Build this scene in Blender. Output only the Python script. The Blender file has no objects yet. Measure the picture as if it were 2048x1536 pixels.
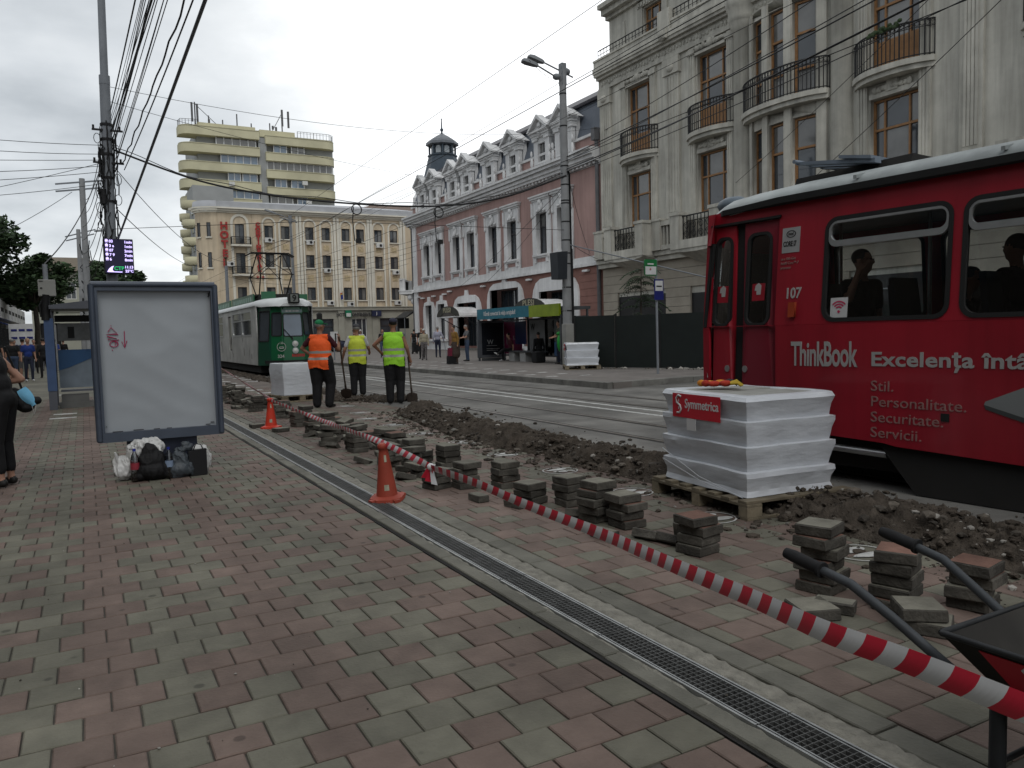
import bpy, bmesh, math, random
from math import sin, cos, pi, radians, sqrt, atan2
from mathutils import Vector, Matrix, noise
import numpy as np
random.seed(7)
S = bpy.context.scene
COL = S.collection

# ------------------------------------------------------------------ camera
CAM_H = 1.45
def setup_camera():
    v1 = Vector((167 - 1024, -(687 - 768), 1560.0)).normalized()   # street direction seen from the lens
    up = v1.cross(Vector((1, 0.026, 0))).normalized()
    if up.y < 0: up = -up
    xx = up.cross(v1)
    if xx.x < 0: xx = -xx
    R = Matrix((xx, v1, up))
    right, upv, fwd = R.col[0], R.col[1], R.col[2]
    m = Matrix(((right.x, upv.x, -fwd.x), (right.y, upv.y, -fwd.y), (right.z, upv.z, -fwd.z)))
    cd = bpy.data.cameras.new('camera'); co = bpy.data.objects.new('camera', cd); COL.objects.link(co)
    co.matrix_world = Matrix.Translation((0, 0, CAM_H)) @ m.to_4x4()
    cd.sensor_fit = 'HORIZONTAL'; cd.sensor_width = 36; cd.lens = 1560 / 2048 * 36
    cd.clip_start = 0.05; cd.clip_end = 2000
    S.camera = co
setup_camera()

# ------------------------------------------------------------------ sky and sun (overcast)
SUN_EL, SUN_AZ = 52, 200          # azimuth clockwise from +Y
def setup_world():
    w = bpy.data.worlds.new('World'); S.world = w; w.use_nodes = True
    nt = w.node_tree; N = nt.nodes; L = nt.links; N.clear()
    out = N.new('ShaderNodeOutputWorld'); bg = N.new('ShaderNodeBackground')
    bg.inputs['Strength'].default_value = 0.1
    sky = N.new('ShaderNodeTexSky'); sky.sky_type = 'NISHITA'; sky.sun_disc = False
    sky.sun_elevation = radians(SUN_EL); sky.sun_rotation = radians(SUN_AZ)
    tc = N.new('ShaderNodeTexCoord'); sep = N.new('ShaderNodeSeparateXYZ')
    L.new(tc.outputs['Generated'], sep.inputs[0])
    def math_(op, a, b=None, c=None):
        n = N.new('ShaderNodeMath'); n.operation = op
        for i, v in enumerate((a, b, c)):
            if v is None: continue
            if isinstance(v, (int, float)): n.inputs[i].default_value = v
            else: L.new(v, n.inputs[i])
        return n.outputs[0]
    zz = math_('ADD', math_('MAXIMUM', sep.outputs[2], 0.0), 0.22)
    px = math_('DIVIDE', sep.outputs[0], zz); py = math_('DIVIDE', sep.outputs[1], zz)
    cb = N.new('ShaderNodeCombineXYZ'); L.new(px, cb.inputs[0]); L.new(py, cb.inputs[1])
    def nz(scale, detail, rough, off):
        mp = N.new('ShaderNodeMapping'); mp.inputs['Location'].default_value = off; L.new(cb.outputs[0], mp.inputs['Vector'])
        n = N.new('ShaderNodeTexNoise'); n.inputs['Scale'].default_value = scale
        n.inputs['Detail'].default_value = detail; n.inputs['Roughness'].default_value = rough
        L.new(mp.outputs[0], n.inputs['Vector']); return n.outputs['Fac']
    n1 = nz(0.62, 4, 0.5, (1.7, 0.4, 0)); n2 = nz(2.1, 8, 0.55, (3.1, 5.2, 0))
    f = math_('ADD', math_('MULTIPLY', n1, 0.62), math_('MULTIPLY', n2, 0.38))
    # the thinner, brighter part of the cloud deck lies over the middle of the street
    dp = N.new('ShaderNodeVectorMath'); dp.operation = 'DOT_PRODUCT'
    L.new(tc.outputs['Generated'], dp.inputs[0]); dp.inputs[1].default_value = Vector((0.46, 0.80, 0.38)).normalized()
    gl = math_('POWER', math_('MAXIMUM', dp.outputs['Value'], 0.0), 14.0)
    f = math_('ADD', f, math_('MULTIPLY', gl, 0.34))
    rp = N.new('ShaderNodeValToRGB'); L.new(f, rp.inputs[0])
    e = rp.color_ramp.elements
    e[0].position = 0.40; e[0].color = (0.36, 0.385, 0.405, 1)
    e[1].position = 0.76; e[1].color = (1.0, 1.01, 1.02, 1)
    for p, c in ((0.49, (0.50, 0.525, 0.545, 1)), (0.60, (0.66, 0.68, 0.69, 1)), (0.67, (0.82, 0.835, 0.84, 1))):
        q = rp.color_ramp.elements.new(p); q.color = c
    sc = N.new('ShaderNodeVectorMath'); sc.operation = 'SCALE'; L.new(rp.outputs['Color'], sc.inputs[0]); sc.inputs['Scale'].default_value = 11.0
    mx = N.new('ShaderNodeMix'); mx.data_type = 'RGBA'; mx.inputs['Factor'].default_value = 0.93
    L.new(sky.outputs['Color'], mx.inputs[6]); L.new(sc.outputs['Vector'], mx.inputs[7])
    L.new(mx.outputs[2], bg.inputs['Color']); L.new(bg.outputs[0], out.inputs['Surface'])
setup_world()
sl = bpy.data.lights.new('sun', 'SUN'); sl.energy = 0.6; sl.angle = radians(25); sl.color = (1.0, 0.97, 0.92)
so = bpy.data.objects.new('sun', sl); COL.objects.link(so)
d = Vector((sin(radians(SUN_AZ)) * cos(radians(SUN_EL)), cos(radians(SUN_AZ)) * cos(radians(SUN_EL)), sin(radians(SUN_EL))))
so.rotation_euler = d.to_track_quat('Z', 'Y').to_euler()
S.view_settings.view_transform = 'Standard'; S.view_settings.look = 'None'
S.view_settings.exposure = 0.38; S.view_settings.gamma = 1.0; S.view_settings.use_curve_mapping = False

# ------------------------------------------------------------------ materials
def M(name, rgb, rough=0.7, var=0.18, scale=3.0, bump=0.0, bscale=None, spec=0.3, metal=0.0, rnd=0.0, dirt=0.0, alpha=None, trans=0.0, emit=None, coat=0.0, spots=0.0, streak=0.0, bvec=None):
    m = bpy.data.materials.new(name); m.use_nodes = True
    nt = m.node_tree; N = nt.nodes; L = nt.links; b = N['Principled BSDF']
    b.inputs['Roughness'].default_value = rough; b.inputs['Specular IOR Level'].default_value = spec
    b.inputs['Metallic'].default_value = metal
    if coat: b.inputs['Coat Weight'].default_value = coat; b.inputs['Coat Roughness'].default_value = 0.08
    if trans: b.inputs['Transmission Weight'].default_value = trans
    if alpha is not None: b.inputs['Alpha'].default_value = alpha
    if emit: b.inputs['Emission Color'].default_value = (*rgb, 1); b.inputs['Emission Strength'].default_value = emit
    geo = N.new('ShaderNodeNewGeometry')
    n = N.new('ShaderNodeTexNoise'); n.inputs['Scale'].default_value = scale; n.inputs['Detail'].default_value = 6
    L.new(geo.outputs['Position'], n.inputs['Vector'])
    mr = N.new('ShaderNodeMapRange'); mr.inputs[1].default_value = 0.25; mr.inputs[2].default_value = 0.75
    mr.inputs[3].default_value = 1 - var; mr.inputs[4].default_value = 1 + var; L.new(n.outputs['Fac'], mr.inputs[0])
    fac = mr.outputs[0]
    def mul(a, bb):
        q = N.new('ShaderNodeMath'); q.operation = 'MULTIPLY'; L.new(a, q.inputs[0]); L.new(bb, q.inputs[1]); return q.outputs[0]
    if rnd:
        oi = N.new('ShaderNodeObjectInfo'); ad = N.new('ShaderNodeMath'); ad.operation = 'ADD'
        L.new(oi.outputs['Random'], ad.inputs[0]); L.new(geo.outputs['Random Per Island'], ad.inputs[1])
        fr = N.new('ShaderNodeMath'); fr.operation = 'FRACT'; L.new(ad.outputs[0], fr.inputs[0])
        m2 = N.new('ShaderNodeMapRange'); m2.inputs[3].default_value = 1 - rnd; m2.inputs[4].default_value = 1 + rnd
        L.new(fr.outputs[0], m2.inputs[0]); fac = mul(fac, m2.outputs[0])
    if dirt:
        n3 = N.new('ShaderNodeTexNoise'); n3.inputs['Scale'].default_value = scale * 0.22; n3.inputs['Detail'].default_value = 9; n3.inputs['Roughness'].default_value = 0.65
        L.new(geo.outputs['Position'], n3.inputs['Vector'])
        m3 = N.new('ShaderNodeMapRange'); m3.inputs[1].default_value = 0.42; m3.inputs[2].default_value = 0.62
        m3.inputs[3].default_value = 1 - dirt; m3.inputs[4].default_value = 1.0; L.new(n3.outputs['Fac'], m3.inputs[0]); fac = mul(fac, m3.outputs[0])
    if spots:                                                  # scattered round stains
        vo = N.new('ShaderNodeTexVoronoi'); vo.inputs['Scale'].default_value = 3.2; L.new(geo.outputs['Position'], vo.inputs['Vector'])
        m4 = N.new('ShaderNodeMapRange'); m4.inputs[1].default_value = 0.055; m4.inputs[2].default_value = 0.085; m4.inputs[3].default_value = 1 - spots; m4.inputs[4].default_value = 1.0
        L.new(vo.outputs['Distance'], m4.inputs[0]); fac = mul(fac, m4.outputs[0])
        n5 = N.new('ShaderNodeTexNoise'); n5.inputs['Scale'].default_value = 0.55; n5.inputs['Detail'].default_value = 7; n5.inputs['Roughness'].default_value = 0.6; L.new(geo.outputs['Position'], n5.inputs['Vector'])
        m5 = N.new('ShaderNodeMapRange'); m5.inputs[1].default_value = 0.36; m5.inputs[2].default_value = 0.64; m5.inputs[3].default_value = 0.74; m5.inputs[4].default_value = 1.16; L.new(n5.outputs['Fac'], m5.inputs[0]); fac = mul(fac, m5.outputs[0])
    if streak:                                                 # rain-washed dirt runs
        mp = N.new('ShaderNodeMapping'); mp.inputs['Scale'].default_value = (2.6, 2.6, 0.16); L.new(geo.outputs['Position'], mp.inputs['Vector'])
        n6 = N.new('ShaderNodeTexNoise'); n6.inputs['Scale'].default_value = 1.0; n6.inputs['Detail'].default_value = 7; n6.inputs['Roughness'].default_value = 0.62; L.new(mp.outputs[0], n6.inputs['Vector'])
        m6 = N.new('ShaderNodeMapRange'); m6.inputs[1].default_value = 0.34; m6.inputs[2].default_value = 0.6; m6.inputs[3].default_value = 1 - streak; m6.inputs[4].default_value = 1.05; L.new(n6.outputs['Fac'], m6.inputs[0]); fac = mul(fac, m6.outputs[0])
    v = N.new('ShaderNodeVectorMath'); v.operation = 'SCALE'; v.inputs[0].default_value = rgb; L.new(fac, v.inputs['Scale'])
    L.new(v.outputs['Vector'], b.inputs['Base Color'])
    if bump:
        nb = N.new('ShaderNodeTexNoise'); nb.inputs['Scale'].default_value = bscale or scale * 12; nb.inputs['Detail'].default_value = 5
        if bvec:
            mb_ = N.new('ShaderNodeMapping'); mb_.inputs['Scale'].default_value = bvec; L.new(geo.outputs['Position'], mb_.inputs['Vector']); L.new(mb_.outputs[0], nb.inputs['Vector'])
        else: L.new(geo.outputs['Position'], nb.inputs['Vector'])
        bp = N.new('ShaderNodeBump'); bp.inputs['Strength'].default_value = bump; bp.inputs['Distance'].default_value = 0.02
        L.new(nb.outputs['Fac'], bp.inputs['Height']); L.new(bp.outputs[0], b.inputs['Normal'])
    return m

def glass_mat(name, tint=(0.5, 0.55, 0.57), mixf=0.25, rough=0.02):
    m = bpy.data.materials.new(name); m.use_nodes = True
    nt = m.node_tree; N = nt.nodes; L = nt.links; N.clear()
    out = N.new('ShaderNodeOutputMaterial'); tr = N.new('ShaderNodeBsdfTransparent'); tr.inputs[0].default_value = (*tint, 1)
    gl = N.new('ShaderNodeBsdfGlossy'); gl.inputs['Roughness'].default_value = rough
    fr = N.new('ShaderNodeFresnel'); fr.inputs[0].default_value = 1.5
    ad = N.new('ShaderNodeMath'); ad.operation = 'ADD'; ad.use_clamp = True; L.new(fr.outputs[0], ad.inputs[0]); ad.inputs[1].default_value = mixf
    mx = N.new('ShaderNodeMixShader'); L.new(ad.outputs[0], mx.inputs[0]); L.new(tr.outputs[0], mx.inputs[1]); L.new(gl.outputs[0], mx.inputs[2])
    L.new(mx.outputs[0], out.inputs[0]); return m

def stripe_mat(name, ca, cb, per, ang, rough=0.5):     # flat print in diagonal stripes
    m = M(name, ca, rough, 0.08)
    return m

# ------------------------------------------------------------------ mesh builder
def wloc(o):
    v = Vector((0, 0, 0))
    while o is not None: v += o.location; o = o.parent
    return v
class MB:
    def __init__(s): s.v = []; s.f = []; s.m = []; s.sm = []
    def add(s, vs, fs, mi=0, smooth=False):
        o = len(s.v); s.v += [tuple(p) for p in vs]
        for f in fs: s.f.append([o + i for i in f]); s.m.append(mi); s.sm.append(smooth)
    def box(s, x0, x1, y0, y1, z0, z1, mi=0):
        if x0 > x1: x0, x1 = x1, x0
        if y0 > y1: y0, y1 = y1, y0
        if z0 > z1: z0, z1 = z1, z0
        s.add([(x0,y0,z0),(x1,y0,z0),(x1,y1,z0),(x0,y1,z0),(x0,y0,z1),(x1,y0,z1),(x1,y1,z1),(x0,y1,z1)],
              [(0,3,2,1),(4,5,6,7),(0,1,5,4),(1,2,6,5),(2,3,7,6),(3,0,4,7)], mi); return s
    def bbox(s, x0, x1, y0, y1, z0, z1, b=0.006, mi=0):     # bevelled box
        q = MB()
        if x0 > x1: x0, x1 = x1, x0
        if y0 > y1: y0, y1 = y1, y0
        vs = []; 
        for (z, e) in ((z0, b), (z0 + b, 0), (z1 - b, 0), (z1, b)):
            vs += [(x0+e,y0+e,z),(x1-e,y0+e,z),(x1-e,y1-e,z),(x0+e,y1-e,z)]
        fs = [(3,2,1,0),(12,13,14,15)]
        for k in range(3):
            for i in range(4):
                j = (i+1) % 4; fs.append((4*k+i, 4*k+j, 4*k+4+j, 4*k+4+i))
        s.add(vs, fs, mi); return s
    def hexa(s, p, mi=0):                                     # eight points: bottom ring then top ring
        s.add(p, [(0,3,2,1),(4,5,6,7),(0,1,5,4),(1,2,6,5),(2,3,7,6),(3,0,4,7)], mi); return s
    def tube(s, pts, r, seg=8, mi=0, cap=True, smooth=True):
        pts = [Vector(p) for p in pts]; n = len(pts)
        rr = r if isinstance(r, (list, tuple)) else [r] * n
        t0 = (pts[1] - pts[0]).normalized()
        a = Vector((0, 0, 1)) if abs(t0.z) < 0.9 else Vector((1, 0, 0))
        u = t0.cross(a).normalized(); vs = []; fs = []
        for i in range(n):
            t = (pts[min(i+1, n-1)] - pts[max(i-1, 0)]).normalized()
            u = (u - t * u.dot(t)).normalized(); w = t.cross(u)
            for k in range(seg):
                an = 2*pi*k/seg; vs.append(pts[i] + (u*cos(an) + w*sin(an)) * rr[i])
        for i in range(n-1):
            for k in range(seg):
                k2 = (k+1) % seg; fs.append((i*seg+k, i*seg+k2, (i+1)*seg+k2, (i+1)*seg+k))
        s.add(vs, fs, mi, smooth)
        if cap: s.add(vs[:seg], [tuple(range(seg))[::-1]], mi); s.add(vs[-seg:], [tuple(range(seg))], mi)
        return s
    def bar(s, a, b, w, h=None, mi=0):                        # square bar
        h = h or w; a = Vector(a); b = Vector(b); t = (b-a).normalized()
        up = Vector((0,0,1)) if abs(t.z) < 0.95 else Vector((0,1,0))
        u = t.cross(up).normalized() * w/2; v = u.cross(t).normalized() * h/2
        s.hexa([a-u-v, a+u-v, a+u+v, a-u+v, b-u-v, b+u-v, b+u+v, b-u+v], mi); return s
    def lathe(s, prof, c=(0,0,0), seg=16, mi=0, smooth=True, sx=1, sy=1, a0=0, a1=2*pi):
        full = abs(a1 - a0 - 2*pi) < 1e-6; vs = []; fs = []; n = len(prof); ns = seg if full else seg + 1
        for (r, z) in prof:
            for k in range(ns):
                an = a0 + (a1-a0)*k/seg; vs.append((c[0]+r*cos(an)*sx, c[1]+r*sin(an)*sy, c[2]+z))
        for i in range(n-1):
            for k in range(seg):
                k2 = (k+1) % ns; fs.append((i*ns+k, i*ns+k2, (i+1)*ns+k2, (i+1)*ns+k))
        s.add(vs, fs, mi, smooth)
        if full:
            if prof[0][0] > 1e-4: s.add(vs[:ns], [tuple(range(ns))[::-1]], mi)
            if prof[-1][0] > 1e-4: s.add(vs[-ns:], [tuple(range(ns))], mi)
        return s
    def ell(s, c, r, seg=10, rings=6, mi=0, rot=None):
        vs = []; fs = []
        for i in range(rings+1):
            th = pi*i/rings
            for k in range(seg):
                an = 2*pi*k/seg; p = Vector((r[0]*sin(th)*cos(an), r[1]*sin(th)*sin(an), -r[2]*cos(th)))
                if rot: p = rot @ p
                vs.append(Vector(c) + p)
        for i in range(rings):
            for k in range(seg):
                k2 = (k+1) % seg; fs.append((i*seg+k, i*seg+k2, (i+1)*seg+k2, (i+1)*seg+k))
        s.add(vs, fs, mi, True); return s
    def prism(s, poly, fa, fb, mi=0):                         # polygon mapped by fa / fb to two end caps
        n = len(poly); A = [fa(p) for p in poly]; B = [fb(p) for p in poly]
        s.add(A + B, [tuple(range(n))[::-1], tuple(range(n, 2*n))] + [(i, (i+1) % n, n+(i+1) % n, n+i) for i in range(n)], mi); return s
    def mesh(s, name, mats, off=None):
        me = bpy.data.meshes.new(name)
        v = s.v if off is None else [(p[0]-off.x, p[1]-off.y, p[2]-off.z) for p in s.v]
        me.from_pydata(v, [], s.f)
        for m in (mats if isinstance(mats, (list, tuple)) else [mats]): me.materials.append(m)
        me.polygons.foreach_set('material_index', s.m); me.polygons.foreach_set('use_smooth', s.sm)
        bm = bmesh.new(); bm.from_mesh(me); bmesh.ops.recalc_face_normals(bm, faces=bm.faces); bm.to_mesh(me); bm.free()
        me.update(); return me
    def build(s, name, mats, parent=None, local=False):
        off = wloc(parent) if (parent is not None and not local) else None
        return link(name, s.mesh(name, mats, off), parent)
def link(name, me, parent=None, loc=None):
    o = bpy.data.objects.new(name, me); COL.objects.link(o)
    if parent is not None: o.parent = parent
    if loc is not None: o.location = loc
    return o
def tag(o, label=None, cat=None, group=None, kind=None):
    if label: o['label'] = label
    if cat: o['category'] = cat
    if group: o['group'] = group
    if kind: o['kind'] = kind
    return o
def T(name, label, cat, loc=(0,0,0), group=None, rz=0.0):
    o = bpy.data.objects.new(name, None); COL.objects.link(o); o.empty_display_size = 0.2
    o.location = loc; o.rotation_euler = (0, 0, rz); return tag(o, label, cat, group)
def dup(o, loc=None, rz=None, label=None):
    def rec(q, par):
        c = q.copy(); COL.objects.link(c); c.parent = par
        for ch in list(q.children): rec(ch, c)
        return c
    c = rec(o, None)
    if loc is not None: c.location = loc
    if rz is not None: c.rotation_euler = (0, 0, rz)
    if label: c['label'] = label
    return c
def wrap(me, fn):                                             # move every vertex of a mesh
    for v in me.vertices: v.co = fn(v.co)
    return me
def curve_mesh(name, polys, depth, mat):                      # filled outline with holes, centred on z = 0
    cu = bpy.data.curves.new(name, 'CURVE'); cu.dimensions = '2D'; cu.fill_mode = 'BOTH'; cu.extrude = depth/2
    for p in polys:
        sp = cu.splines.new('POLY'); sp.points.add(len(p)-1); sp.use_cyclic_u = True
        for i, q in enumerate(p): sp.points[i].co = (q[0], q[1], 0, 1)
    ob = bpy.data.objects.new(name, cu); me = bpy.data.meshes.new_from_object(ob)
    bpy.data.objects.remove(ob); bpy.data.curves.remove(cu)
    me.name = name; me.materials.clear(); me.materials.append(mat); return me
def rect(a0, a1, b0, b1): return [(a0,b0),(a1,b0),(a1,b1),(a0,b1)]
def rrect(a0, a1, b0, b1, r, n=5):
    out = []
    for (cx, cy, t) in ((a1-r,b0+r,-pi/2),(a1-r,b1-r,0),(a0+r,b1-r,pi/2),(a0+r,b0+r,pi)):
        for k in range(n+1): out.append((cx+r*cos(t+pi/2*k/n), cy+r*sin(t+pi/2*k/n)))
    return out
def arch(a0, a1, b0, b1, n=10):                               # rectangle with a half round top (b1 = crown)
    r = (a1-a0)/2; c = (a0+a1)/2
    return [(a0,b0),(a1,b0)] + [(c+r*cos(pi*k/n), b1-r+r*sin(pi*k/n)) for k in range(n+1)]
def ring(outer, inner, depth, mat, name='ring'): return curve_mesh(name, [outer, inner], depth, mat)
def text_mesh(s, size=1.0, depth=0.004, mat=None, bold=0.0, sx=1.0, align='LEFT', space=1.0):
    cu = bpy.data.curves.new('text', 'FONT'); cu.body = s; cu.size = size; cu.extrude = depth/2; cu.offset = bold
    cu.align_x = align; cu.resolution_u = 3; cu.space_character = space
    ob = bpy.data.objects.new('text', cu); me = bpy.data.meshes.new_from_object(ob)
    bpy.data.objects.remove(ob); bpy.data.curves.remove(cu)
    me.materials.clear(); me.materials.append(mat)
    if sx != 1.0: wrap(me, lambda c: Vector((c.x*sx, c.y, c.z)))
    return me
def put(name, me, parent, fn):                                # place a flat mesh: fn maps local (a, b, depth) to world
    off = wloc(parent) if parent is not None else Vector((0,0,0))
    wrap(me, lambda c: Vector(fn(c.x, c.y, c.z)) - off); me.update()
    return link(name, me, parent)
# ------------------------------------------------------------------ material list
m_pr = M('paver red', (0.166, 0.121, 0.101), 0.8, 0.13, 9, 0.25, 60, rnd=0.12, dirt=0.2, spots=.45)
m_pg = M('paver grey', (0.154, 0.147, 0.114), 0.8, 0.13, 9, 0.25, 60, rnd=0.11, dirt=0.2, spots=.45)
m_joint = M('joint sand', (0.075, 0.068, 0.058), 0.95, 0.3, 12)
m_slab = M('concrete slab', (0.165, 0.160, 0.133), 0.85, 0.2, 5, 0.3, 50, rnd=0.1, dirt=0.3)
m_mortar = M('rough mortar', (0.21, 0.20, 0.17), 0.95, 0.35, 14, 0.9, 40)
m_black = M('black joint', (0.016, 0.015, 0.014), 0.9, 0.3, 10)
m_gbar = M('dull grating bars', (0.13, 0.132, 0.13), 0.5, 0.3, 12, metal=0.5)
m_galv = M('galvanised steel', (0.34, 0.35, 0.35), 0.45, 0.25, 12, metal=0.7)
m_asph = M('asphalt', (0.172, 0.166, 0.154), 0.9, 0.16, 2.5, 0.35, 90, dirt=0.22, spots=.3)
m_farpave = M('far paving', (0.175, 0.158, 0.145), 0.85, 0.15, 4, dirt=0.2)
m_kerb = M('kerb stone', (0.19, 0.185, 0.17), 0.85, 0.25, 5, 0.3, 40, dirt=0.3)
m_kerbd = M('kerb face', (0.10, 0.098, 0.09), 0.9, 0.3, 5, dirt=0.3)
m_white = M('white road paint', (0.52, 0.52, 0.50), 0.8, 0.3, 18, dirt=0.35)
m_rail = M('rail steel', (0.16, 0.14, 0.12), 0.4, 0.3, 9, metal=0.6)
m_railg = M('rail groove', (0.03, 0.028, 0.026), 0.8)
m_soil = M('dug soil', (0.070, 0.058, 0.047), 1.0, 0.5, 7, 1.0, 60, spec=0.1)
m_rub = M('rubble', (0.085, 0.073, 0.060), 0.95, 0.35, 20, 0.4, 60, rnd=0.6)
m_rubw = M('pale stones', (0.27, 0.255, 0.23), 0.95, 0.25, 20, rnd=0.4)

# ------------------------------------------------------------------ ground
def sheet(name, x0, x1, y0, y1, z, mat):
    mb = MB(); mb.add([(x0,y0,z),(x1,y0,z),(x1,y1,z),(x0,y1,z)], [(0,1,2,3)])
    return tag(mb.build(name, mat), kind='structure')
tag(MB().box(-600, 600, -600, 900, -0.62, -0.60).build('ground', m_asph), kind='structure')

# road with the sunken slab body; its top stays at z = -0.01
road = tag(MB().box(5.3, 11.4, -60, 260, -0.5, -0.008).build('road', m_asph), kind='structure')
for x in (6.50, 7.50, 9.25, 10.25):
    r = MB(); r.box(x-0.035, x+0.035, -30, 230, -0.2, -0.003); r.build('rail', m_rail, road)
    r = MB(); r.box(x+0.036, x+0.085, -30, 230, -0.2, -0.0065); r.box(x-0.10, x-0.036, -30, 230, -0.2, -0.0068); r.build('rail_groove', m_railg, road)
for x in (8.40, 8.86):
    r = MB(); r.box(x-0.055, x+0.055, -20, 200, -0.05, -0.004); r.build('centre_line', m_white, road)
for k in range(5):
    r = MB(); y = 12.0 + 0.9*k; r.box(11.9 + 1.1*k, 12.75 + 1.1*k, 14.35 - 0.06*k, 14.42 - 0.06*k, -0.05, -0.003)
    if k < 4: r.build('lane_mark', m_white, road)
tag(MB().box(11.4, 27.2, -60, 16.2, -0.5, -0.0085).build('side_road', m_asph), kind='structure')

# far pavement, raised 0.15
fp = MB(); poly = [(11.46,15.7),(14.3,16.05),(20,16.15),(26.9,16.2),(26.9,82.9),(60,82.9),(60,76),(34,76),(28.6,73.5),(27.0,68),(26.9,68)]
far = tag(MB().prism([(11.46,15.72),(14.3,16.15),(27.2,16.35),(27.2,300),(11.46,300)], lambda p: (p[0],p[1],-0.5), lambda p: (p[0],p[1],0.142)).build('far_pavement', m_farpave), kind='structure')
tag(MB().box(27.2, 90, 68.5, 300, -0.5, 0.141).build('corner_pavement', m_farpave), kind='structure')
def kerb_run(pts, n):
    for i in range(len(pts)-1):
        a = Vector((*pts[i],0)); b = Vector((*pts[i+1],0)); L = (b-a).length; k = max(1, int(L/n)); t = (b-a)/L
        nrm = Vector((-t.y, t.x, 0))
        for j in range(k):
            p = a + t*(L*j/k+0.006); q = a + t*(L*(j+1)/k-0.006); w = nrm*0.16; dz = random.uniform(-.004,.004)
            up = Vector((0,0,0.15+dz)); dn = Vector((0,0,-0.3))
            MB().hexa([p+w+dn,p+dn,q+dn,q+w+dn,p+w+up,p+up*0.93,q+up*0.93,q+w+up]).build('kerb_stone', m_kerb, far)
kerb_run([(11.3,85),(11.3,15.75)], 1.6)
kerb_run([(11.3,15.75),(14.3,16.0),(27.1,16.2)], 1.6)
# white tactile dashes on the far pavement
for (x, y0, n, st) in ((12.85, 19.0, 16, 1.26), (11.88, 19.3, 15, 1.26), (14.6, 30.5, 4, 1.3)):
    for k in range(n):
        y = y0 + st*k + random.uniform(-.05,.05)
        MB().box(x-0.17, x+0.17, y-0.10, y+0.10, 0.10, 0.1455).build('white_marking', m_white, far)

# near pavement: base sheets under the pavers (joint sand), then pavers themselves
pave = tag(MB().box(-60, 1.925, -60, 300, -0.5, -0.011).build('pavement', m_joint), kind='structure')
strip = tag(MB().box(2.512, 5.3, -60, 300, -0.5, -0.011).build('work_strip', m_joint), kind='structure')

def paver_mesh(name, sx, sy, mat, seed):
    rr = random.Random(seed); mb = MB(); g = 0.0035; b = 0.005
    hx, hy = sx/2-g, sy/2-g
    t = [rr.uniform(-.0016,.0016) for _ in range(4)]
    zt = [0+t[0], 0+t[1], 0+t[2], 0+t[3]]
    c = [(-hx,-hy),(hx,-hy),(hx,hy),(-hx,hy)]; ci = [(-hx+b,-hy+b),(hx-b,-hy+b),(hx-b,hy-b),(-hx+b,hy-b)]
    vs = [(x,y,-0.03) for x,y in c] + [(c[i][0],c[i][1],zt[i]-b*0.8) for i in range(4)] + [(ci[i][0],ci[i][1],zt[i]) for i in range(4)]
    fs = [(8,9,10,11)]
    for k in (0,4):
        for i in range(4):
            j = (i+1)%4; fs.append((k+i,k+j,k+4+j,k+4+i))
    mb.add(vs, fs); return mb.mesh(name, mat)
PV = {}
for mn, mt in (('r', m_pr), ('g', m_pg)):
    for (sx, key) in ((0.2,'f'), (0.1,'h')):
        PV[mn+key] = [paver_mesh('paving_stone_'+('red' if mn=='r' else 'grey'), sx, 0.2, mt, k) for k in range(5)]
F1 = 1560.0
def px_size(x, y):                                            # rough size in the photograph, for sorting only
    dep = 0.479*x + 0.876*y
    if dep < 0.5: return 0
    if abs(0.876*x - 0.481*y)/dep > 0.74 or 1.45/dep > 0.60: return 0
    return 1/dep
REDS = {0,3,4,5}
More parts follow.
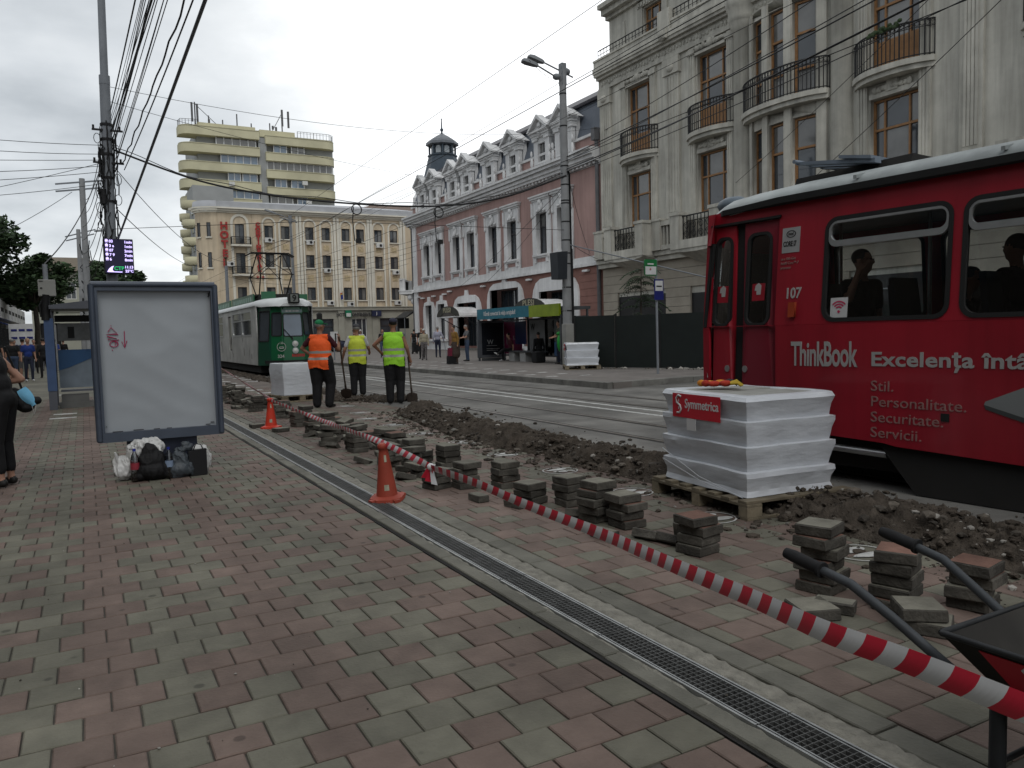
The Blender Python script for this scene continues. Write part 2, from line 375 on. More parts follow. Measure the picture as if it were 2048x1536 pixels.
def pave_zone(parent, xl, xr, y0, y1, anchor_right, reds, off, n_parts):
    cells = []
    for j in range(int(y0/0.2), int(y1/0.2)):
        y = (j+0.5)*0.2
        half = (j % 2)
        edges = []
        if anchor_right:
            x = xr; first = True
            while x > xl:
                w = 0.1 if (first and half) else 0.2; edges.append((x-w/2, w)); x -= w; first = False
        else:
            x = xl; first = True
            while x < xr - 0.02:
                w = 0.1 if (first and half) else 0.2
                w = min(w, xr-x); edges.append((x+w/2, 0.1 if w < 0.15 else 0.2)); x += w; first = False
        for (cx, w) in edges:
            h = int(round((cx - off)/0.1)) % 8
            if w < 0.15: col = 'r' if (anchor_right) else 'g'
            else: col = 'r' if h in reds else 'g'
            if random.random() < 0.035: col = 'g' if col == 'r' else 'r'
            s = px_size(cx, y)
            if s > 0: cells.append((s, cx, y, w, col))
    cells.sort(reverse=True)
    for (s, cx, y, w, col) in cells[:n_parts]:
        me = random.choice(PV[col + ('f' if w > 0.15 else 'h')])
        o = link('paving_stone', me, parent, (cx, y, random.uniform(-.0015,.0015)))
        o.rotation_euler = (0, 0, (pi if random.random()<.5 else 0) + random.uniform(-.008,.008))
    mb = MB()
    for (s, cx, y, w, col) in cells[n_parts:]:
        hx = w/2-0.004; hy = 0.096; z = random.uniform(-.002,.002); b = 0.004; mi = 0 if col == 'r' else 1
        if s > 1/9.0:
            vs = [(cx-hx,y-hy,-.012),(cx+hx,y-hy,-.012),(cx+hx,y+hy,-.012),(cx-hx,y+hy,-.012),
                  (cx-hx,y-hy,z-b),(cx+hx,y-hy,z-b),(cx+hx,y+hy,z-b),(cx-hx,y+hy,z-b),
                  (cx-hx+b,y-hy+b,z),(cx+hx-b,y-hy+b,z),(cx+hx-b,y+hy-b,z),(cx-hx+b,y+hy-b,z)]
            fs = [(8,9,10,11)] + [(k+i,k+(i+1)%4,k+4+(i+1)%4,k+4+i) for k in (0,4) for i in range(4)]
        else:
            vs = [(cx-hx,y-hy,z-.01),(cx+hx,y-hy,z-.01),(cx+hx,y+hy,z-.01),(cx-hx,y+hy,z-.01),
                  (cx-hx,y-hy,z),(cx+hx,y-hy,z),(cx+hx,y+hy,z),(cx-hx,y+hy,z)]
            fs = [(4,5,6,7)] + [(i,(i+1)%4,4+(i+1)%4,4+i) for i in range(4)]
        mb.add(vs, fs, mi)
    if mb.v: tag(mb.build('paving_field', [m_pr, m_pg], parent), kind='stuff')
pave_zone(pave, -7.0, 1.92, 1.6, 24, True, {0,3,4,5}, 0.45, 300)
pave_zone(strip, 2.515, 5.5, 1.2, 24, False, {0,1,3,4,5}, 0.25, 300)
# farther paving, tiles too small to tell apart: flat sheets just under stone level
mb = MB(); mb.box(-40, 1.92, 24, 260, -0.3, -0.002); mb.box(-40, -7.0, -10, 24, -0.3, -0.002); mb.box(-7,1.92,-10,1.6,-.3,-.002)
mb.build('distant_paving', m_pg, pave)
mb = MB(); mb.box(2.52, 5.29, 24, 260, -0.3, -0.002); mb.build('distant_paving', M('far strip paving', (0.15,0.125,0.108), 0.85, 0.2, 5, dirt=.3), strip)

# drain channel between the two paved areas
drain = T('drain_channel', 'long slotted drain with galvanised grating set in concrete slabs between the pavings', 'drain', (2.2, 8, 0))
MB().box(1.925, 2.512, -5, 60, -0.4, -0.03).build('channel_bed', m_black, drain)
MB().box(1.94, 1.962, -5, 60, -0.2, -0.012).build('black_joint', m_black, drain)
y = 0.4; k = 0
while y < 46:
    L = 0.62 if k % 3 else 0.58
    o = MB(); z = random.uniform(-.004, .002); o.bbox(1.958+random.uniform(0,.006), 2.052, y+.004, y+L-.004, -.1, z, .006); 
    if y < 24: o.build('concrete_slab', m_slab, drain)
    o = MB(); o.bbox(2.375, 2.508, y+.15, y+L+.142, -.1, random.uniform(-.003,.002), .005)
    if y < 24: o.build('concrete_slab', m_slab, drain)
    y += L; k += 1
MB().box(1.96, 2.06, 24, 60, -.1, -.002).box(2.375, 2.508, 24, 60, -.1, -.002).build('distant_slabs', m_slab, drain)
# crumbling mortar bed on the far side of the grating and a smear on the near side
def mortar(x0, x1, seed):
    mb = MB(); nx, ny = 7, 340; vs = []; fs = []
    for j in range(ny+1):
        y = 0.6 + 22.0*(j/ny)**1.6
        for i in range(nx+1):
            u = i/nx; x = x0 + (x1-x0)*u + 0.008*noise.noise((y*6, u*3, seed))
            z = -0.008 + 0.013*noise.noise((x*26, y*26, seed)) + 0.008*noise.noise((x*70, y*70, seed+3)) - (0.02 if i in (0, nx) else 0)
            vs.append((x, y, min(z, 0.008)))
    for j in range(ny):
        for i in range(nx): a = j*(nx+1)+i; fs.append((a, a+1, a+nx+2, a+nx+1))
    mb.add(vs, fs, 0, True); return mb
mortar(2.255, 2.395, 1.0).build('mortar_bed', m_mortar, drain)
mortar(2.028, 2.072, 5.0).build('mortar_bed', m_mortar, drain)
MB().box(2.255,2.38,22.4,60,-.1,-.004).build('mortar_bed', m_mortar, drain)
# the grating: one metre sections, lattice of flat bars
g = MB()
g.box(2.068, 2.078, 0.005, 0.995, -.06, .002); g.box(2.086, 2.092, 0.005, 0.995, -.04, .001); g.box(2.243, 2.253, .005, .995, -.06, .002); g.box(2.229, 2.235, .005, .995, -.04, .001)
for i in range(1, 5): x = 2.09 + 0.0285*i; g.box(x-.0013, x+.0013, .006, .994, -.03, -.001, 1)
for j in range(34): yy = .012 + .0296*j; g.box(2.08, 2.24, yy-.0014, yy+.0014, -.028, -.0005, 1)
gm = g.mesh('grating', [m_galv, m_gbar], Vector((2.2, 0, 0)))
for k in range(0, 30): link('grating', gm, drain, (0, k - 8 + random.uniform(-.002,.002), 0))
MB().box(2.07,2.09,22,60,-.05,.001).box(2.235,2.252,22,60,-.05,.001).build('grating_edge', m_galv, drain)

# footprint stickers: a thin ring and two soles, printed flat
def sole(cx, cy, s, rot):
    pts = []
    for k in range(14):
        t = 2*pi*k/14; r = 1.0 + 0.12*cos(2*t)
        x = 0.045*cos(t)*(1.0 + 0.25*sin(t)); y = 0.125*sin(t)
        pts.append((x*s, y*s))
    return [(cx + x*cos(rot)-y*sin(rot), cy + x*sin(rot)+y*cos(rot)) for x, y in pts]
def sticker_mesh(k):
    mb = MB(); n = 28; r0, r1 = 0.172, 0.186
    vs = [(r*cos(2*pi*i/n), r*sin(2*pi*i/n), 0) for r in (r0, r1) for i in range(n)]
    mb.add(vs, [(i,(i+1)%n,n+(i+1)%n,n+i) for i in range(n)])
    for sx in (-1,1):
        p = sole(sx*0.06, 0.015*sx, 1.0, -0.12*sx); mb.add([(x,y,0) for x,y in p], [tuple(range(len(p)))])
    return mb.mesh('footprint_marking', m_white)
sm_ = sticker_mesh(0)
for i, (x, y) in enumerate([(4.23,3.21),(4.12,4.42),(4.21,5.52),(4.27,6.82),(4.29,8.13),(4.36,9.4),(4.27,10.62),(4.34,11.96),(4.30,13.17),(4.52,14.31),(4.72,15.9)]):
    o = link('footprint_marking', sm_, strip, (x, y, 0.006)); o.rotation_euler = (0,0,-pi/2 + random.uniform(-.15,.15))
for (x, ys) in ((5.0, [37.9,34.8,33.5,31.9,30.4,29.1,27.7]), (4.2, [29.9,28.5,27.1,25.7,24.3,22.9,21.5,20.1])):
    for y in ys: MB().box(x-.2, x+.2, y-.13, y+.13, -.1, 0.0045).build('footprint_marking', m_white, strip)
for (x0,x1,y) in ((-0.62,-0.2,18.5),(-.66,-.2,17.5),(-.9,-.45,25.5)):
    MB().box(x0, x1, y, y+.2, -.1, .0045).build('white_marking', m_white, pave)

# soil thrown up from the trench beside the rails, with rubble
def heap(name, path, w, h, seed, n_along, label, cat):
    mb = MB(); P = [Vector((*p, 0)) for p in path]; seg = [(P[i+1]-P[i]).length for i in range(len(P)-1)]; tot = sum(seg)
    def at(t):
        d = t*tot
        for i, L in enumerate(seg):
            if d <= L or i == len(seg)-1: return P[i] + (P[i+1]-P[i])*(d/L), (P[i+1]-P[i]).normalized()
            d -= L
    nw = 44; vs = []; fs = []
    for j in range(n_along+1):
        t = j/n_along; c, dr = at(t); nrm = Vector((dr.y, -dr.x, 0)); e = min(1, t/0.04, (1-t)/0.04)
        hw = w*(0.85 + 0.35*noise.noise((t*tot*0.9, seed, 0)))
        hh = h*(0.72 + 0.75*noise.noise((t*tot*0.75, seed+9, 0)))*e
        for i in range(nw+1):
            u = 2*i/nw - 1; p = c + nrm*(u*hw)
            pr = max(0, 1-abs(u)**1.7)
            z = hh*pr + (0.085*noise.noise((p.x*3.1, p.y*3.1, seed)) + 0.06*noise.noise((p.x*9, p.y*9, seed)) + 0.05*abs(noise.noise((p.x*21, p.y*21, seed))) + 0.03*noise.noise((p.x*46, p.y*46, seed)))*min(1, pr*2.5) - (0.03 if abs(u) > 0.97 else 0)
            vs.append((p.x, p.y, max(z, -0.02)))
    for j in range(n_along):
        for i in range(nw): a = j*(nw+1)+i; fs.append((a,a+1,a+nw+2,a+nw+1))
    mb.add(vs, fs, 0, True)
    o = mb.build(name, m_soil); tag(o, label, cat, kind='stuff'); return at
_ICO = None
def ico():
    global _ICO
    if _ICO is None:
        bm = bmesh.new(); bmesh.ops.create_icosphere(bm, subdivisions=1, radius=1.0)
        bm.verts.ensure_lookup_table(); _ICO = ([tuple(v.co) for v in bm.verts], [[v.index for v in f.verts] for f in bm.faces]); bm.free()
    return _ICO
def rock(mb, c, r, seed, mi):
    rr = random.Random(seed); V, Fc = ico(); sx, sy, sz = r*rr.uniform(.7,1.3), r*rr.uniform(.7,1.3), r*rr.uniform(.45,.85); a = rr.uniform(0,6.28); ca, sa = cos(a), sin(a)
    vs = []
    for (x,y,z) in V:
        q = rr.uniform(.72,1.15); x*=q*sx; y*=q*sy; z*=q*sz; vs.append((c[0]+x*ca-y*sa, c[1]+x*sa+y*ca, c[2]+z))
    mb.add(vs, Fc, mi)
at1 = heap('soil_heap', [(5.5,13.9),(5.15,12.2),(4.95,10),(4.95,8),(4.98,6.6),(5.05,5.2),(4.95,4.3),(4.95,3.2),(5.0,1.5),(5.1,-1)], 0.50, 0.22, 3.0, 860, 'long ridge of dark dug soil and rubble beside the tram rails', 'soil')
at2 = heap('soil_heap', [(4.95,17.6),(5.7,16.9),(6.2,16.2)], 0.42, 0.14, 8.0, 130, 'small low heap of soil and broken stone at the workers feet', 'soil')
at3 = heap('soil_heap', [(5.55,44),(5.6,34),(5.5,22),(5.55,18.5)], 0.3, 0.07, 14.0, 400, 'thin crust of loosened soil along the rail in front of the green tram', 'soil')
clod = MB(); rr = random.Random(15)
def clods(at, n, spread, rmin, rmax, zf):
    for k in range(n):
        t = rr.random(); c, dr = at(t); nrm = Vector((dr.y,-dr.x,0)); u = rr.gauss(0, .5)*spread; p = c + nrm*u; r = rmin + (rmax-rmin)*rr.random()**3
        rock(clod, (p.x, p.y, max(0, zf*(1-(abs(u)/0.5)**1.6))*rr.uniform(.5,1.12) + r*0.1), r, rr.random(), 0)
rb = MB(); rr = random.Random(5)
def scatter(at, n, spread, rmin, rmax, zf):
    for k in range(n):
        t = rr.random(); c, dr = at(t); nrm = Vector((dr.y,-dr.x,0)); u = rr.gauss(0, .62)*spread
        p = c + nrm*u; r = rmin + (rmax-rmin)*rr.random()**4.5
        z = max(0, zf*(1-(abs(u)/0.5)**1.6))*rr.uniform(.6,1.0) + r*0.2
        rock(rb, (p.x, p.y, z), r, rr.random(), 0 if rr.random() < .9 else 1)
scatter(at1, 3200, .72, .005, .05, .2); scatter(at2, 420, .5, .006, .05, .1); scatter(at3, 260, .5, .01, .05, .05)
clods(at1, 6000, .72, .006, .046, .17); clods(at2, 500, .5, .008, .06, .1); clods(at3, 500, .4, .01, .06, .05)
tag(clod.build('soil_clods', m_soil), 'crumbly clods of dark earth lying all over the soil ridge', 'soil', kind='stuff')
for k in range(420):                                          # crumbs kicked out over the pavers towards the stacks
    c, dr = at1(rr.random()); rock(rb, (c.x - .5 - abs(rr.gauss(0,.22)), c.y, .004), .004+.018*rr.random()**3, rr.random(), 0 if rr.random()<.85 else 1)
for k in range(120):
    rock(rb, (rr.uniform(-1.5,4), rr.uniform(1.9,9), .003), .003+.005*rr.random()**2, rr.random(), 1 if rr.random()<.4 else 0)
tag(rb.build('rubble', [m_rub, m_rubw]), 'loose stones and crumbs of rubble strewn over the soil and pavers', 'rubble', kind='stuff')
# ------------------------------------------------------------------ building materials
m_pink = M('pink plaster', (0.375, 0.245, 0.222), 0.9, 0.07, 1.2, 0.1, 30, dirt=0.12, streak=.16)
m_trim = M('white stucco', (0.66, 0.66, 0.66), 0.85, 0.07, 2, 0.1, 25, dirt=0.15, streak=.14)
m_brickr = M('red brown cladding', (0.25, 0.130, 0.108), 0.9, 0.1, 2, dirt=0.12)
m_mans = M('slate grey roof', (0.095, 0.11, 0.135), 0.55, 0.12, 3, 0.15, 14)
m_mansd = M('dark eave metal', (0.045, 0.042, 0.05), 0.5, 0.15, 3)
m_wfd = M('dark window frame', (0.045, 0.043, 0.045), 0.6)
def winglass(name, rgb, rough=0.04):
    m = M(name, rgb, rough, 0.35, 0.9, spec=0.8); return m
m_wg = winglass('window glass', (0.035, 0.042, 0.05)); m_wg2 = winglass('curtained glass', (0.13, 0.13, 0.125), 0.08)
m_grey = M('grey stucco', (0.51, 0.495, 0.44), 0.9, 0.09, 1.4, 0.25, 22, dirt=0.18, streak=.28)
m_greyl = M('grey stucco trim', (0.50, 0.485, 0.43), 0.9, 0.1, 2, 0.25, 30, dirt=0.22, streak=.26)
m_wood = M('orange brown timber', (0.25, 0.13, 0.055), 0.55, 0.2, 5)
m_iron = M('wrought iron', (0.018, 0.018, 0.019), 0.6)
m_hot = M('hotel cream plaster', (0.60, 0.50, 0.365), 0.9, 0.07, 1.0, dirt=0.14, streak=.16)
m_hotw = M('hotel pale trim', (0.70, 0.67, 0.58), 0.9, 0.08, 1.0, dirt=0.15)
m_hotg = M('hotel ground stone', (0.33, 0.32, 0.27), 0.9, 0.12, 1.0, dirt=0.18)
m_zinc = M('zinc roof', (0.36, 0.37, 0.39), 0.6, 0.12, 1.5)
m_red = M('red sign letters', (0.33, 0.035, 0.03), 0.5, 0.1)
m_ac = M('air conditioner white', (0.55, 0.55, 0.53), 0.6, 0.1)
m_dark = M('dark opening', (0.012, 0.012, 0.013), 0.5)
m_pipe = M('dark grey drainpipe', (0.10, 0.10, 0.105), 0.6)

def facX(X):  return lambda a, b, d: (X - d, a, b)            # facade looking to -X: a = y, b = z, d = outwards
def facY(Y):  return lambda a, b, d: (a, Y - d, b)            # facade looking to -Y
def fbox(mb, F, a0, a1, b0, b1, d0, d1, mi=0):
    p = [F(a,b,d) for (a,b,d) in ((a0,b0,d0),(a1,b0,d0),(a1,b0,d1),(a0,b0,d1),(a0,b1,d0),(a1,b1,d0),(a1,b1,d1),(a0,b1,d1))]
    mb.hexa(p, mi)
def panel(name, polys, F, d0, d1, mat, parent):
    me = curve_mesh(name, polys, d1-d0, mat); c = (d0+d1)/2
    return put(name, me, parent, lambda a,b,d: F(a,b,c+d))
def fwin(parent, F, a0, a1, b0, b1, frame, glass, mull=(0.5,), trans=(), fw=0.07, d=-0.28, name='window', lines=None):
    mb = MB()
    fbox(mb,F,a0,a0+fw,b0,b1,d-.05,d+.05); fbox(mb,F,a1-fw,a1,b0,b1,d-.05,d+.05)
    fbox(mb,F,a0+fw,a1-fw,b0,b0+fw,d-.05,d+.049); fbox(mb,F,a0+fw,a1-fw,b1-fw,b1,d-.05,d+.049)
    A = [a0+fw]+[a0+(a1-a0)*f for f in mull]+[a1-fw]; B = [b0+fw]+[b0+(b1-b0)*f for f in trans]+[b1-fw]
    h = fw*0.42
    for a in A[1:-1]: fbox(mb,F,a-h,a+h,b0+fw,b1-fw,d-.045,d+.04)
    for b in B[1:-1]: fbox(mb,F,a0+fw,a1-fw,b-h*1.2,b+h*1.2,d-.04,d+.055)
    w = mb.build(name, frame, parent)
    for i in range(len(A)-1):
        for j in range(len(B)-1):
            q = MB(); fbox(q,F,A[i]+.004,A[i+1]-.004,B[j]+.004,B[j+1]-.004,d-.03,d-.02)
            q.build('pane', glass[(i*3+j*5+int(a0*7)) % len(glass)] if isinstance(glass, list) else glass, w)
    return w

# ================================================================== pink building
def pink_building():
    B = T('pink_building', 'two storey pink building with white window surrounds, dormers and a slate turret on its corner', 'building', (27, 52, 0))
    F = facX(27.0)
    pairs = [(64.35,61.8),(58.1,55.4),(51.65,48.72),(44.65,42.05)]; cs = [c for p in pairs for c in p]
    # first floor wall
    panel('wall', [rect(37.95,67.6,5.3,11.2)] + [rect(c-.70,c+.70,6.5,9.32) for c in cs], F, -.45, 0, m_pink, B)
    holes = [rect(58.2-3.5,58.2,.45,3.9), rect(47.95,52.3,.45,4.6), rect(41.3,45.1,.45,4.1)]
    small = [(64.25,1.28),(61.5,1.28)]
    holes += [rect(c-.72,c+.72,1.1,4.05) for c,_ in small]
    panel('ground_floor_wall', [rect(37.95,67.6,.1,5.3)] + holes, F, -.5, -.02, m_brickr, B)
    pl = MB()
    for a,b in ((58.2+.8,67.6),(52.9,54.1),(45.9,47.3),(37.95,40.5)): fbox(pl,F,a,b,.1,.45,-.02,.1)
    pl.build('plinth', m_trim, B)
    for k in range(11):                                        # rusticated courses on the right hand end and the piers
        z = .47 + .437*k
        for (a,b) in ((38.0,40.35),(46.1,47.2),(59.15,60.2),(65.6,66.6)):
            if a in (46.1,59.15,65.6) and z > 4.2: continue
            mb = MB(); fbox(mb,F,a,b,z+.012,min(z+.425,5.28),-.02,.012); mb.build('stone_course', m_brickr, B)
    belt = MB(); fbox(belt,F,37.95,67.7,5.3,5.5,-.02,.22); fbox(belt,F,37.95,67.65,5.5,5.88,-.02,.12); belt.build('belt_course', m_trim, B)
    co = MB()
    for (b0,b1,d) in ((11.15,11.32,.10),(11.32,11.5,.42),(11.5,11.72,.55),(11.72,11.95,.72),(11.95,12.1,.85)): fbox(co,F,37.95,68.2,b0,b1,-.02,d)
    co.build('cornice', m_trim, B)
    dm = MB(); fbox(dm,F,-.11,.11,11.19,11.315,.1,.3)
    dmesh = dm.mesh('dentil', m_trim, Vector((27,0,0)))
    for k in range(66): link('dentil', dmesh, B, (0, 38.2+.445*k-52, 0))
    # surrounds, lintels, keystones
    def surround():
        o = []
        me = curve_mesh('window_surround', [[(-1.18,5.86),(1.18,5.86),(1.18,9.0),(1.1,9.1),(1.1,10.1),(-1.1,10.1),(-1.1,9.1),(-1.18,9.0)], rect(-.64,.64,6.55,9.28)], .42, m_trim)
        wrap(me, lambda c: Vector((-.12-(c.z-.10)*1.0+.0, c.x, c.y)) if False else Vector((.12 - c.z, c.x, c.y)))
        mb = MB(); G = facX(0.0)
        for (b0,b1,d,w) in ((10.1,10.2,.16,1.14),(10.2,10.34,.26,1.22),(10.34,10.44,.34,1.28)): fbox(mb,G,-w,w,b0,b1,.0,d)
        mb.ell((-.14,0,9.72),(.12,.27,.36),10,6); mb.ell((-.2,0,9.95),(.13,.2,.2),8,5); mb.ell((-.2,0,9.5),(.1,.15,.2),8,5)
        for sg in (-1,1):
            fbox(mb,G,sg*1.0,sg*1.16,9.25,10.02,.09,.2); mb.ell((-.15,sg*1.08,9.15),(.09,.1,.16),8,5)
            fbox(mb,G,sg*.86,sg*.64,6.02,6.34,.09,.2)
            mb.ell((-.13,sg*.42,9.42),(.07,.2,.1),8,5)
        fbox(mb,G,-.98,.98,6.34,6.44,.09,.22); fbox(mb,G,-.9,.9,6.44,6.56,.09,.30)
        return me, mb.mesh('window_ornament', m_trim)
    sm, om = surround()
    pm = MB(); fbox(pm,facX(0.0),-.6,.6,6.06,6.3,.08,.1); pmesh = pm.mesh('sill_panel', m_pink)
    for c in cs:
        s_ = link('window_surround', sm, B, (0, c-52, 0)); link('ornament', om, s_); link('sill_panel', pmesh, s_)
        fwin(B, F, c-.64, c+.64, 6.56, 9.28, m_wfd, [m_wg, m_wg2, m_wg], (0.5,), (0.68,), .08, -.26)
    # small ground floor windows
    for c,w in small:
        panel('window_surround', [[(c-w+.02,.45),(c+w-.02,.45),(c+w-.02,3.6),(c+w-.3,4.25),(c+.25,4.36),(c+.2,4.75),(c-.2,4.75),(c-.25,4.36),(c-w+.3,4.25),(c-w+.02,3.6)], rect(c-.7,c+.7,1.05,4.02)], F, -.3, .1, m_trim, B)
        mb = MB(); fbox(mb,F,c-w-.05,c+w+.05,.85,1.05,.1,.28); mb.build('window_sill', m_trim, B)
        fwin(B, F, c-.7, c+.7, 1.06, 4.0, m_wfd, m_wg, (0.5,), (0.72,), .07, -.25)
    # three big arched openings with deep white surrounds
    for (a0,a1,zt,o0,o1,zo,shape) in ((53.9,59.05,4.45,54.7,58.2,3.9,0),(47.3,52.8,5.05,47.95,52.3,4.6,1),(40.35,46.0,4.95,41.3,45.1,4.1,0)):
        c = (a0+a1)/2; out = [(a0,.14),(o0,.14),(o0,zo),(o1,zo),(o1,.14),(a1,.14),(a1,zt-1.3),(a1-.15,zt-.7),(a1-.5,zt-.25),(a1-1.1,zt),(c+.3,zt+.05),(c+.2,zt+.45),(c-.2,zt+.45),(c-.3,zt+.05),(a0+1.1,zt),(a0+.5,zt-.25),(a0+.15,zt-.7),(a0,zt-1.3)]
        panel('portal_surround', [out], F, -.5, .12, m_trim, B)
        mb = MB(); fbox(mb,F,o0,o1,.14,zo,-1.3,-1.25); dk = mb.build('doorway', m_dark, B)
        fwin(B, F, o0+.02, o1-.02, .16, zo-.02, m_wfd, m_wg, (.25,.5,.75), (.72,), .09, -.9, 'entrance_door')
        mb = MB(); fbox(mb,F,o0-.6,o1+.6,.14,.3,.14,.75); mb.build('door_step', m_kerb, B)
    # little outlet brackets above the ground floor windows
    for (y,z) in ((66.5,4.8),(59.6,4.92),(53.4,4.95),(46.4,4.95),(39.5,5.0),(60.7,4.75),(63.0,4.7),(65.5,4.65)):
        mb = MB(); fbox(mb,F,y-.28,y+.28,z,z+.12,0,.22); mb.build('wall_bracket', m_trim, B)
    # corner strip and drainpipe at the other end
    mb = MB(); fbox(mb,F,66.75,67.62,.12,11.15,-.02,.09); mb.build('corner_pilaster', m_trim, B)
    p = MB(); p.tube([(26.85,38.1,.15),(26.85,38.1,12.6)], .12, 8); p.box(26.6,26.98,37.93,38.3,12.5,13.2); p.build('drainpipe', m_pipe, B)
    p = MB(); p.tube([(26.9,67.75,.15),(26.9,67.75,11.2)], .06, 6); p.build('drainpipe', m_pipe, B)
    # attic wall, coping, mansard
    mb = MB(); fbox(mb,F,37.95,67.8,12.1,12.95,-.6,-.12); mb.build('attic_wall', m_pink, B)
    mb = MB(); fbox(mb,F,37.95,67.9,12.95,13.1,-.6,.02); mb.build('attic_coping', m_trim, B)
    mb = MB(); mb.prism([(27.22,13.1),(27.98,15.35),(28.05,15.35),(30,13.1)], lambda p:(p[0],37.8,p[1]), lambda p:(p[0],67.8,p[1])); mb.build('mansard_roof', m_mans, B)
    mb = MB(); mb.prism([(27.75,15.3),(27.7,15.45),(28.9,16.3),(36,16.4),(36,15.3)], lambda p:(p[0],37.8,p[1]), lambda p:(p[0],67.2,p[1])); mb.build('upper_roof', m_mansd, B)
    mb = MB(); mb.box(27.5,40,37.9,38.1,0,13); mb.box(27.55,40,67.2,67.5,0,12.5); mb.box(39,40,38,67,0,15); mb.build('rear_walls', m_pink, B)
    for k in range(7):
        y = 60.2-3.0*k
        mb = MB(); fbox(mb,F,y-.15,y+.15,13.1,13.22,-.3,-.05); mb.build('snow_guard', m_trim, B)
    # dormers
    def dormer():
        G = facX(0.0); mb = MB()
        for sg in (-1,1):
            fbox(mb,G,sg*.46,sg*.98,12.1,14.1,-.3,.02); fbox(mb,G,sg*.5,sg*.94,12.05,12.25,.02,.14); fbox(mb,G,sg*.42,sg*1.06,13.95,14.12,-.3,.12)
            fbox(mb,G,sg*.9,sg*.98,13.0,14.6,-.6,-.25)
            mb.ell((-.1,sg*1.12,12.6),(.1,.16,.35),8,5); mb.ell((-.1,sg*1.15,13.2),(.08,.1,.22),8,5)
        fbox(mb,G,-.46,.46,13.75,14.15,-.3,-.02); fbox(mb,G,-.46,.46,12.1,12.5,-.3,0); fbox(mb,G,-.7,.7,12.38,12.5,0,.16)
        for (b0,b1,d,w) in ((14.12,14.26,.14,1.08),(14.26,14.42,.22,1.14),(14.42,14.56,.32,1.22)):
            fbox(mb,G,-w,w,b0,b1,-.3,d)
        tri = [(-1.2,14.56),(1.2,14.56),(0,15.32)]
        mb.prism(tri, lambda p: G(p[0],p[1],-.75), lambda p: G(p[0],p[1],.12))
        for sg in (-1,1):
            mb.prism([(sg*1.32,14.56),(sg*1.16,14.50),(0,15.28),(0,15.52)], lambda p: G(p[0],p[1],-.15), lambda p: G(p[0],p[1],.40))
            mb.prism([(sg*1.3,14.5),(sg*1.3,14.62),(sg*.9,14.9),(sg*1.0,14.5)], lambda p: G(p[0],p[1],-.2), lambda p: G(p[0],p[1],.3))
        mb.ell((-.17,0,14.86),(.1,.24,.2),8,5); mb.ell((-.12,0,14.3),(.2,.3,.14),8,5)
        return mb.mesh('dormer', m_trim, Vector((0,0,0)))
    dmm = dormer()
    for c in (64.9,62.25,58.45,55.85,52.0,48.3,44.35,41.7):
        d_ = link('dormer', dmm, B, (-.10, c-52, 0))
        G = facX(26.90); mb = MB()
        fbox(mb,G,c-.46,c+.46,12.5,13.75,-.24,-.2); fbox(mb,G,c-.04,c+.04,12.5,13.75,-.2,-.14)
        q = mb.build('dormer_window', m_wfd, d_)
        for sg in (-1,1):
            g = MB(); fbox(g,G,c+sg*.05,c+sg*.42,12.55,13.7,-.19,-.17); g.build('dormer_pane', m_wg2 if sg>0 else m_wg, d_)
    # chamfered corner bay with its balcony
    P0 = Vector((27.0,67.7,0)); P1 = Vector((29.6,71.8,0)); t = (P1-P0).normalized(); n = Vector((-t.y,t.x,0)); L = (P1-P0).length
    if n.x > 0: n = -n
    FC = lambda a,b,d: tuple(P0 + t*a + n*d + Vector((0,0,b)))
    panel('corner_wall', [rect(0,L,.1,11.2), arch(L/2-.7,L/2+.7,5.9,9.6), arch(L/2-.9,L/2+.9,.4,4.3)], FC, -.5, 0, m_trim, B)
    fwin(B, FC, L/2-.7, L/2+.7, 5.95, 9.5, m_wfd, m_wg, (.5,), (.7,), .08, -.3)
    fwin(B, FC, L/2-.9, L/2+.9, .4, 4.2, m_wfd, m_wg, (.5,), (.7,), .08, -.3, 'entrance_door')
    mb = MB()
    for (b0,b1,d) in ((11.15,11.32,.10),(11.32,11.5,.42),(11.5,11.72,.55),(11.72,11.95,.72),(11.95,12.1,.85)): fbox(mb,FC,-.3,L+.3,b0,b1,-.02,d)
    fbox(mb,FC,-.2,L+.2,5.3,5.6,-.02,.2); mb.build('corner_cornice', m_trim, B)
    mb = MB(); fbox(mb,FC,0,L,12.1,13.4,-.6,-.1); mb.prism([(0.3,13.4),(L-.3,13.4),(L-.3,14.0),(L*.7,14.5),(L/2,15.1),(L*.3,14.5),(.3,14.0)], lambda p: FC(p[0],p[1],-.6), lambda p: FC(p[0],p[1],-.1)); mb.build('corner_attic', m_trim, B)
    mb = MB(); fbox(mb,FC,.4,L-.4,5.25,5.5,0,1.5); fbox(mb,FC,.35,L-.35,5.5,5.6,0,1.55)
    for a in (.7,L-.9):
        mb.ell(FC(a+.1,4.95,.55),(.3,.3,.32),8,6); mb.ell(FC(a+.1,4.6,.3),(.22,.22,.3),8,6)
        fbox(mb,FC,a-.1,a+.35,5.6,6.7,1.0,1.5)
    fbox(mb,FC,.5,L-.5,6.55,6.7,1.2,1.45)
    bal = mb.build('corner_balcony', m_trim, B)
    mb = MB()
    for k in range(14): a = .95+k*(L-1.9)/13; mb.bar(FC(a,5.6,1.3), FC(a,6.55,1.3), .05)
    mb.build('balcony_railing', m_iron, bal)
    mb = MB(); fbox(mb,facY(71.8),29.6,45,.1,12.1,-.5,0); mb.build('north_wall', m_pink, B)
    # turret
    c = (29.5,66.0,0); o8 = pi/8
    def oct_(prof, mi=0):
        q = MB(); q.lathe([(r,z) for r,z in prof], c, 8, mi, smooth=False, a0=o8, a1=o8+2*pi); return q
    tq = oct_([(2.35,13.2),(2.0,14.6),(1.72,15.8),(1.42,16.9),(1.28,17.45),(1.36,17.5),(1.36,17.62),(1.22,17.66)])
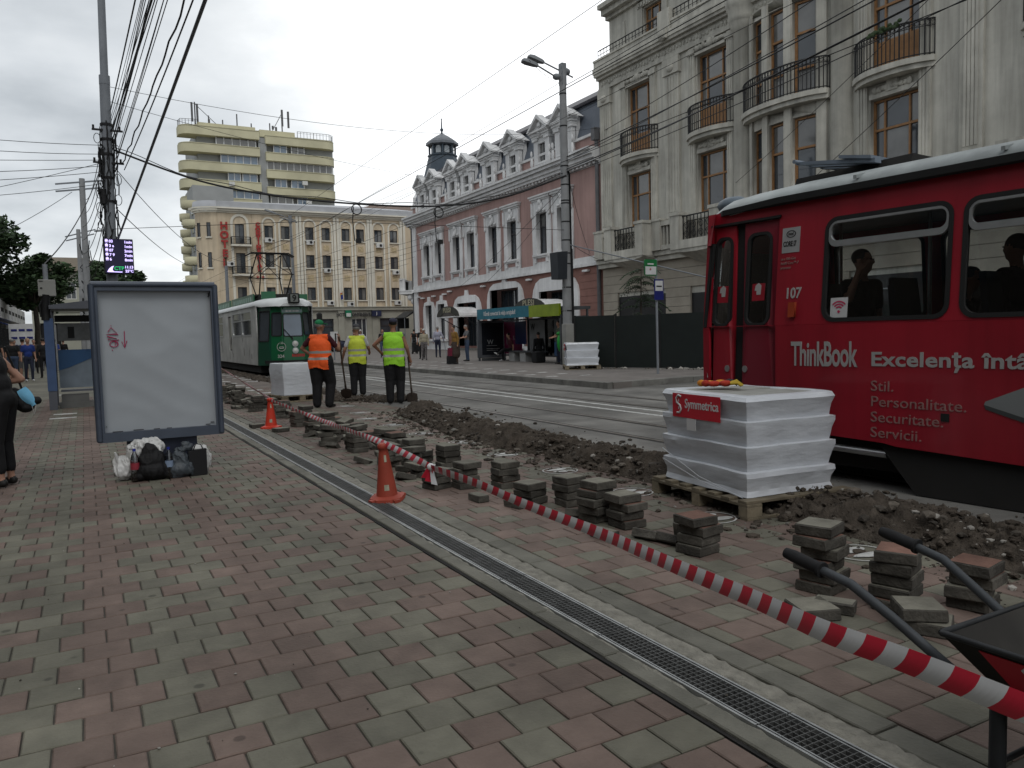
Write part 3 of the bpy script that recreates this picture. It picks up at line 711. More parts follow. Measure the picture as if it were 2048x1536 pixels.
    tr = tq.build('turret_base', M('dark slate turret', (0.045,0.062,0.08), 0.5, 0.15, 3, 0.1), B)
    m_tur = tr.data.materials[0]
    q = oct_([(1.0,17.6),(1.0,18.5)]); q.build('lantern', m_tur, B)
    for k in range(8):
        an = k*pi/4; ctr = Vector((c[0]+1.16*cos(an+o8), c[1]+1.16*sin(an+o8), 0))
        mb = MB(); mb.tube([ctr+Vector((0,0,17.62)), ctr+Vector((0,0,18.5))], .09, 6); mb.build('lantern_post', m_tur, B)
        mb = MB(); u = Vector((-sin(an),cos(an),0)); p = Vector((c[0]+.96*cos(an), c[1]+.96*sin(an), 0))
        pts = arch(-.24,.24,17.72,18.38,6); mb.prism(pts, lambda w: tuple(p+u*w[0]+Vector((0,0,w[1]))), lambda w: tuple(p+u*w[0]+Vector((.04*cos(an),.04*sin(an),w[1])))); mb.build('lantern_pane', M('lantern glass',(.35,.38,.40),.2) if k == 0 else bpy.data.materials['lantern glass'], B)
    q = oct_([(1.3,18.42),(1.5,18.5),(1.46,18.72),(1.2,18.95),(.72,19.25),(.1,19.58)]); q.build('turret_roof', M('turret cap', (0.13,0.14,0.155), 0.45, 0.15, 4), B)
    q = MB(); q.lathe([(.12,19.5),(.07,19.75),(.16,19.88),(.16,19.95),(.07,20.05),(.045,20.8),(.07,20.85),(.01,20.95)], c, 8); q.build('finial', m_tur, B)
    return B
pink_building()

# entrance canopies with lettered arched fronts
m_canf = M('dark canopy board', (0.035,0.035,0.03), 0.6); m_canl = M('pale canopy letters', (0.30,0.28,0.20), 0.6)
m_canw = M('white canopy roof', (0.62,0.62,0.62), 0.4)
def canopy(yc, label, word):
    B = T('entrance_canopy', label, 'canopy', (27, yc, 2.8), 'arched canopies over the pink building doors')
    w = 2.0
    mb = MB(); n = 12; P = [(yc+w*cos(pi*k/n), 2.82+.72*sin(pi*k/n)) for k in range(n+1)]; Q = [(yc+(w-.05)*cos(pi*k/n), 2.76+.72*sin(pi*k/n)) for k in range(n+1)][::-1]
    mb.prism(P+Q, lambda p:(25.05,p[0],p[1]), lambda p:(26.85,p[0],p[1])); mb.build('canopy_roof', m_canw, B)
    mb = MB(); fr = [(yc+(w+.05)*cos(pi*k/n), 2.82+.78*sin(pi*k/n)) for k in range(n+1)] + [(yc-w*.72,2.82),(yc-w*.4,3.05),(yc,3.12),(yc+w*.4,3.05),(yc+w*.72,2.82)]
    me = curve_mesh('canopy_front', [fr], .08, m_canf); f = put('canopy_front', me, B, lambda a,b,d:(25.0-d,a,b))
    tm = text_mesh(word, .52, .02, m_canl, .012, 1.15, 'CENTER', 1.15)
    put('canopy_letters', tm, f, lambda a,b,d: (24.94-d, yc-a, 3.14+b-.12*(a/1.2)**2))
    mb = MB()
    for sg in (-1,1): mb.box(25.1,26.86,yc+sg*w-.04,yc+sg*w+.04,2.72,2.84)
    mb.box(25.02,25.1,yc-w,yc+w,2.72,2.82); mb.build('canopy_frame', m_trim, B)
    mb = MB()
    for sg in (-1,1): mb.bar((25.3,yc+sg*w,2.75),(26.88,yc+sg*w,1.9),.05)
    mb.build('canopy_bracket', m_iron, B)
canopy(55.9, 'arched canopy with pale letters beside the lady in the ochre blouse, over the left door', 'PLESI')
canopy(43.2, 'arched canopy with pale letters directly above the bus shelter roof', 'PLESI')
# ================================================================== grey building
def railing(parent, path, z0, z1, step, name='railing', r=0.018, scroll=True):
    pts = [Vector((*p,0)) for p in path]; mb = MB()
    up = lambda v, z: (v.x, v.y, z)
    mb.tube([up(p,z1) for p in pts], .032, 5); mb.tube([up(p,z0+.08) for p in pts], .022, 5); mb.tube([up(p,z1-.24) for p in pts], .016, 5)
    L = [0]
    for i in range(len(pts)-1): L.append(L[-1]+(pts[i+1]-pts[i]).length)
    n = int(L[-1]/step); k = 0
    for j in range(n+1):
        d = L[-1]*j/n
        while k < len(pts)-2 and d > L[k+1]: k += 1
        p = pts[k]+(pts[k+1]-pts[k])*((d-L[k])/(L[k+1]-L[k])); t = (pts[k+1]-pts[k]).normalized()
        mb.bar(up(p,z0), up(p,z1), r*1.5 if j % 5 else r*2.2)
        if scroll and j < n:                                   # little rings in the top band
            c = p + t*(L[-1]/n/2); q = [(c.x+t.x*.07*cos(a), c.y+t.y*.07*cos(a), z1-.12+.085*sin(a)) for a in [2*pi*i/8 for i in range(9)]]
            mb.tube(q, .010, 4, cap=False)
    return mb.build(name, m_iron, parent)
def swag(mb, F, a0, a1, b, h, seed):
    rr = random.Random(seed); n = int((a1-a0)/.16)
    for i in range(n):
        u = (i+.5)/n; a = a0+(a1-a0)*u; hh = h*(.6+.4*cos((u-.5)*pi*2))
        for _ in range(2): mb.ell(F(a+rr.uniform(-.05,.05), b+rr.uniform(-.4,.4)*hh, .1), (.09,.11,.12*rr.uniform(.7,1.3)), 7, 4)
def grey_building():
    B = T('grey_building', 'tall grey stucco building with timber windows and curved wrought iron balconies behind the red tram', 'building', (27, 24, 0))
    F = facX(27.0)
    bays = [(34.28,.98),(28.7,1.0),(19.12,.98),(12.9,.98)]
    bow0, bow1 = 26.25, 21.75
    rest = [rect(bow0,37.78,5.0,15.15), rect(-14,bow1,5.0,15.15)]
    H = lambda cs: [rect(c-w,c+w,7.1,9.95) for c,w in cs] + [rect(c-w,c+w,10.9,14.65) for c,w in cs]
    panel('wall', [rest[0]] + H(bays[:2]), F, -.5, 0, m_grey, B)
    panel('wall', [rest[1]] + H(bays[2:]+[(7.0,.98),(1.0,.98)]), F, -.5, 0, m_grey, B)
    def bowF(a,b,d):
        u = (a-(bow0+bow1)/2)/((bow0-bow1)/2); return (27.0 - .85*sqrt(max(0,1-.92*u*u)) + .24 - d, a, b)
    bw = [(25.42,.33),(24.25,.42),(22.88,.52)]
    bw = [(25.40,.36),(24.0,.46),(22.60,.36)]
    bw = [(25.38,.34),(24.22,.40),(22.86,.50)]
    outl = [(bow0-(bow0-bow1)*k/14,5.0) for k in range(15)] + [(bow1+(bow0-bow1)*k/14,15.15) for k in range(15)]
    panel('bow_wall', [outl]+[rect(c-w,c+w,6.9,10.05) for c,w in bw]+[rect(c-w,c+w,10.95,14.75) for c,w in bw], bowF, -.35, 0, m_greyl, B)
    for c,w in bw:
        fwin(B, bowF, c-w, c+w, 6.92, 10.03, m_wood, [m_wg,m_wg2], (), (.60,), .09, -.2)
        fwin(B, bowF, c-w, c+w, 10.97, 14.73, m_wood, [m_wg2,m_wg], (), (.28,.66,), .09, -.2)
    for c in (25.95,24.82,23.55,22.1):
        mb = MB(); fbox(mb,bowF,c-.17,c+.17,5.0,15.1,0,.1); mb.build('bow_pilaster', m_greyl, B)
    for c,w in bays+[(7.0,.98),(1.0,.98)]:
        fwin(B, F, c-w, c+w, 7.12, 9.93, m_wood, [m_wg,m_wg2], (.24,.76), (.60,), .085, -.24)
        wn = fwin(B, F, c-w, c+w, 10.92, 14.63, m_wood, [m_wg2,m_wg], (.24,.76), (.30,.66), .085, -.24)
        q = MB(); fbox(q,F,c-w*.9,c+w*.9,11.0,12.0,-.25,-.17); q.build('door_panel', m_wood, wn)
        mb = MB()
        for sg in (-1,1):
            fbox(mb,F,c+sg*(w+.08),c+sg*(w+.52),5.6,15.1,0,.12)
            for k in range(3): a = c+sg*(w+.17+.13*k); fbox(mb,F,a-.035,a+.035,7.0,14.8,.12,.145)
            fbox(mb,F,c+sg*(w+.04),c+sg*(w+.56),14.75,15.0,.12,.2)
        fbox(mb,F,c-w,c+w,9.95,10.14,0,.1); fbox(mb,F,c-.22,c+.22,10.1,10.75,0,.14); swag(mb,F,c-w*.8,c+w*.8,10.25,.12,int(c))
        fbox(mb,F,c-w-.02,c+w+.02,14.65,14.78,0,.16); swag(mb,F,c-w,c+w,14.98,.22,int(c)+3); mb.ell(F(c,14.98,.1),(.16,.25,.24),8,5)
        mb.build('window_surround', m_greyl, B)
    # main pilasters and the half columns that flank the bow
    for (a0,a1) in ((36.75,37.75),(30.95,32.0),(15.75,16.55),(9.8,10.6)):
        mb = MB(); fbox(mb,F,a0,a1,5.0,15.15,0,.13); fbox(mb,F,a0-.08,a1+.08,14.3,15.1,.0,.22); c=(a0+a1)/2
        for k in range(4): a = a0+.2+(a1-a0-.4)*k/3; fbox(mb,F,a-.05,a+.05,7.4,14.2,.13,.16)
        mb.ell(F(c,14.6,.2),(.14,.3,.22),8,5); mb.build('pilaster', m_greyl, B)
    for a in (26.65,21.35):
        mb = MB(); mb.lathe([(.5,5.0),(.48,14.7),(.55,14.75),(.6,15.0),(.66,15.15)], F(a,0,-.05), 18, a0=pi/2, a1=3*pi/2); mb.build('half_column', m_greyl, B)
        mb = MB(); mb.lathe([(.60,15.10),(.68,15.2),(.72,15.35),(.72,15.7),(.80,15.8),(.84,16.0),(.84,16.34),(.3,16.36)], F(a,0,-.05), 18, a0=pi/2, a1=3*pi/2); mb.build('column_capital', m_greyl, B)
    # entablature with frieze, then the roof terrace parapet and the set back attic
    mb = MB()
    for (b0,b1,d) in ((15.15,15.3,.14),(15.3,15.75,.10),(15.75,15.9,.28),(15.9,16.05,.45),(16.05,16.35,.52)): fbox(mb,F,-14,37.85,b0,b1,-.5,d)
    mb.build('entablature', m_greyl, B)
    fz = MB(); rr = random.Random(3)
    for k in range(150):
        a = 37.5-.24*k; fz.ell(F(a,15.5+rr.uniform(-.05,.08),.1),(.07,.10,.1*rr.uniform(.8,1.5)),6,4)
    fz.build('frieze_ornament', m_greyl, B)
    mb = MB(); fbox(mb,F,-14,37.9,16.35,16.75,-.4,.40); fbox(mb,F,-14,37.9,16.75,16.85,-.4,.46); mb.build('terrace_parapet', m_grey, B)
    for a in (31.6,26.6,16.2):
        mb = MB(); fbox(mb,F,a-.45,a+.45,16.35,17.45,.1,.52); fbox(mb,F,a-.3,a+.3,16.0,16.5,.5,.66); mb.ell(F(a,16.2,.6),(.2,.25,.3),8,5); mb.build('parapet_pier', m_grey, B)
    for (a0,a1) in ((32.1,37.6),(27.1,31.1),(16.7,26.1),(0,15.7)):
        railing(B, [(26.72,a0),(26.72,a1)], 16.85, 17.35, .28, 'terrace_railing', .016, False)
    att = [rect(-14,37.2,16.35,19.3)] + [rect(c-.75,c+.75,16.9,18.55) for c in (33.3,27.5,21.5,15.5)]
    FA = facX(27.25)
    panel('attic_wall', att, FA, -.5, 0, m_grey, B)
    for c in (33.3,27.5,21.5,15.5): fwin(B, FA, c-.75, c+.75, 16.92, 18.53, m_wood, [m_wg2,m_wg], (.3,.72), (.58,), .08, -.2)
    for c in (33.3,27.5,21.5,15.5):
        mb = MB()
        for sg in (-1,1): fbox(mb,FA,c+sg*.8,c+sg*1.2,16.4,18.9,0,.1)
        fbox(mb,FA,c-1.2,c+1.2,18.62,18.9,.0,.14)
        for k in range(9): a = c-1.0+.25*k; fbox(mb,FA,a-.06,a+.06,18.66,18.86,.14,.2)
        mb.build('window_surround', m_greyl, B)
    for a in (36.2,30.4,24.5): mb = MB(); fbox(mb,FA,a-.5,a+.5,16.5,18.5,0,.05); mb.build('attic_panel', m_greyl, B)
    mb = MB()
    for (b0,b1,d) in ((19.0,19.2,.2),(19.2,19.5,.5),(19.5,19.75,.75)): fbox(mb,FA,-14,37.3,b0,b1,-.5,d)
    mb.build('top_cornice', m_grey, B)
    mb = MB(); mb.box(27.75,40,-14,37.2,16,20.2); mb.box(27.5,40,37.25,37.78,0,16.4); mb.box(39,40,-14,37.2,0,16.5); mb.box(27.5,40,-14,-13.5,0,16.4); mb.build('rear_walls', m_grey, B)
    # upper balconies: curved slabs with iron railings
    for (c,hw,pr) in ((34.3,1.62,.62),(28.7,1.7,.62),(24.05,2.3,.55),(19.15,1.68,.62),(12.9,1.68,.62)):
        base = bowF if c == 24.05 else F; n = 14
        arc = [(c+hw*(1-2*k/n), pr*(1-abs(1-2*k/n)**2.6)+.12) for k in range(n+1)]
        if c == 24.05: arc = [(a, .35+.30*(1-abs((a-c)/hw)**2.6)+.5*sqrt(max(0,1-((a-c)/2.4)**2))) for a,_ in arc]
        out = [(27.0-d,a) for a,d in arc]
        mb = MB()
        for (z0,z1,e) in ((10.5,10.68,-.12),(10.68,10.88,0.02)):
            ring_ = [(p[0]+(.12 if e<0 else 0), p[1]) for p in out]
            mb.prism([(27.1,ring_[0][1])]+ring_+[(27.1,ring_[-1][1])], lambda p:(p[0],p[1],z0), lambda p:(p[0],p[1],z1))
        bl = mb.build('balcony', m_greyl, B)
        ins = [(p[0]+.07, c+(p[1]-c)*.97) for p in out]
        railing(bl, [(26.98,ins[0][1])]+ins+[(26.98,ins[-1][1])], 10.88, 12.15, .16)
    pot = MB()
    for k in range(26): pot.ell((26.2+random.uniform(-.1,.1),19.6-.05*k+random.uniform(-.05,.05),12.1+random.uniform(-.1,.12)),(.07,.09,.08),6,4)
    pot.build('balcony_plants', M('balcony leaves',(.03,.05,.02),.8), B)
    # first floor balustrade and two projecting balconets
    mb = MB(); fbox(mb,F,-14,37.85,5.0,5.25,0,.36); fbox(mb,F,-14,37.85,5.25,5.5,0,.5); fbox(mb,F,-14,37.85,5.5,5.72,.1,.6); mb.build('balustrade_base', m_greyl, B)
    mb = MB(); fbox(mb,F,-14,37.85,6.72,6.95,.28,.6); mb.build('balustrade_rail', m_greyl, B)
    bm_ = MB(); bm_.box(-.05,.05,-.055,.055,5.72,6.72); bme = bm_.mesh('baluster', m_greyl)
    for k in range(150):
        y = 37.5-.26*k
        if not any(abs(y-c) < 1.75 for c,_ in bays) and y > 10: link('baluster', bme, B, (26.56-27, y-24, 0))
    for a in (37.4,32.3,30.6,26.7,21.3,16.2):
        mb = MB(); fbox(mb,F,a-.4,a+.4,5.5,7.05,.2,.66); fbox(mb,F,a-.45,a+.45,7.0,7.12,.15,.7); mb.build('balustrade_pier', m_greyl, B)
    for c,w in bays:
        mb = MB(); fbox(mb,F,c-1.7,c+1.7,5.3,5.72,.3,1.25)
        n = 10; pr = [(c+1.7*cos(pi*k/n), 5.3-.75*sin(pi*k/n)) for k in range(n+1)]
        mb.prism(pr, lambda p: F(p[0],p[1],.0), lambda p: F(p[0],5.3-(5.3-p[1])*.25,1.2))
        for sg in (-1,1): fbox(mb,F,c+sg*1.05,c+sg*1.7,5.72,7.0,.75,1.25); fbox(mb,F,c+sg*1.0,c+sg*1.75,6.95,7.1,.7,1.3); fbox(mb,F,c+sg*1.5,c+sg*1.7,5.72,7.0,.3,.75)
        bl = mb.build('balconet', m_greyl, B)
        q = MB(); x = 26.0
        for k in range(9): y = c-1.0+.25*k; q.bar((x,y,5.72),(x,y,6.85),.035)
        for k in range(4):
            for z in (5.98,6.4): 
                y = c-.75+.5*k; q.tube([(x-.02,y+.2*cos(a)*(1-a/14),z+.2*sin(a)*(1-a/14)) for a in [i*.7 for i in range(13)]], .02, 4)
        q.bar((x,c-1.05,6.88),(x,c+1.05,6.88),.06); q.build('railing', m_iron, bl)
    # ground floor: long stone courses with recessed joints, door and shop openings
    mb = MB(); fbox(mb,F,-14,37.8,.1,5.0,-.5,-.05); mb.build('ground_floor_wall', m_grey, B)
    m_gst = M('beige stone courses', (0.36,0.325,0.27), 0.9, 0.1, 2, 0.2, 25, dirt=0.15, rnd=.06)
    ops = [(32.2,36.4,3.3),(26.9,30.3,3.2),(17.2,21.0,3.3)]
    for k in range(10):
        z0 = .16+.484*k; z1 = z0+.465; segs = [(-14,37.8)]
        for (a0,a1,zt) in ops:
            if z0 < zt-.1:
                ns = []
                for (s0,s1) in segs:
                    if a0 > s0 and a1 < s1: ns += [(s0,a0),(a1,s1)]
                    else: ns.append((s0,s1))
                segs = ns
        for (s0,s1) in segs:
            mb = MB(); fbox(mb,F,s0,s1,z0,min(z1,4.99),-.05,.06); mb.build('stone_course', m_gst, B)
    for (a0,a1,zt) in ops:
        mb = MB(); fbox(mb,F,a0,a1,.15,zt,-.05,-.04); mb.build('doorway', m_dark, B)
    return B
grey_building()

# ================================================================== hotel
def hotel():
    B = T('hotel', 'cream four storey hotel with arched window columns and vertical red letters, behind the green tram', 'building', (22, 83, 0))
    F = facY(83.0)
    cols = [17.32,19.0,21.5,23.25,25.41,27.02,29.05,30.85]
    rows = [(5.40,6.75),(8.8,10.15),(11.72,13.05)]
    holes = [rect(c-.44,c+.44,b0,b1) for c in cols for b0,b1 in rows] + [rect(14.0,14.9,b0,b1) for b0,b1 in ((5.6,6.75),(8.15,10.18),(11.1,13.07))]
    panel('wall', [rect(12.3,34.5,4.6,14.15)] + holes, F, -.4, 0, m_hot, B)
    rr = random.Random(4)
    for c in cols:
        for b0,b1 in rows: fwin(B, F, c-.44, c+.44, b0, b1, m_wfd, [m_wg,m_wg2], (.5,), (), .06, -.14)
        me = curve_mesh('arch_band', [[(c-.72,4.62)]+[(c-.55,4.62)]+[(c-.55,13.2)]+[(c+.55*cos(pi-pi*k/8), 13.2+.55*sin(pi*k/8)) for k in range(1,8)]+[(c+.55,13.2),(c+.55,4.62),(c+.72,4.62),(c+.72,13.2)]+[(c+.72*cos(pi*k/8), 13.2+.72*sin(pi*k/8)) for k in range(1,8)]+[(c-.72,13.2)]], .12, m_hotw)
        put('arch_band', me, B, lambda a,b,d: F(a,b,.05+d))
        for b0,b1 in rows:
            mb = MB(); fbox(mb,F,c-.54,c+.54,b0-.12,b0-.01,0,.14); mb.build('window_sill', m_hotw, B)
        for z in (7.75,10.9):
            mb = MB(); fbox(mb,F,c-.3,c+.3,z-.3,z+.3,0,.03); fbox(mb,F,c-.22,c+.22,z-.2,z+.2,.03,.05); mb.build('relief_panel', M('worn relief',(.46,.37,.23),.9,.3,6) if 'worn relief' not in bpy.data.materials else bpy.data.materials['worn relief'], B)
    for b0,b1 in ((5.6,6.75),(8.15,10.18),(11.1,13.07)): fwin(B, F, 14.0, 14.9, b0, b1, m_wfd, [m_wg2,m_wg], (.5,), (), .06, -.14)
    me = curve_mesh('arch_band', [[(13.55,4.62),(13.8,4.62),(13.8,13.2)]+[(14.45+.65*cos(pi-pi*k/8), 13.2+.65*sin(pi*k/8)) for k in range(1,8)]+[(15.1,13.2),(15.1,4.62),(15.35,4.62),(15.35,13.2)]+[(14.45+.9*cos(pi*k/8), 13.2+.9*sin(pi*k/8)) for k in range(1,8)]+[(13.55,13.2)]], .12, m_hotw)
    put('arch_band', me, B, lambda a,b,d: F(a,b,.05+d))
    for x in (20.2,20.54,24.17,24.53,27.9,28.22,31.7,32.05):
        mb = MB(); fbox(mb,F,x-.13,x+.13,4.62,14.1,0,.16); mb.build('rib', m_hotw, B)
    for x in (12.62,15.95): mb = MB(); fbox(mb,F,x-.28,x+.62,4.62,14.1,0,.07); mb.build('sign_pilaster', m_hot, B)
    # rounded corner at the left and its flank
    mb = MB(); mb.lathe([(1.8,.1),(1.8,14.15)], (12.3,84.8,0), 12, a0=pi, a1=1.5*pi); mb.hexa([(10.5,84.8,.1),(10.9,84.8,.1),(16.5,95,.1),(16.1,95.2,.1),(10.5,84.8,14.15),(10.9,84.8,14.15),(16.5,95,14.15),(16.1,95.2,14.15)]); mb.build('corner_wall', m_hot, B)
    for an in (1.16*pi,1.36*pi):
        for b0,b1 in ((5.4,6.75),(8.7,10.2),(11.75,13.15)):
            c = Vector((12.3+1.8*cos(an), 84.8+1.8*sin(an), 0)); u = Vector((-sin(an),cos(an),0)); n = Vector((cos(an),sin(an),0))
            FC = lambda a,b,d: tuple(c+u*a+n*d+Vector((0,0,b)))
            fwin(B, FC, -.18, .18, b0, b1, m_wfd, m_wg, (), (), .05, .02)
            mb = MB(); fbox(mb,FC,-.3,.3,b0-.14,b0,0,.12); mb.build('window_sill', m_hotw, B)
    # ground floor
    gh = [rect(21.3,23.7,1.4,3.4),rect(25.7,27.4,.2,3.4),rect(28.9,31.2,1.4,3.4),rect(14,19.5,1.0,3.4)]
    panel('ground_floor_wall', [rect(12.3,34.5,.1,4.3)]+gh, F, -.4, .05, m_hotg, B)
    fwin(B,F,21.3,23.7,1.4,3.4,m_wfd,m_wg,(.5,),(.6,),.08,-.15); fwin(B,F,28.9,31.2,1.4,3.4,m_wfd,m_wg,(.5,),(.6,),.08,-.15)
    fwin(B,F,25.7,27.4,.2,3.4,m_ac,m_wg,(.3,.7),(),.08,-.15,'entrance_door'); fwin(B,F,14,19.5,1,3.4,m_wfd,m_wg,(.25,.5,.75),(.6,),.08,-.15)
    mb = MB(); fbox(mb,F,12.0,34.5,4.3,4.6,-.1,.28); fbox(mb,F,12.0,34.5,4.6,4.68,-.1,.36); mb.build('belt_course', m_hotg, B)
    for x in (24.2,28.0): mb = MB(); fbox(mb,F,x,x+.65,.1,4.3,.05,.2); mb.build('ground_pilaster', m_hotg, B)
    # cornice and roof
    mb = MB()
    for (b0,b1,d) in ((14.15,14.3,.15),(14.3,14.5,.35),(14.5,14.65,.6)):
        fbox(mb,F,12.3,34.6,b0,b1,-.4,d); mb.lathe([(1.8+d,b0),(1.8+d,b1)], (12.3,84.8,0), 12, a0=pi, a1=1.5*pi); mb.hexa([(10.5-d,84.8,b0),(11,84.8,b0),(16.5,95,b0),(16.1-d,95.2,b0),(10.5-d,84.8,b1),(11,84.8,b1),(16.5,95,b1),(16.1-d,95.2,b1)])
    mb.build('cornice', m_hotw, B)
    mb = MB(); fbox(mb,F,12.3,34.5,14.65,15.25,-.4,.2); mb.lathe([(2.05,14.65),(1.95,15.3),(.2,15.5)], (12.3,84.8,0), 12, a0=pi, a1=1.5*pi)
    mb.hexa([(12.3,82.8,15.25),(34.5,82.8,15.25),(34.5,92,15.25),(12.3,92,15.25),(14,88,15.6),(29.5,87,16.2),(29.5,92,16.2),(14,92,15.6)]); mb.build('roof', m_zinc, B)
    mb = MB(); mb.prism([(27,84),(34.5,84),(34.5,86),(29.2,86)], lambda p:(p[0],p[1],15.2), lambda p:(29.4 if p[0]<30 else 34.5, p[1]+2, 16.3)); mb.build('roof_hip', M('brown roof',(.16,.12,.10),.8), B)
    mb = MB(); mb.box(16.3,34.5,84.2,104,4,14.9); mb.box(12.4,16.4,84.2,86,.1,14.6); mb.box(16.4,34.4,83.5,104,.1,4.2); mb.build('rear_walls', m_hot, B)
    # balconies at the tall windows
    for z in (10.98,8.02):
        mb = MB(); fbox(mb,F,13.5,15.45,z-.18,z,0,.75); bl = mb.build('balcony', m_hotw, B)
        railing(bl, [(13.55,82.98),(13.55,82.32),(15.4,82.32),(15.4,82.98)], z, z+.75, .13, 'railing', .016, False)
    # air conditioners
    def ac(x,z):
        mb = MB(); mb.box(x-.36,x+.36,82.62,82.95,z,z+.48); mb.tube([(x+.1,82.61,z+.24),(x+.1,82.6,z+.24)], .17, 12); a = mb.build('air_conditioner', m_ac, B)
        g = MB(); g.tube([(x+.1,82.605,z+.24),(x+.1,82.59,z+.24)], .15, 12); g.build('fan_grille', m_dark, a)
    for x,z in ((17.2,11.3),(21.45,11.2),(29.1,11.1),(23.2,8.3),(30.9,8.2),(23.4,4.85),(25.6,4.72),(31.0,4.85),(13.4,8.8)): ac(x,z)
    # red vertical lettering
    def letter(ch, x, z, h):
        me = text_mesh(ch, h*1.37, .12, m_red, .045, 1.0, 'CENTER'); put('sign_letter', me, B, lambda a,b,d: (x+a, 82.75-d, z+b))
    for ch,z in zip('HOTEL', (12.48,11.58,10.66,9.74,8.82)): letter(ch, 12.92, z, .74)
    for i,ch in enumerate('CONTINENTAL'): letter(ch, 16.2, 12.86-.452*i, .42)
    for x in (15.98,16.5):
        me = curve_mesh('sign_star', [[(.2*(1 if k%2==0 else .42)*sin(pi*k/5), .2*(1 if k%2==0 else .42)*cos(pi*k/5)) for k in range(10)]], .1, m_red); put('sign_star', me, B, lambda a,b,d: (x+a,82.75-d,7.75+b))
    me = text_mesh('HOTEL CONTINENTAL', .5, .08, m_wfd, .012, .82); put('sign_letters', me, B, lambda a,b,d: (24.0+a,82.8-d,3.65+b))
    mb = MB(); fbox(mb,F,27.9,28.95,3.6,4.22,.2,.5); mb.build('blue_box_sign', M('navy sign',(.02,.025,.06),.5), B)
    me = text_mesh('J', .4, .02, m_ac, .01); put('box_sign_mark', me, B, lambda a,b,d: (28.35+a,82.48-d,3.8+b))
    mb = MB(); fbox(mb,F,24.95,25.6,3.55,4.28,.3,.4); mb.build('green_sign', M('green shop sign',(.01,.16,.08),.5), B)
    mb = MB(); fbox(mb,F,25.02,25.52,3.6,3.98,.4,.42); mb.build('sign_panel', m_ac, B)
    # a small flag
    mb = MB(); mb.bar((24.62,82.9,5.35),(24.62,82.2,6.3),.03); f = mb.build('flag_pole', m_wfd, B)
    for i,(c) in enumerate(((.02,.03,.20),(.55,.42,.02),(.4,.02,.03))):
        q = MB(); q.box(24.6-.17,24.62+.02,82.3+.1*i,82.4+.1*i,5.45+.12*i,5.95+.1*i); q.build('flag_stripe', M('flag %d'%i,c,.8), f)
    return B
hotel()

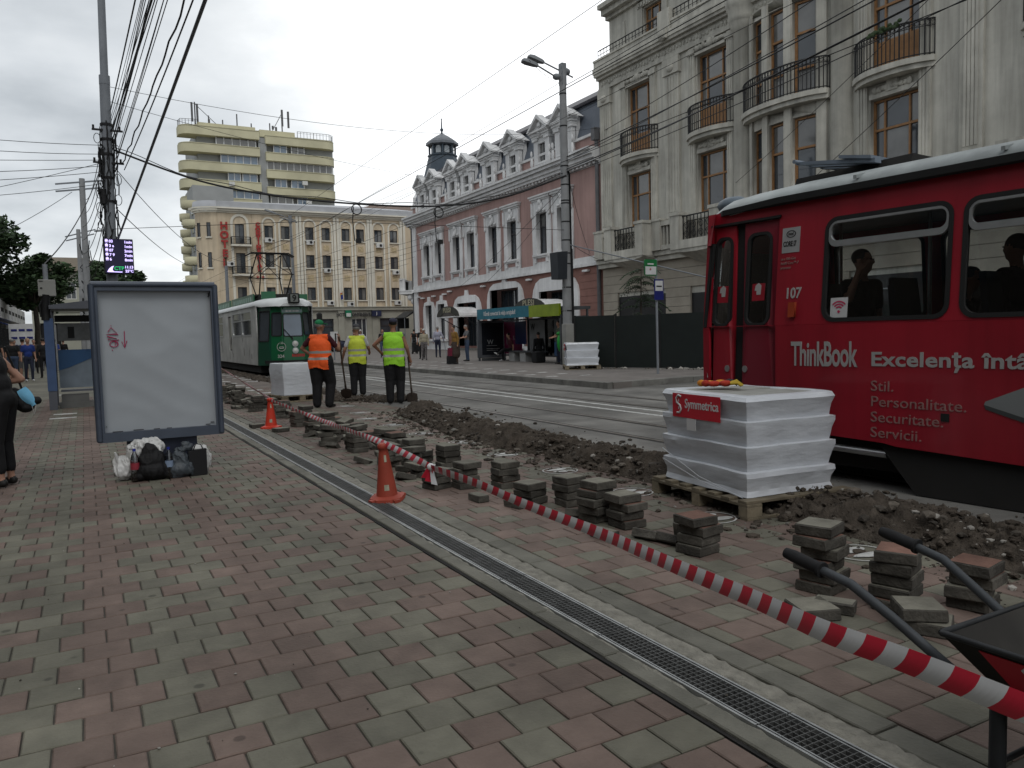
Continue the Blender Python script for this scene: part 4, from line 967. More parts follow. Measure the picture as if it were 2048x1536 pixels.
# ================================================================== tower block behind
def tower():
    Y = 125.0
    B = T('apartment_tower', 'ten storey apartment tower with pale yellow rounded balcony bands behind the hotel', 'building', (25, Y, 0))
    m_y = M('tower yellow bands', (0.55,0.52,0.36), 0.9, 0.08, .5, dirt=.18); m_g = M('tower grey wall', (0.30,0.31,0.31), 0.9, 0.1, .6)
    m_gl = winglass('tower blue glass', (0.16,0.22,0.30), .1); m_fr = M('white balcony frame', (.62,.63,.64), .6)
    k = 1.1364; zz = lambda z: 1.45+(z-1.45)*k
    mb = MB(); mb.box(16.5,37.0,Y+1.2,Y+16,0,zz(29.3)); mb.build('core', m_g, B)
    mb = MB(); mb.box(25.2,26.4,Y+.3,Y+1.4,0,zz(28.6)); mb.build('stair_strip', m_g, B)
    tops = [28.85,26.62,24.30,21.98,19.7,17.4,15.1,12.8]
    def band(x0, x1, zt, zb, rl, rr_):
        r = 1.7; P = []
        if rl: P += [(x0+r-r*cos(a), Y-.2+r-r*sin(a)) for a in [pi/2*i/8 for i in range(9)]]
        else: P += [(x0,Y-.2)]
        if rr_: P += [(x1-r+r*sin(a), Y-.2+r-r*cos(a)) for a in [pi/2*i/8 for i in range(9)]]
        else: P += [(x1,Y-.2)]
        Q = [(min(max(p[0],x0+.25),x1-.25), p[1]+.25) for p in P][::-1]
        P2 = [(P[0][0], Y+3)] + P + [(P[-1][0], Y+3)]
        mb = MB(); mb.prism(P2, lambda p:(p[0],p[1],zb), lambda p:(p[0],p[1],zt)); mb.prism(P2, lambda p:(p[0],p[1]-.08,zt), lambda p:(p[0],p[1]-.08,zt+.1)); return mb.build('balcony_band', m_y, B)
    rng = random.Random(2)
    for i,t in enumerate(tops):
        b = t-1.0; l = t + .45
        band(13.9,25.3,zz(l),zz(l-1.08),True,False)
        if t > 19: band(26.2,37.2,zz(t),zz(t-1.05),i==99,True)
    # enclosed balconies: (left half, right half) glazing between the bands, top down, as fractions of each half
    GL = [([],[]), ([(.36,.98)],[(.10,.30),(.36,.56)]), ([(.42,1.0)],[(.0,.98)]), ([(.52,.72),(.74,.98)],[(.10,.28),(.34,.54)]), ([(.16,1.0)],[(.03,.36),(.42,.58)]), ([(.1,1.0)],[])]
    F = facY(Y+.5)
    for i,(gl,gr) in enumerate(GL):
        t = tops[i]; l = t+.45
        for (fr,x0,x1,zb) in ((gl,15.6,25.1,zz(l)),(gr,26.4,36.9,zz(t))):
            for (u0,u1) in fr:
                a0,a1 = x0+(x1-x0)*u0, x0+(x1-x0)*u1; n = max(2,int((a1-a0)/1.0))
                fwin(B, F, a0, a1, zb+.12, zb+1.5, m_fr, [m_gl,m_wg2,m_gl], tuple(j/n for j in range(1,n)), (), .13, 0, 'balcony_glazing')
    for (x,z) in ((20.9,zz(tops[3]+.45)-.75),(31.9,zz(tops[3])+.6),(32.4,zz(tops[4])+.3)):
        q = MB(); q.box(x-.4,x+.4,Y-.7,Y-.25,z,z+.6); q.build('air_conditioner', m_ac, B)
    for z in (21.05,18.4,15.9,13.2,10.6,8.0):                  # balconies stacked up the flank, seen past the hotel corner
        mb = MB(); mb.lathe([(1.15,z-1.05),(1.25,z-1.0),(1.25,z),(1.15,z+.03)], (14.35,119.4,0), 16, a0=pi*.8, a1=2*pi); mb.lathe([(1.2,z-1.08),(1.2,z-1.0)], (14.35,119.4,0), 16); mb.build('balcony_band', m_y, B)
    for z in (19.9,17.6,15.2,12.7,10.2):
        mb = MB(); mb.lathe([(1.0,z-1.0),(1.1,z-.95),(1.1,z),(1.0,z+.03)], (14.35,124,0), 14, a0=pi*.7, a1=1.8*pi); mb.lathe([(1.05,z-1.03),(1.05,z-.95)], (14.35,124,0), 14); mb.build('balcony_band', m_y, B)
    F = facX(14.5); 
    for z in (19.2,16.6,14.0,11.4):
        q = MB(); fbox(q,F,118.3,120.4,z+.0,z+1.2,.01,.06); q.build('side_window', m_gl, B)
    mb = MB(); mb.box(14.55,20,Y-6.6,Y+2,0,zz(20.6)); mb.build('side_wall', m_g, B)
    mb = MB(); mb.box(16.6,24.9,Y+.6,Y+9,zz(29.3),zz(29.95)); mb.box(25.6,31.0,Y+1,Y+9,zz(28.9),zz(29.85)); mb.build('roof_parapet', m_y, B)
    railing(B, [(31.2,Y+.2),(36.2,Y+.2),(37,Y+1),(37.1,Y+2)], zz(28.9), zz(28.9)+1.1, .5, 'roof_railing', .03, False)
    railing(B, [(14.0,Y+2),(14.2,Y+.6),(16.6,Y+.2)], zz(29.3), zz(29.3)+1.0, .4, 'roof_railing', .03, False)
    def mast(x, z0, h, panels, lean=0):
        mb = MB(); mb.tube([(x,Y+2,z0),(x,Y+2,z0+h)], .1, 6)
        for (dx,a,b) in panels: mb.box(x+dx-.14,x+dx+.14,Y+1.6,Y+1.85,z0+h*a,z0+h*b)
        if lean: mb.tube([(x+.1,Y+2,z0+h*.9),(x+lean,Y+2,z0+.3)], .05, 5)
        mb.build('roof_antenna', m_pipe, B)
    mast(16.5,zz(29.9),3.3,[(-.45,.1,.95),(.3,.05,.9)],3.0); mast(29.3,zz(29.8),3.6,[(0,.3,1.0),(.95,.25,.95)],-1.5)
    mast(22.5,zz(29.7),2.4,[]); mast(20.4,zz(29.7),1.3,[]); mast(24.6,zz(29.7),1.2,[]); mast(27.4,zz(29.8),1.4,[(.4,.3,.7),(.9,.2,.6)]); mast(18.4,zz(29.9),1.5,[(0,.2,.6)])
    return B
tower()
# ================================================================== trams
m_tred = M('tram red paint', (0.30, 0.010, 0.022), 0.36, 0.10, 1.5, 0.05, 4, spec=0.5, dirt=0.14, coat=.2, streak=.22)
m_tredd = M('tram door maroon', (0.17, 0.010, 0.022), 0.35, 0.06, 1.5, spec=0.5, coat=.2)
m_roofg = M('tram roof grey', (0.33, 0.36, 0.36), 0.5, 0.2, 3, 0.2, 6, dirt=.35)
m_rub_ = M('black rubber', (0.012, 0.012, 0.012), 0.7)
m_chrome = M('brushed aluminium', (0.45, 0.46, 0.46), 0.35, 0.1, 8, metal=.8)
m_under = M('dark undercarriage', (0.02, 0.019, 0.018), 0.9)
m_letter = M('tram lettering', (0.34, 0.33, 0.32), 0.5, .05)
m_letpink = M('pale red lettering', (0.28, 0.15, 0.14), 0.5, .05)
m_tglass = glass_mat('tram window glass', (0.92, 0.935, 0.935), 0.0)
m_seat = M('dark tram seat', (0.02, 0.022, 0.03), 0.7)
m_int = M('tram interior grey', (0.22, 0.22, 0.21), 0.7)
m_green = M('tram green paint', (0.006, 0.105, 0.040), 0.35, 0.08, 1.5, spec=.5, dirt=.15, coat=.2)
m_dgreen = M('tram dark green', (0.006, 0.055, 0.03), 0.4, 0.1, 1.5)
m_twhite = M('tram white paint', (0.46, 0.46, 0.44), 0.5, 0.1, 2.2, dirt=.35)

TD = Vector((-.095, .99548, 0)); TN = Vector((.99548, .095, 0)); TP = Vector((6.03, 3.7, 0))
def red_tram():
    B = T('red_tram', 'red tram with white advertising lettering and grey roof, number 107 by its front door', 'tram', (6.03, 3.7, 0))
    W = lambda s,n,z: tuple(TP + TD*s + TN*n + Vector((0,0,z)))
    lean = lambda z: max(0.0, (z-1.45)/1.15)*0.10                # the sides lean in above the waist
    def side(far):
        f = (lambda s,z,d: W(s, 2.2-lean(z)+d, z)) if far else (lambda s,z,d: W(s, lean(z)-d, z))
        sx = 2.55; wins = [rrect(.09-1.215*k, 1.20-1.215*k, 1.485, 2.40, .10) for k in range(0,8)]
        doors = [] if far else [rect(1.72,2.53,1.45,2.50)]
        if far: wins.append(rrect(1.40,2.45,1.485,2.40,.10))
        def pan(name, polys, mat, d0, d1, par=B):
            me = curve_mesh(name, polys, d1-d0, mat); c=(d0+d1)/2
            return put(name, me, par, lambda a,b,d: f(a,b,c+d))
        low = [rect(-9.5,sx,.55,1.45)]
        if not far: low = [[(-9.5,.36),(-1.2,.33),(.5,.40),(.62,.42),(1.71,.46),(1.71,1.45),(-9.5,1.45)],]; pan('front_skirt', [rect(2.54,2.62,.45,1.45)], m_tred, -.03, 0)
        pan('lower_side', low, m_tred, -.03, 0)
        pan('window_band', [rect(-9.5,2.62 if not far else sx,1.455,2.63)]+wins+doors, m_tred, -.03, 0)
        for k,w in enumerate(wins):
            a0,a1 = min(p[0] for p in w), max(p[0] for p in w); b0,b1 = 1.485,2.40
            wd = pan('window', [rrect(a0-.015,a1+.015,b0-.015,b1+.015,.12), rrect(a0+.022,a1-.022,b0+.022,b1-.022,.09)], m_rub_, -.035, .008)
            if not far:
                pan('sash', [rrect(a0+.024,a1-.024,2.145,b1-.024,.075), rrect(a0+.042,a1-.042,2.20,b1-.045,.06)], m_chrome, -.03, .006, wd)
            pan('pane', [rrect(a0+.02,a1-.02,b0+.02,b1-.02,.09)], m_tglass, -.022, -.018, wd)
        return f, pan
    f, pan = side(False); side(True)
    # folding door: two leaves with a black gap
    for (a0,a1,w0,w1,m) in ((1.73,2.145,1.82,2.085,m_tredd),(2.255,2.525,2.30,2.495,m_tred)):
        dl = pan('door', [rect(a0,a1,.48,2.48), rrect(w0,w1,1.47,2.36,.08)], m, -.05, -.02)
        pan('door_seal', [rrect(w0-.018,w1+.018,1.452,2.378,.09), rrect(w0+.012,w1-.012,1.482,2.348,.07)], m_rub_, -.055, -.012, dl)
        pan('door_pane', [rrect(w0,w1,1.47,2.36,.08)], m_tglass, -.04, -.036, dl)
        st = pan('door_sticker', [rect((w0+w1)/2-.075,(w0+w1)/2+.075,1.70,1.87)], m_tred, -.034, -.03, dl)
        c=(w0+w1)/2; pan('sticker_mark', [[(c-.03,1.76),(c+.02,1.76),(c+.02,1.80),(c+.045,1.80),(c+.035,1.85),(c,1.875),(c-.035,1.85)]], m_letter, -.0295, -.027, dl)
        pan('lock', [[(a0+.06+(.30 if a0<2.0 else 0)*1.0+.03*cos(t), 1.02+.035*sin(t)) for t in [2*pi*k/10 for k in range(10)]]], m_chrome, -.02, -.01, dl)
    pan('door_gap', [rect(2.145,2.255,.46,2.5)], m_rub_, -.07, -.045)
    pan('door_top_rail', [rect(1.70,2.56,2.488,2.512)], m_rub_, -.03, .02)
    mb = MB()
    # nose
    plan = [(2.60,0.01),(2.76,.2),(2.93,.6),(3.0,1.1),(2.93,1.6),(2.76,2.0),(2.60,2.19)]
    def sheet(z0, z1, i0, i1, e0, e1):
        q = MB()
        for i in range(i0,i1):
            a, b = plan[i], plan[i+1]
            q.hexa([W(a[0]+e0,a[1],z0),W(b[0]+e0,b[1],z0),W(b[0]+e0-.05,b[1],z0),W(a[0]+e0-.05,a[1],z0),W(a[0]+e1,a[1]+lean(z1)*(1 if a[1]<1 else -1)*.7,z1),W(b[0]+e1,b[1]+lean(z1)*(1 if b[1]<1 else -1)*.7,z1),W(b[0]+e1-.05,b[1],z1),W(a[0]+e1-.05,a[1],z1)])
        return q
    sheet(.45,1.45,0,6,0,.02).build('nose', m_tred, B)
    sheet(2.3,2.62,0,6,-.04,-.10).build('nose_brow', m_tred, B)
    sheet(1.47,2.3,0,6,.0,-.05).build('windscreen', m_tglass, B)
    for i in range(7):
        a = plan[i]; q = MB(); q.bar(W(a[0]-.01,a[1],1.45), W(a[0]-.075,a[1]+lean(2.3)*(1 if a[1]<1 else -1)*.7,2.32), .04); q.build('windscreen_post', m_rub_, B)
    q = MB(); q.prism([(2.56,.92),(2.58,1.0),(2.68,1.16),(2.76,1.16),(2.76,.92)], lambda p: W(p[0],-.012+(p[0]-2.56)*.9,p[1]), lambda p: W(p[0],.06+(p[0]-2.56)*.9,p[1])); q.build('front_marking', M('pale grey marking',(.28,.28,.27),.5), B)
    # roof
    prof = [(.06,2.62),(.05,2.67),(.12,2.745),(.26,2.81),(.5,2.855),(1.1,2.89),(1.7,2.855),(1.94,2.81),(2.08,2.745),(2.15,2.67),(2.14,2.62)]
    secs = [(-9.5,1,0),(1.5,1,0),(2.1,.985,-.02),(2.45,.95,-.04),(2.72,.80,-.08),(2.88,.5,-.15)]
    vs=[];fs=[]
    for (s,k,dz) in secs:
        for (n,z) in prof: vs.append(W(s, 1.1+(n-1.1)*k, max(2.55,z+dz)))
    m_ = len(prof)
    for i in range(len(secs)-1):
        for j in range(m_-1): a=i*m_+j; fs.append((a,a+1,a+m_+1,a+m_))
    mb = MB(); mb.add(vs,fs,0,True); mb.add(vs[-m_:],[tuple(range(m_))]); mb.build('roof', m_roofg, B)
    q = MB(); q.prism([(s,n) for s,n in ((-9.5,.03),(1.7,.03),(2.4,.06),(2.70,.28),(2.66,.32),(2.35,.12),(1.7,.10),(-9.5,.10))], lambda p: W(p[0],p[1],2.615-.03*max(0,p[0]-1.7)), lambda p: W(p[0],p[1],2.675-.04*max(0,p[0]-1.7))); q.build('rain_gutter', m_rub_, B)
    q = MB()
    for s in (.9,-.3,-1.7,-3.1): q.prism([(s,.05),(s+.03,.05),(s+.03,.6),(s,.6)], lambda p: W(p[0],p[1],2.70+.28*min(p[1],.5)), lambda p: W(p[0],p[1],2.732+.28*min(p[1],.5)))
    q.build('roof_seam', m_roofg, B)
    # roof gear: dark box with a tilted flap (folded current collector)
    q = MB(); q.hexa([W(.7,.55,2.82),W(1.9,.55,2.82),W(1.9,1.5,2.84),W(.7,1.5,2.84),W(.7,.6,2.95),W(1.9,.6,2.93),W(1.9,1.45,2.93),W(.7,1.45,2.95)]); q.build('roof_box', m_under, B)
    q = MB()
    for j,(n0,n1) in enumerate(((.42,.52),(.62,.72),(.82,.92))): q.hexa([W(.95,n0,2.90),W(.95,n1,2.90),W(1.78,n1,3.03),W(1.78,n0,3.03),W(.95,n0,2.94),W(.95,n1,2.94),W(1.78,n1,3.06),W(1.78,n0,3.06)])
    q.hexa([W(.98,.4,2.94),W(.98,.95,2.94),W(1.3,.95,3.0),W(1.3,.4,3.0),W(.98,.4,2.97),W(.98,.95,2.97),W(1.3,.95,3.03),W(1.3,.4,3.03)])
    q.tube([W(1.75,.35,3.05),W(1.75,1.5,3.05)], .02, 6); q.build('current_collector', M('collector grey blue',(.16,.19,.23),.5), B)
    q = MB(); q.ell(W(2.62,.5,2.76),(.16,.2,.10),10,6); q.build('headlamp_cowl', M('cowl blue grey',(.12,.15,.18),.5), B)
    # underside, skirt rail, bogie
    q = MB(); q.hexa([W(-9.4,.2,.14),W(2.5,.2,.14),W(2.5,2.0,.14),W(-9.4,2.0,.14),W(-9.4,.12,.56),W(2.5,.12,.56),W(2.5,2.1,.56),W(-9.4,2.1,.56)]); 
    q.hexa([W(-2.6,.05,.0),W(.35,.05,.0),W(.35,.3,.0),W(-2.6,.3,.0),W(-2.6,.05,.42),W(.7,.05,.42),W(.7,.3,.42),W(-2.6,.3,.42)]); q.build('underframe', m_under, B)
    q = MB(); q.tube([W(.62,.08,.31),W(2.0,.08,.34)], .035, 8); q.build('side_tube', m_chrome, B)
    for s in (-.5,-2.0):
        q = MB(); q.tube([W(s,.3,.33),W(s,.42,.33)], .33, 20); q.build('wheel', m_under, B)
    q = MB(); q.box(0,0,0,0,0,0) if False else None
    # inside: floor, ceiling lining, seats, poles
    q = MB(); q.hexa([W(-9.4,.06,.80),W(2.6,.06,.80),W(2.6,2.14,.80),W(-9.4,2.14,.80),W(-9.4,.06,.84),W(2.6,.06,.84),W(2.6,2.14,.84),W(-9.4,2.14,.84)]); q.build('floor', m_seat, B)
    q = MB(); q.hexa([W(-9.4,.16,2.5),W(2.5,.16,2.5),W(2.5,2.04,2.5),W(-9.4,2.04,2.5),W(-9.4,.16,2.53),W(2.5,.16,2.53),W(2.5,2.04,2.53),W(-9.4,2.04,2.53)]); q.build('ceiling', m_int, B)
    q = MB(); q.hexa([W(-9.45,.05,.6),W(-9.35,.05,.6),W(-9.35,2.15,.6),W(-9.45,2.15,.6),W(-9.45,.1,2.5),W(-9.35,.1,2.5),W(-9.35,2.1,2.5),W(-9.45,2.1,2.5)]); q.build('end_wall', m_tred, B)
    for k,s in enumerate((.95,.2,-.55,-1.3,-2.2,-3.0)):
        for n in (.22,1.5):
            q = MB(); q.hexa([W(s,n,1.22),W(s+.42,n,1.24),W(s+.42,n+.44,1.24),W(s,n+.44,1.22),W(s,n,1.28),W(s+.42,n,1.3),W(s+.42,n+.44,1.3),W(s,n+.44,1.28)])
            q.hexa([W(s+.40,n,1.24),W(s+.45,n,1.24),W(s+.45,n+.44,1.24),W(s+.40,n+.44,1.24),W(s+.47,n+.03,1.84),W(s+.52,n+.03,1.84),W(s+.52,n+.41,1.84),W(s+.47,n+.41,1.84)])
            q.bar(W(s+.2,n+.2,.84),W(s+.2,n+.2,1.22),.06); q.build('seat', m_seat, B)
    for s in (1.5,.62,-1.0,-2.5):
        q = MB(); q.tube([W(s,.75,.84),W(s,.75,2.47)], .018, 6); q.build('grab_pole', m_chrome, B)
    q = MB(); q.tube([W(-9,.6,2.25),W(2.2,.6,2.25)], .016, 6); q.build('grab_rail', m_chrome, B)
    q = MB(); q.hexa([W(1.62,.1,.84),W(1.66,.1,.84),W(1.66,.75,.84),W(1.62,.75,.84),W(1.62,.12,1.6),W(1.66,.12,1.6),W(1.66,.75,1.6),W(1.62,.75,1.6)]); q.build('partition', m_int, B)
    # advertising and marks on the side
    def txt(s, s0, z0, size, mat, bold=0., sx=1., sp=1.):
        me = text_mesh(s, size, .004, mat, bold, sx, 'LEFT', sp); return put('side_lettering', me, B, lambda a,b,d: f(s0-a, z0+b, .003+d))
    txt('ThinkBook', 1.53, 1.073, .315, m_letter, .006, .50, .95)
    txt('Excelen\u021ba \u00eent\u00e2i', .73, 1.083, .168, m_letter, .004, 1.26, 1.04)
    for i,w in enumerate(('Stil.','Personalitate.','Securitate.','Servicii.')): txt(w, .73, .866-.134*i, .128, m_letpink, 0, 1.15)
    txt('107', 1.615, 1.705, .14, m_letter, .003, .85)
    s_ = pan('processor_sticker', [rect(1.48,1.675,2.138,2.375)], M('silver sticker',(.30,.30,.30),.4), .001, .004)
    for (w,z,h) in (('CORE i7',2.20,.068),):
        me = text_mesh(w, h, .002, m_rub_, .0015, .58); put('sticker_print', me, s_, lambda a,b,d: f(1.66-a, z+b, .006+d))
    ring_ = [(1.578+.052*cos(t),2.315+.034*sin(t)) for t in [2*pi*k/20 for k in range(20)]]; rin = [(1.578+.044*cos(t),2.315+.028*sin(t)) for t in [2*pi*k/20 for k in range(20)]]
    put('sticker_print', curve_mesh('sticker_print',[ring_,rin],.002,m_rub_), s_, lambda a,b,d: f(a,b,.006+d))
    me = text_mesh('intel', .045, .002, m_rub_, .0, .75); put('sticker_print', me, s_, lambda a,b,d: f(1.610-a, 2.303+b, .006+d))
    for i,w in enumerate(('cu a 10th Gen','Intel\u00ae Core\u2122 i7','processor')): txt(w, 1.68, 2.07-.042*i, .038, m_letpink, 0, .75)
    pan('side_lamp', [rect(1.485,1.555,1.525,1.665)], M('orange side lamp',(.30,.05,.02),.3), 0, .03)
    # wireless sign in the first window
    w_ = pan('wireless_sign', [rect(.968,1.135,1.495,1.685)], M('sign white',(.5,.5,.5),.5), -.017, -.014)
    m_wr = M('sign pink red',(.42,.03,.09),.5)
    for r in (.026,.05,.074):
        arc = [(1.05+r*cos(t),1.57+r*sin(t)) for t in [radians(40+10*k) for k in range(11)]] + [(1.05+(r+.013)*cos(t),1.57+(r+.013)*sin(t)) for t in [radians(140-10*k) for k in range(11)]]
        put('sign_print', curve_mesh('sign_print',[arc],.002,m_wr), w_, lambda a,b,d: f(a,b,-.012+d))
    put('sign_print', curve_mesh('sign_print',[[(1.05+.013*cos(t),1.56+.013*sin(t)) for t in [2*pi*k/10 for k in range(10)]]],.002,m_wr), w_, lambda a,b,d: f(a,b,-.012+d))
    # picture of a slim laptop in grey vinyl and a small dark hatch
    pan('laptop_print', [[(-.20,.80),(-.21,.825),(-2.0,1.62),(-2.3,.9),(-1.35,.12+.35)]], M('grey vinyl',(.19,.20,.20),.5,.1,2), .001, .004)
    pan('laptop_print', [[(-.20,.80),(-1.35,.47),(-1.6,.5),(-1.6,.42),(-1.34,.42),(-.21,.765)]], M('dark grey vinyl',(.05,.055,.055),.5), .001, .004)
    pan('hatch', [rect(.06,.125,.645,.71)], m_rub_, .0, .006)
    return B
red_tram()

def green_tram():
    B = T('green_tram', 'green fronted tram of route 9 with dirty white sides waiting in front of the hotel', 'tram', (7.0, 30.0, 0))
    F = facX(5.9); F2 = lambda a,b,d: (8.1+d, a, b)
    L0, L1 = 31.3, 44.5
    for (FF, near) in ((F,True),(F2,False)):
        wins = [rrect(32.3,34.4,1.6,2.56,.1), rrect(34.5,36.7,1.6,2.56,.1), rrect(39.4,41.5,1.6,2.56,.1), rrect(41.7,43.9,1.6,2.56,.1)]
        panel('side_wall', [[(L0,.42),(L1,.42),(L1,2.74),(L0,2.74)]]+wins+[rrect(37.15,37.95,.95,2.5,.08)], FF, -.04, 0, m_twhite, B)
        for w in wins:
            a0,a1 = min(p[0] for p in w),max(p[0] for p in w)
            wd = panel('window', [rrect(a0-.03,a1+.03,1.57,2.59,.11), rrect(a0+.03,a1-.03,1.63,2.53,.09)], FF, -.04, .012, m_chrome, B)
            mb = MB(); fbox(mb,FF,a0+.02,a1-.02,1.62,2.54,-.03,-.02); mb.build('pane', m_wg, wd)
            mb = MB(); fbox(mb,FF,a0+.02,a1-.02,2.2,2.24,-.02,.01); mb.build('sash', m_chrome, wd)
        dr = MB(); fbox(dr,FF,37.05,38.05,.45,2.62,-.06,-.045); d_ = dr.build('door', m_rub_, B)
        mb = MB(); fbox(mb,FF,37.18,37.92,1.0,2.45,-.045,-.035); mb.build('door_pane', m_wg, d_)
        panel('rear_side_wall', [[(45.3,.42),(58,.42),(58,2.74),(45.3,2.74)]]+[rrect(46.2+2.5*k,48.4+2.5*k,1.6,2.56,.1) for k in range(4)], FF, -.04, 0, m_twhite, B)
        for k in range(4):
            mb = MB(); fbox(mb,FF,46.2+2.5*k,48.4+2.5*k,1.6,2.56,-.035,-.025); mb.build('window', m_wg, B)
    mb = MB(); mb.box(6.1,7.9,44.5,45.3,.45,2.8); mb.build('bellows', m_rub_, B)
    mb = MB(); mb.box(6.02,7.98,31.4,58,.12,.45); mb.box(6.6,7.4,30.4,31.6,.15,.5); mb.build('underframe', m_under, B)
    mb = MB(); mb.box(5.98,8.02,58,58.1,.4,2.8); mb.build('end_wall', m_twhite, B)
    mb = MB(); mb.box(6.0,8.0,31.4,58,.8,.85); mb.build('floor', m_seat, B)
    # tapered green front in five facets
    pl = [(5.9,31.3),(6.22,30.38),(6.60,30.0),(7.40,30.0),(7.78,30.38),(8.1,31.3)]
    for i in range(5):
        a = Vector((*pl[i],0)); b = Vector((*pl[i+1],0)); t = (b-a).normalized(); n = Vector((t.y,-t.x,0)); L = (b-a).length
        back = lambda z: max(0,(z-1.5)/1.2)*.10
        FC = lambda s,z,d: tuple(a+t*s+n*(d-back(z))+Vector((0,0,z)))
        w = {0:rrect(.12,.86,1.35,2.5,.06),1:rrect(.06,L-.06,1.55,2.42,.06),2:rrect(.05,L-.05,1.53,2.37,.07),3:rrect(.06,L-.06,1.55,2.42,.06),4:rrect(.12,.86,1.35,2.5,.06)}[i]
        panel('front_panel', [rect(0,L,.42,2.66), w], FC, -.04, 0, m_green if i in (1,2,3) else m_dgreen, B)
        a0,a1=min(p[0] for p in w),max(p[0] for p in w); b0,b1=min(p[1] for p in w),max(p[1] for p in w)
        wd = panel('windscreen' if i in (1,2,3) else 'door_window', [rrect(a0-.02,a1+.02,b0-.02,b1+.02,.07), rrect(a0+.015,a1-.015,b0+.015,b1-.015,.05)], FC, -.03, .015, m_rub_, B)
        panel('pane', [rrect(a0,a1,b0,b1,.05)], FC, -.03, -.022, winglass('windscreen blue glass',(.10,.13,.17),.06) if i == 2 else m_wg, wd)
        if i == 2:
            panel('destination_board', [rect(.02,L-.02,2.42,2.54)], FC, 0, .02, M('destination grey',(.12,.17,.17),.5), B)
            for (u0,u1) in ((-.24,-.16),(-.13,-.02),(.02,.1),(.13,.25)):
                q = MB(); fbox(q,FC,L/2+u0,L/2+u1,2.455,2.505,.021,.024); q.build('destination_text', m_letter, B)
            for z in (1.24,.98):
                h = MB(); c = FC(L*.56,z,0); h.tube([c,(c[0],c[1]-.05,c[2])], .115, 18); hh = h.build('headlight', m_chrome, B)
                h = MB(); h.ell((c[0],c[1]-.05,c[2]),(.085,.03,.085),14,6); h.build('lens', M('lamp glass',(.5,.5,.46),.1) if 'lamp glass' not in bpy.data.materials else bpy.data.materials['lamp glass'], hh)
            me = text_mesh('324', .17, .004, m_letter, .003, 1.0); put('fleet_number', me, B, lambda s,z,d: FC(.02+s-.25,.72+z,.03+d))
            c0 = (-.07,1.13)
            for r0,r1,t0,t1 in ((.15,.17,120,420),):
                arc=[(c0[0]+r0*cos(radians(t0+(t1-t0)*k/20)),c0[1]+r0*sin(radians(t0+(t1-t0)*k/20))) for k in range(21)]+[(c0[0]+r1*cos(radians(t1-(t1-t0)*k/20)),c0[1]+r1*sin(radians(t1-(t1-t0)*k/20))) for k in range(21)]
                put('emblem', curve_mesh('emblem',[arc],.003,m_letter), B, lambda s,z,d: FC(s,z,.03+d))
            me = text_mesh('120', .11, .003, m_letter, .001, .9,'CENTER'); put('emblem', me, B, lambda s,z,d: FC(c0[0]+s,1.24+z,.03+d))
            put('emblem', curve_mesh('emblem',[rrect(c0[0]-.08,c0[0]+.08,1.06,1.14,.02),rrect(c0[0]-.06,c0[0]+.06,1.09,1.12,.01)],.003,m_letter), B, lambda s,z,d: FC(s,z,.03+d))
            m_rl = M('red small letters',(.35,.03,.03),.5)
            for k in range(7):
                q = MB(); fbox(q,FC,.32+.07*k,.375+.07*k,.74,.85,.002,.006); q.build('red_lettering', m_rl, B)
            wpr = MB(); wpr.bar(FC(.3,1.5,.03),FC(.02,1.85,.02),.02); wpr.bar(FC(.36,1.4,.03),FC(.3,1.52,.03),.05); wpr.build('wiper', m_rub_, B)
    mb = MB(); mb.prism([(6.05,30.75),(6.2,30.3),(6.58,29.9),(7.42,29.9),(7.8,30.3),(7.95,30.75)], lambda p:(p[0],p[1],.50), lambda p:(p[0],p[1],.62)); mb.build('bumper', m_rub_, B)
    # white cove roof, green boards along it, route number box
    prof = [(5.86,2.72),(5.86,2.78),(5.98,2.90),(6.25,3.0),(7.0,3.06),(7.75,3.0),(8.02,2.9),(8.14,2.78),(8.14,2.72)]
    secs = [(58.2,1,0),(31.4,1,0),(30.9,.86,-.02),(30.4,.72,-.06),(30.05,.55,-.12),(29.95,.45,-.25)]
    vs=[];fs=[]
    for (y,k,dz) in secs:
        for (x,z) in prof: vs.append((7+(x-7)*k, y, max(2.64,z+dz if z>2.73 else z-.06*(y<31))))
    m_=len(prof)
    for i in range(len(secs)-1):
        for j in range(m_-1): a=i*m_+j; fs.append((a,a+1,a+m_+1,a+m_))
    mb=MB(); mb.add(vs,fs,0,True); mb.add(vs[-m_:],[tuple(range(m_))]); mb.build('roof', M('tram roof white',(.58,.6,.6),.45,.08,2,dirt=.15), B)
    for (x0,x1,y0,y1) in ((6.15,6.2,33.0,38.2),(6.15,6.2,38.6,44.2),(7.8,7.85,33,44),(6.2,6.25,45.6,57),):
        mb = MB(); mb.box(x0,x1,y0,y1,2.9,3.28); g_ = mb.build('roof_board', m_green, B)
        if x0 == 6.15:
            for k in range(9):
                q = MB(); yy = y0+.4+k*.5; 
                if yy+.3 < y1: q.box(x0-.008,x0-.002,yy,yy+.3,3.0,3.18); q.build('board_print', M('pale board print',(.30,.42,.36),.6) if 'pale board print' not in bpy.data.materials else bpy.data.materials['pale board print'], g_)
    mb = MB(); mb.box(6.2,6.75,31.6,31.65,2.95,3.3); mb.box(7.3,8.0,31.6,31.65,2.9,3.2); mb.build('roof_board', m_green, B)
    mb = MB(); mb.bbox(6.84,7.24,29.78,30.05,2.76,3.14,.03); nb = mb.build('route_box', m_rub_, B)
    q = MB(); q.box(6.90,7.18,29.77,29.775,2.81,3.09); q.build('route_panel', M('route panel grey',(.16,.17,.16),.5), nb)
    me = text_mesh('9', .33, .004, m_rub_, .01, 1.0, 'CENTER'); put('route_number', me, nb, lambda s,z,d:(7.04+s,29.765-d,2.84+z))
    mb = MB(); mb.box(6.35,7.65,31.9,35.6,3.06,3.22); mb.build('roof_equipment', m_under, B)
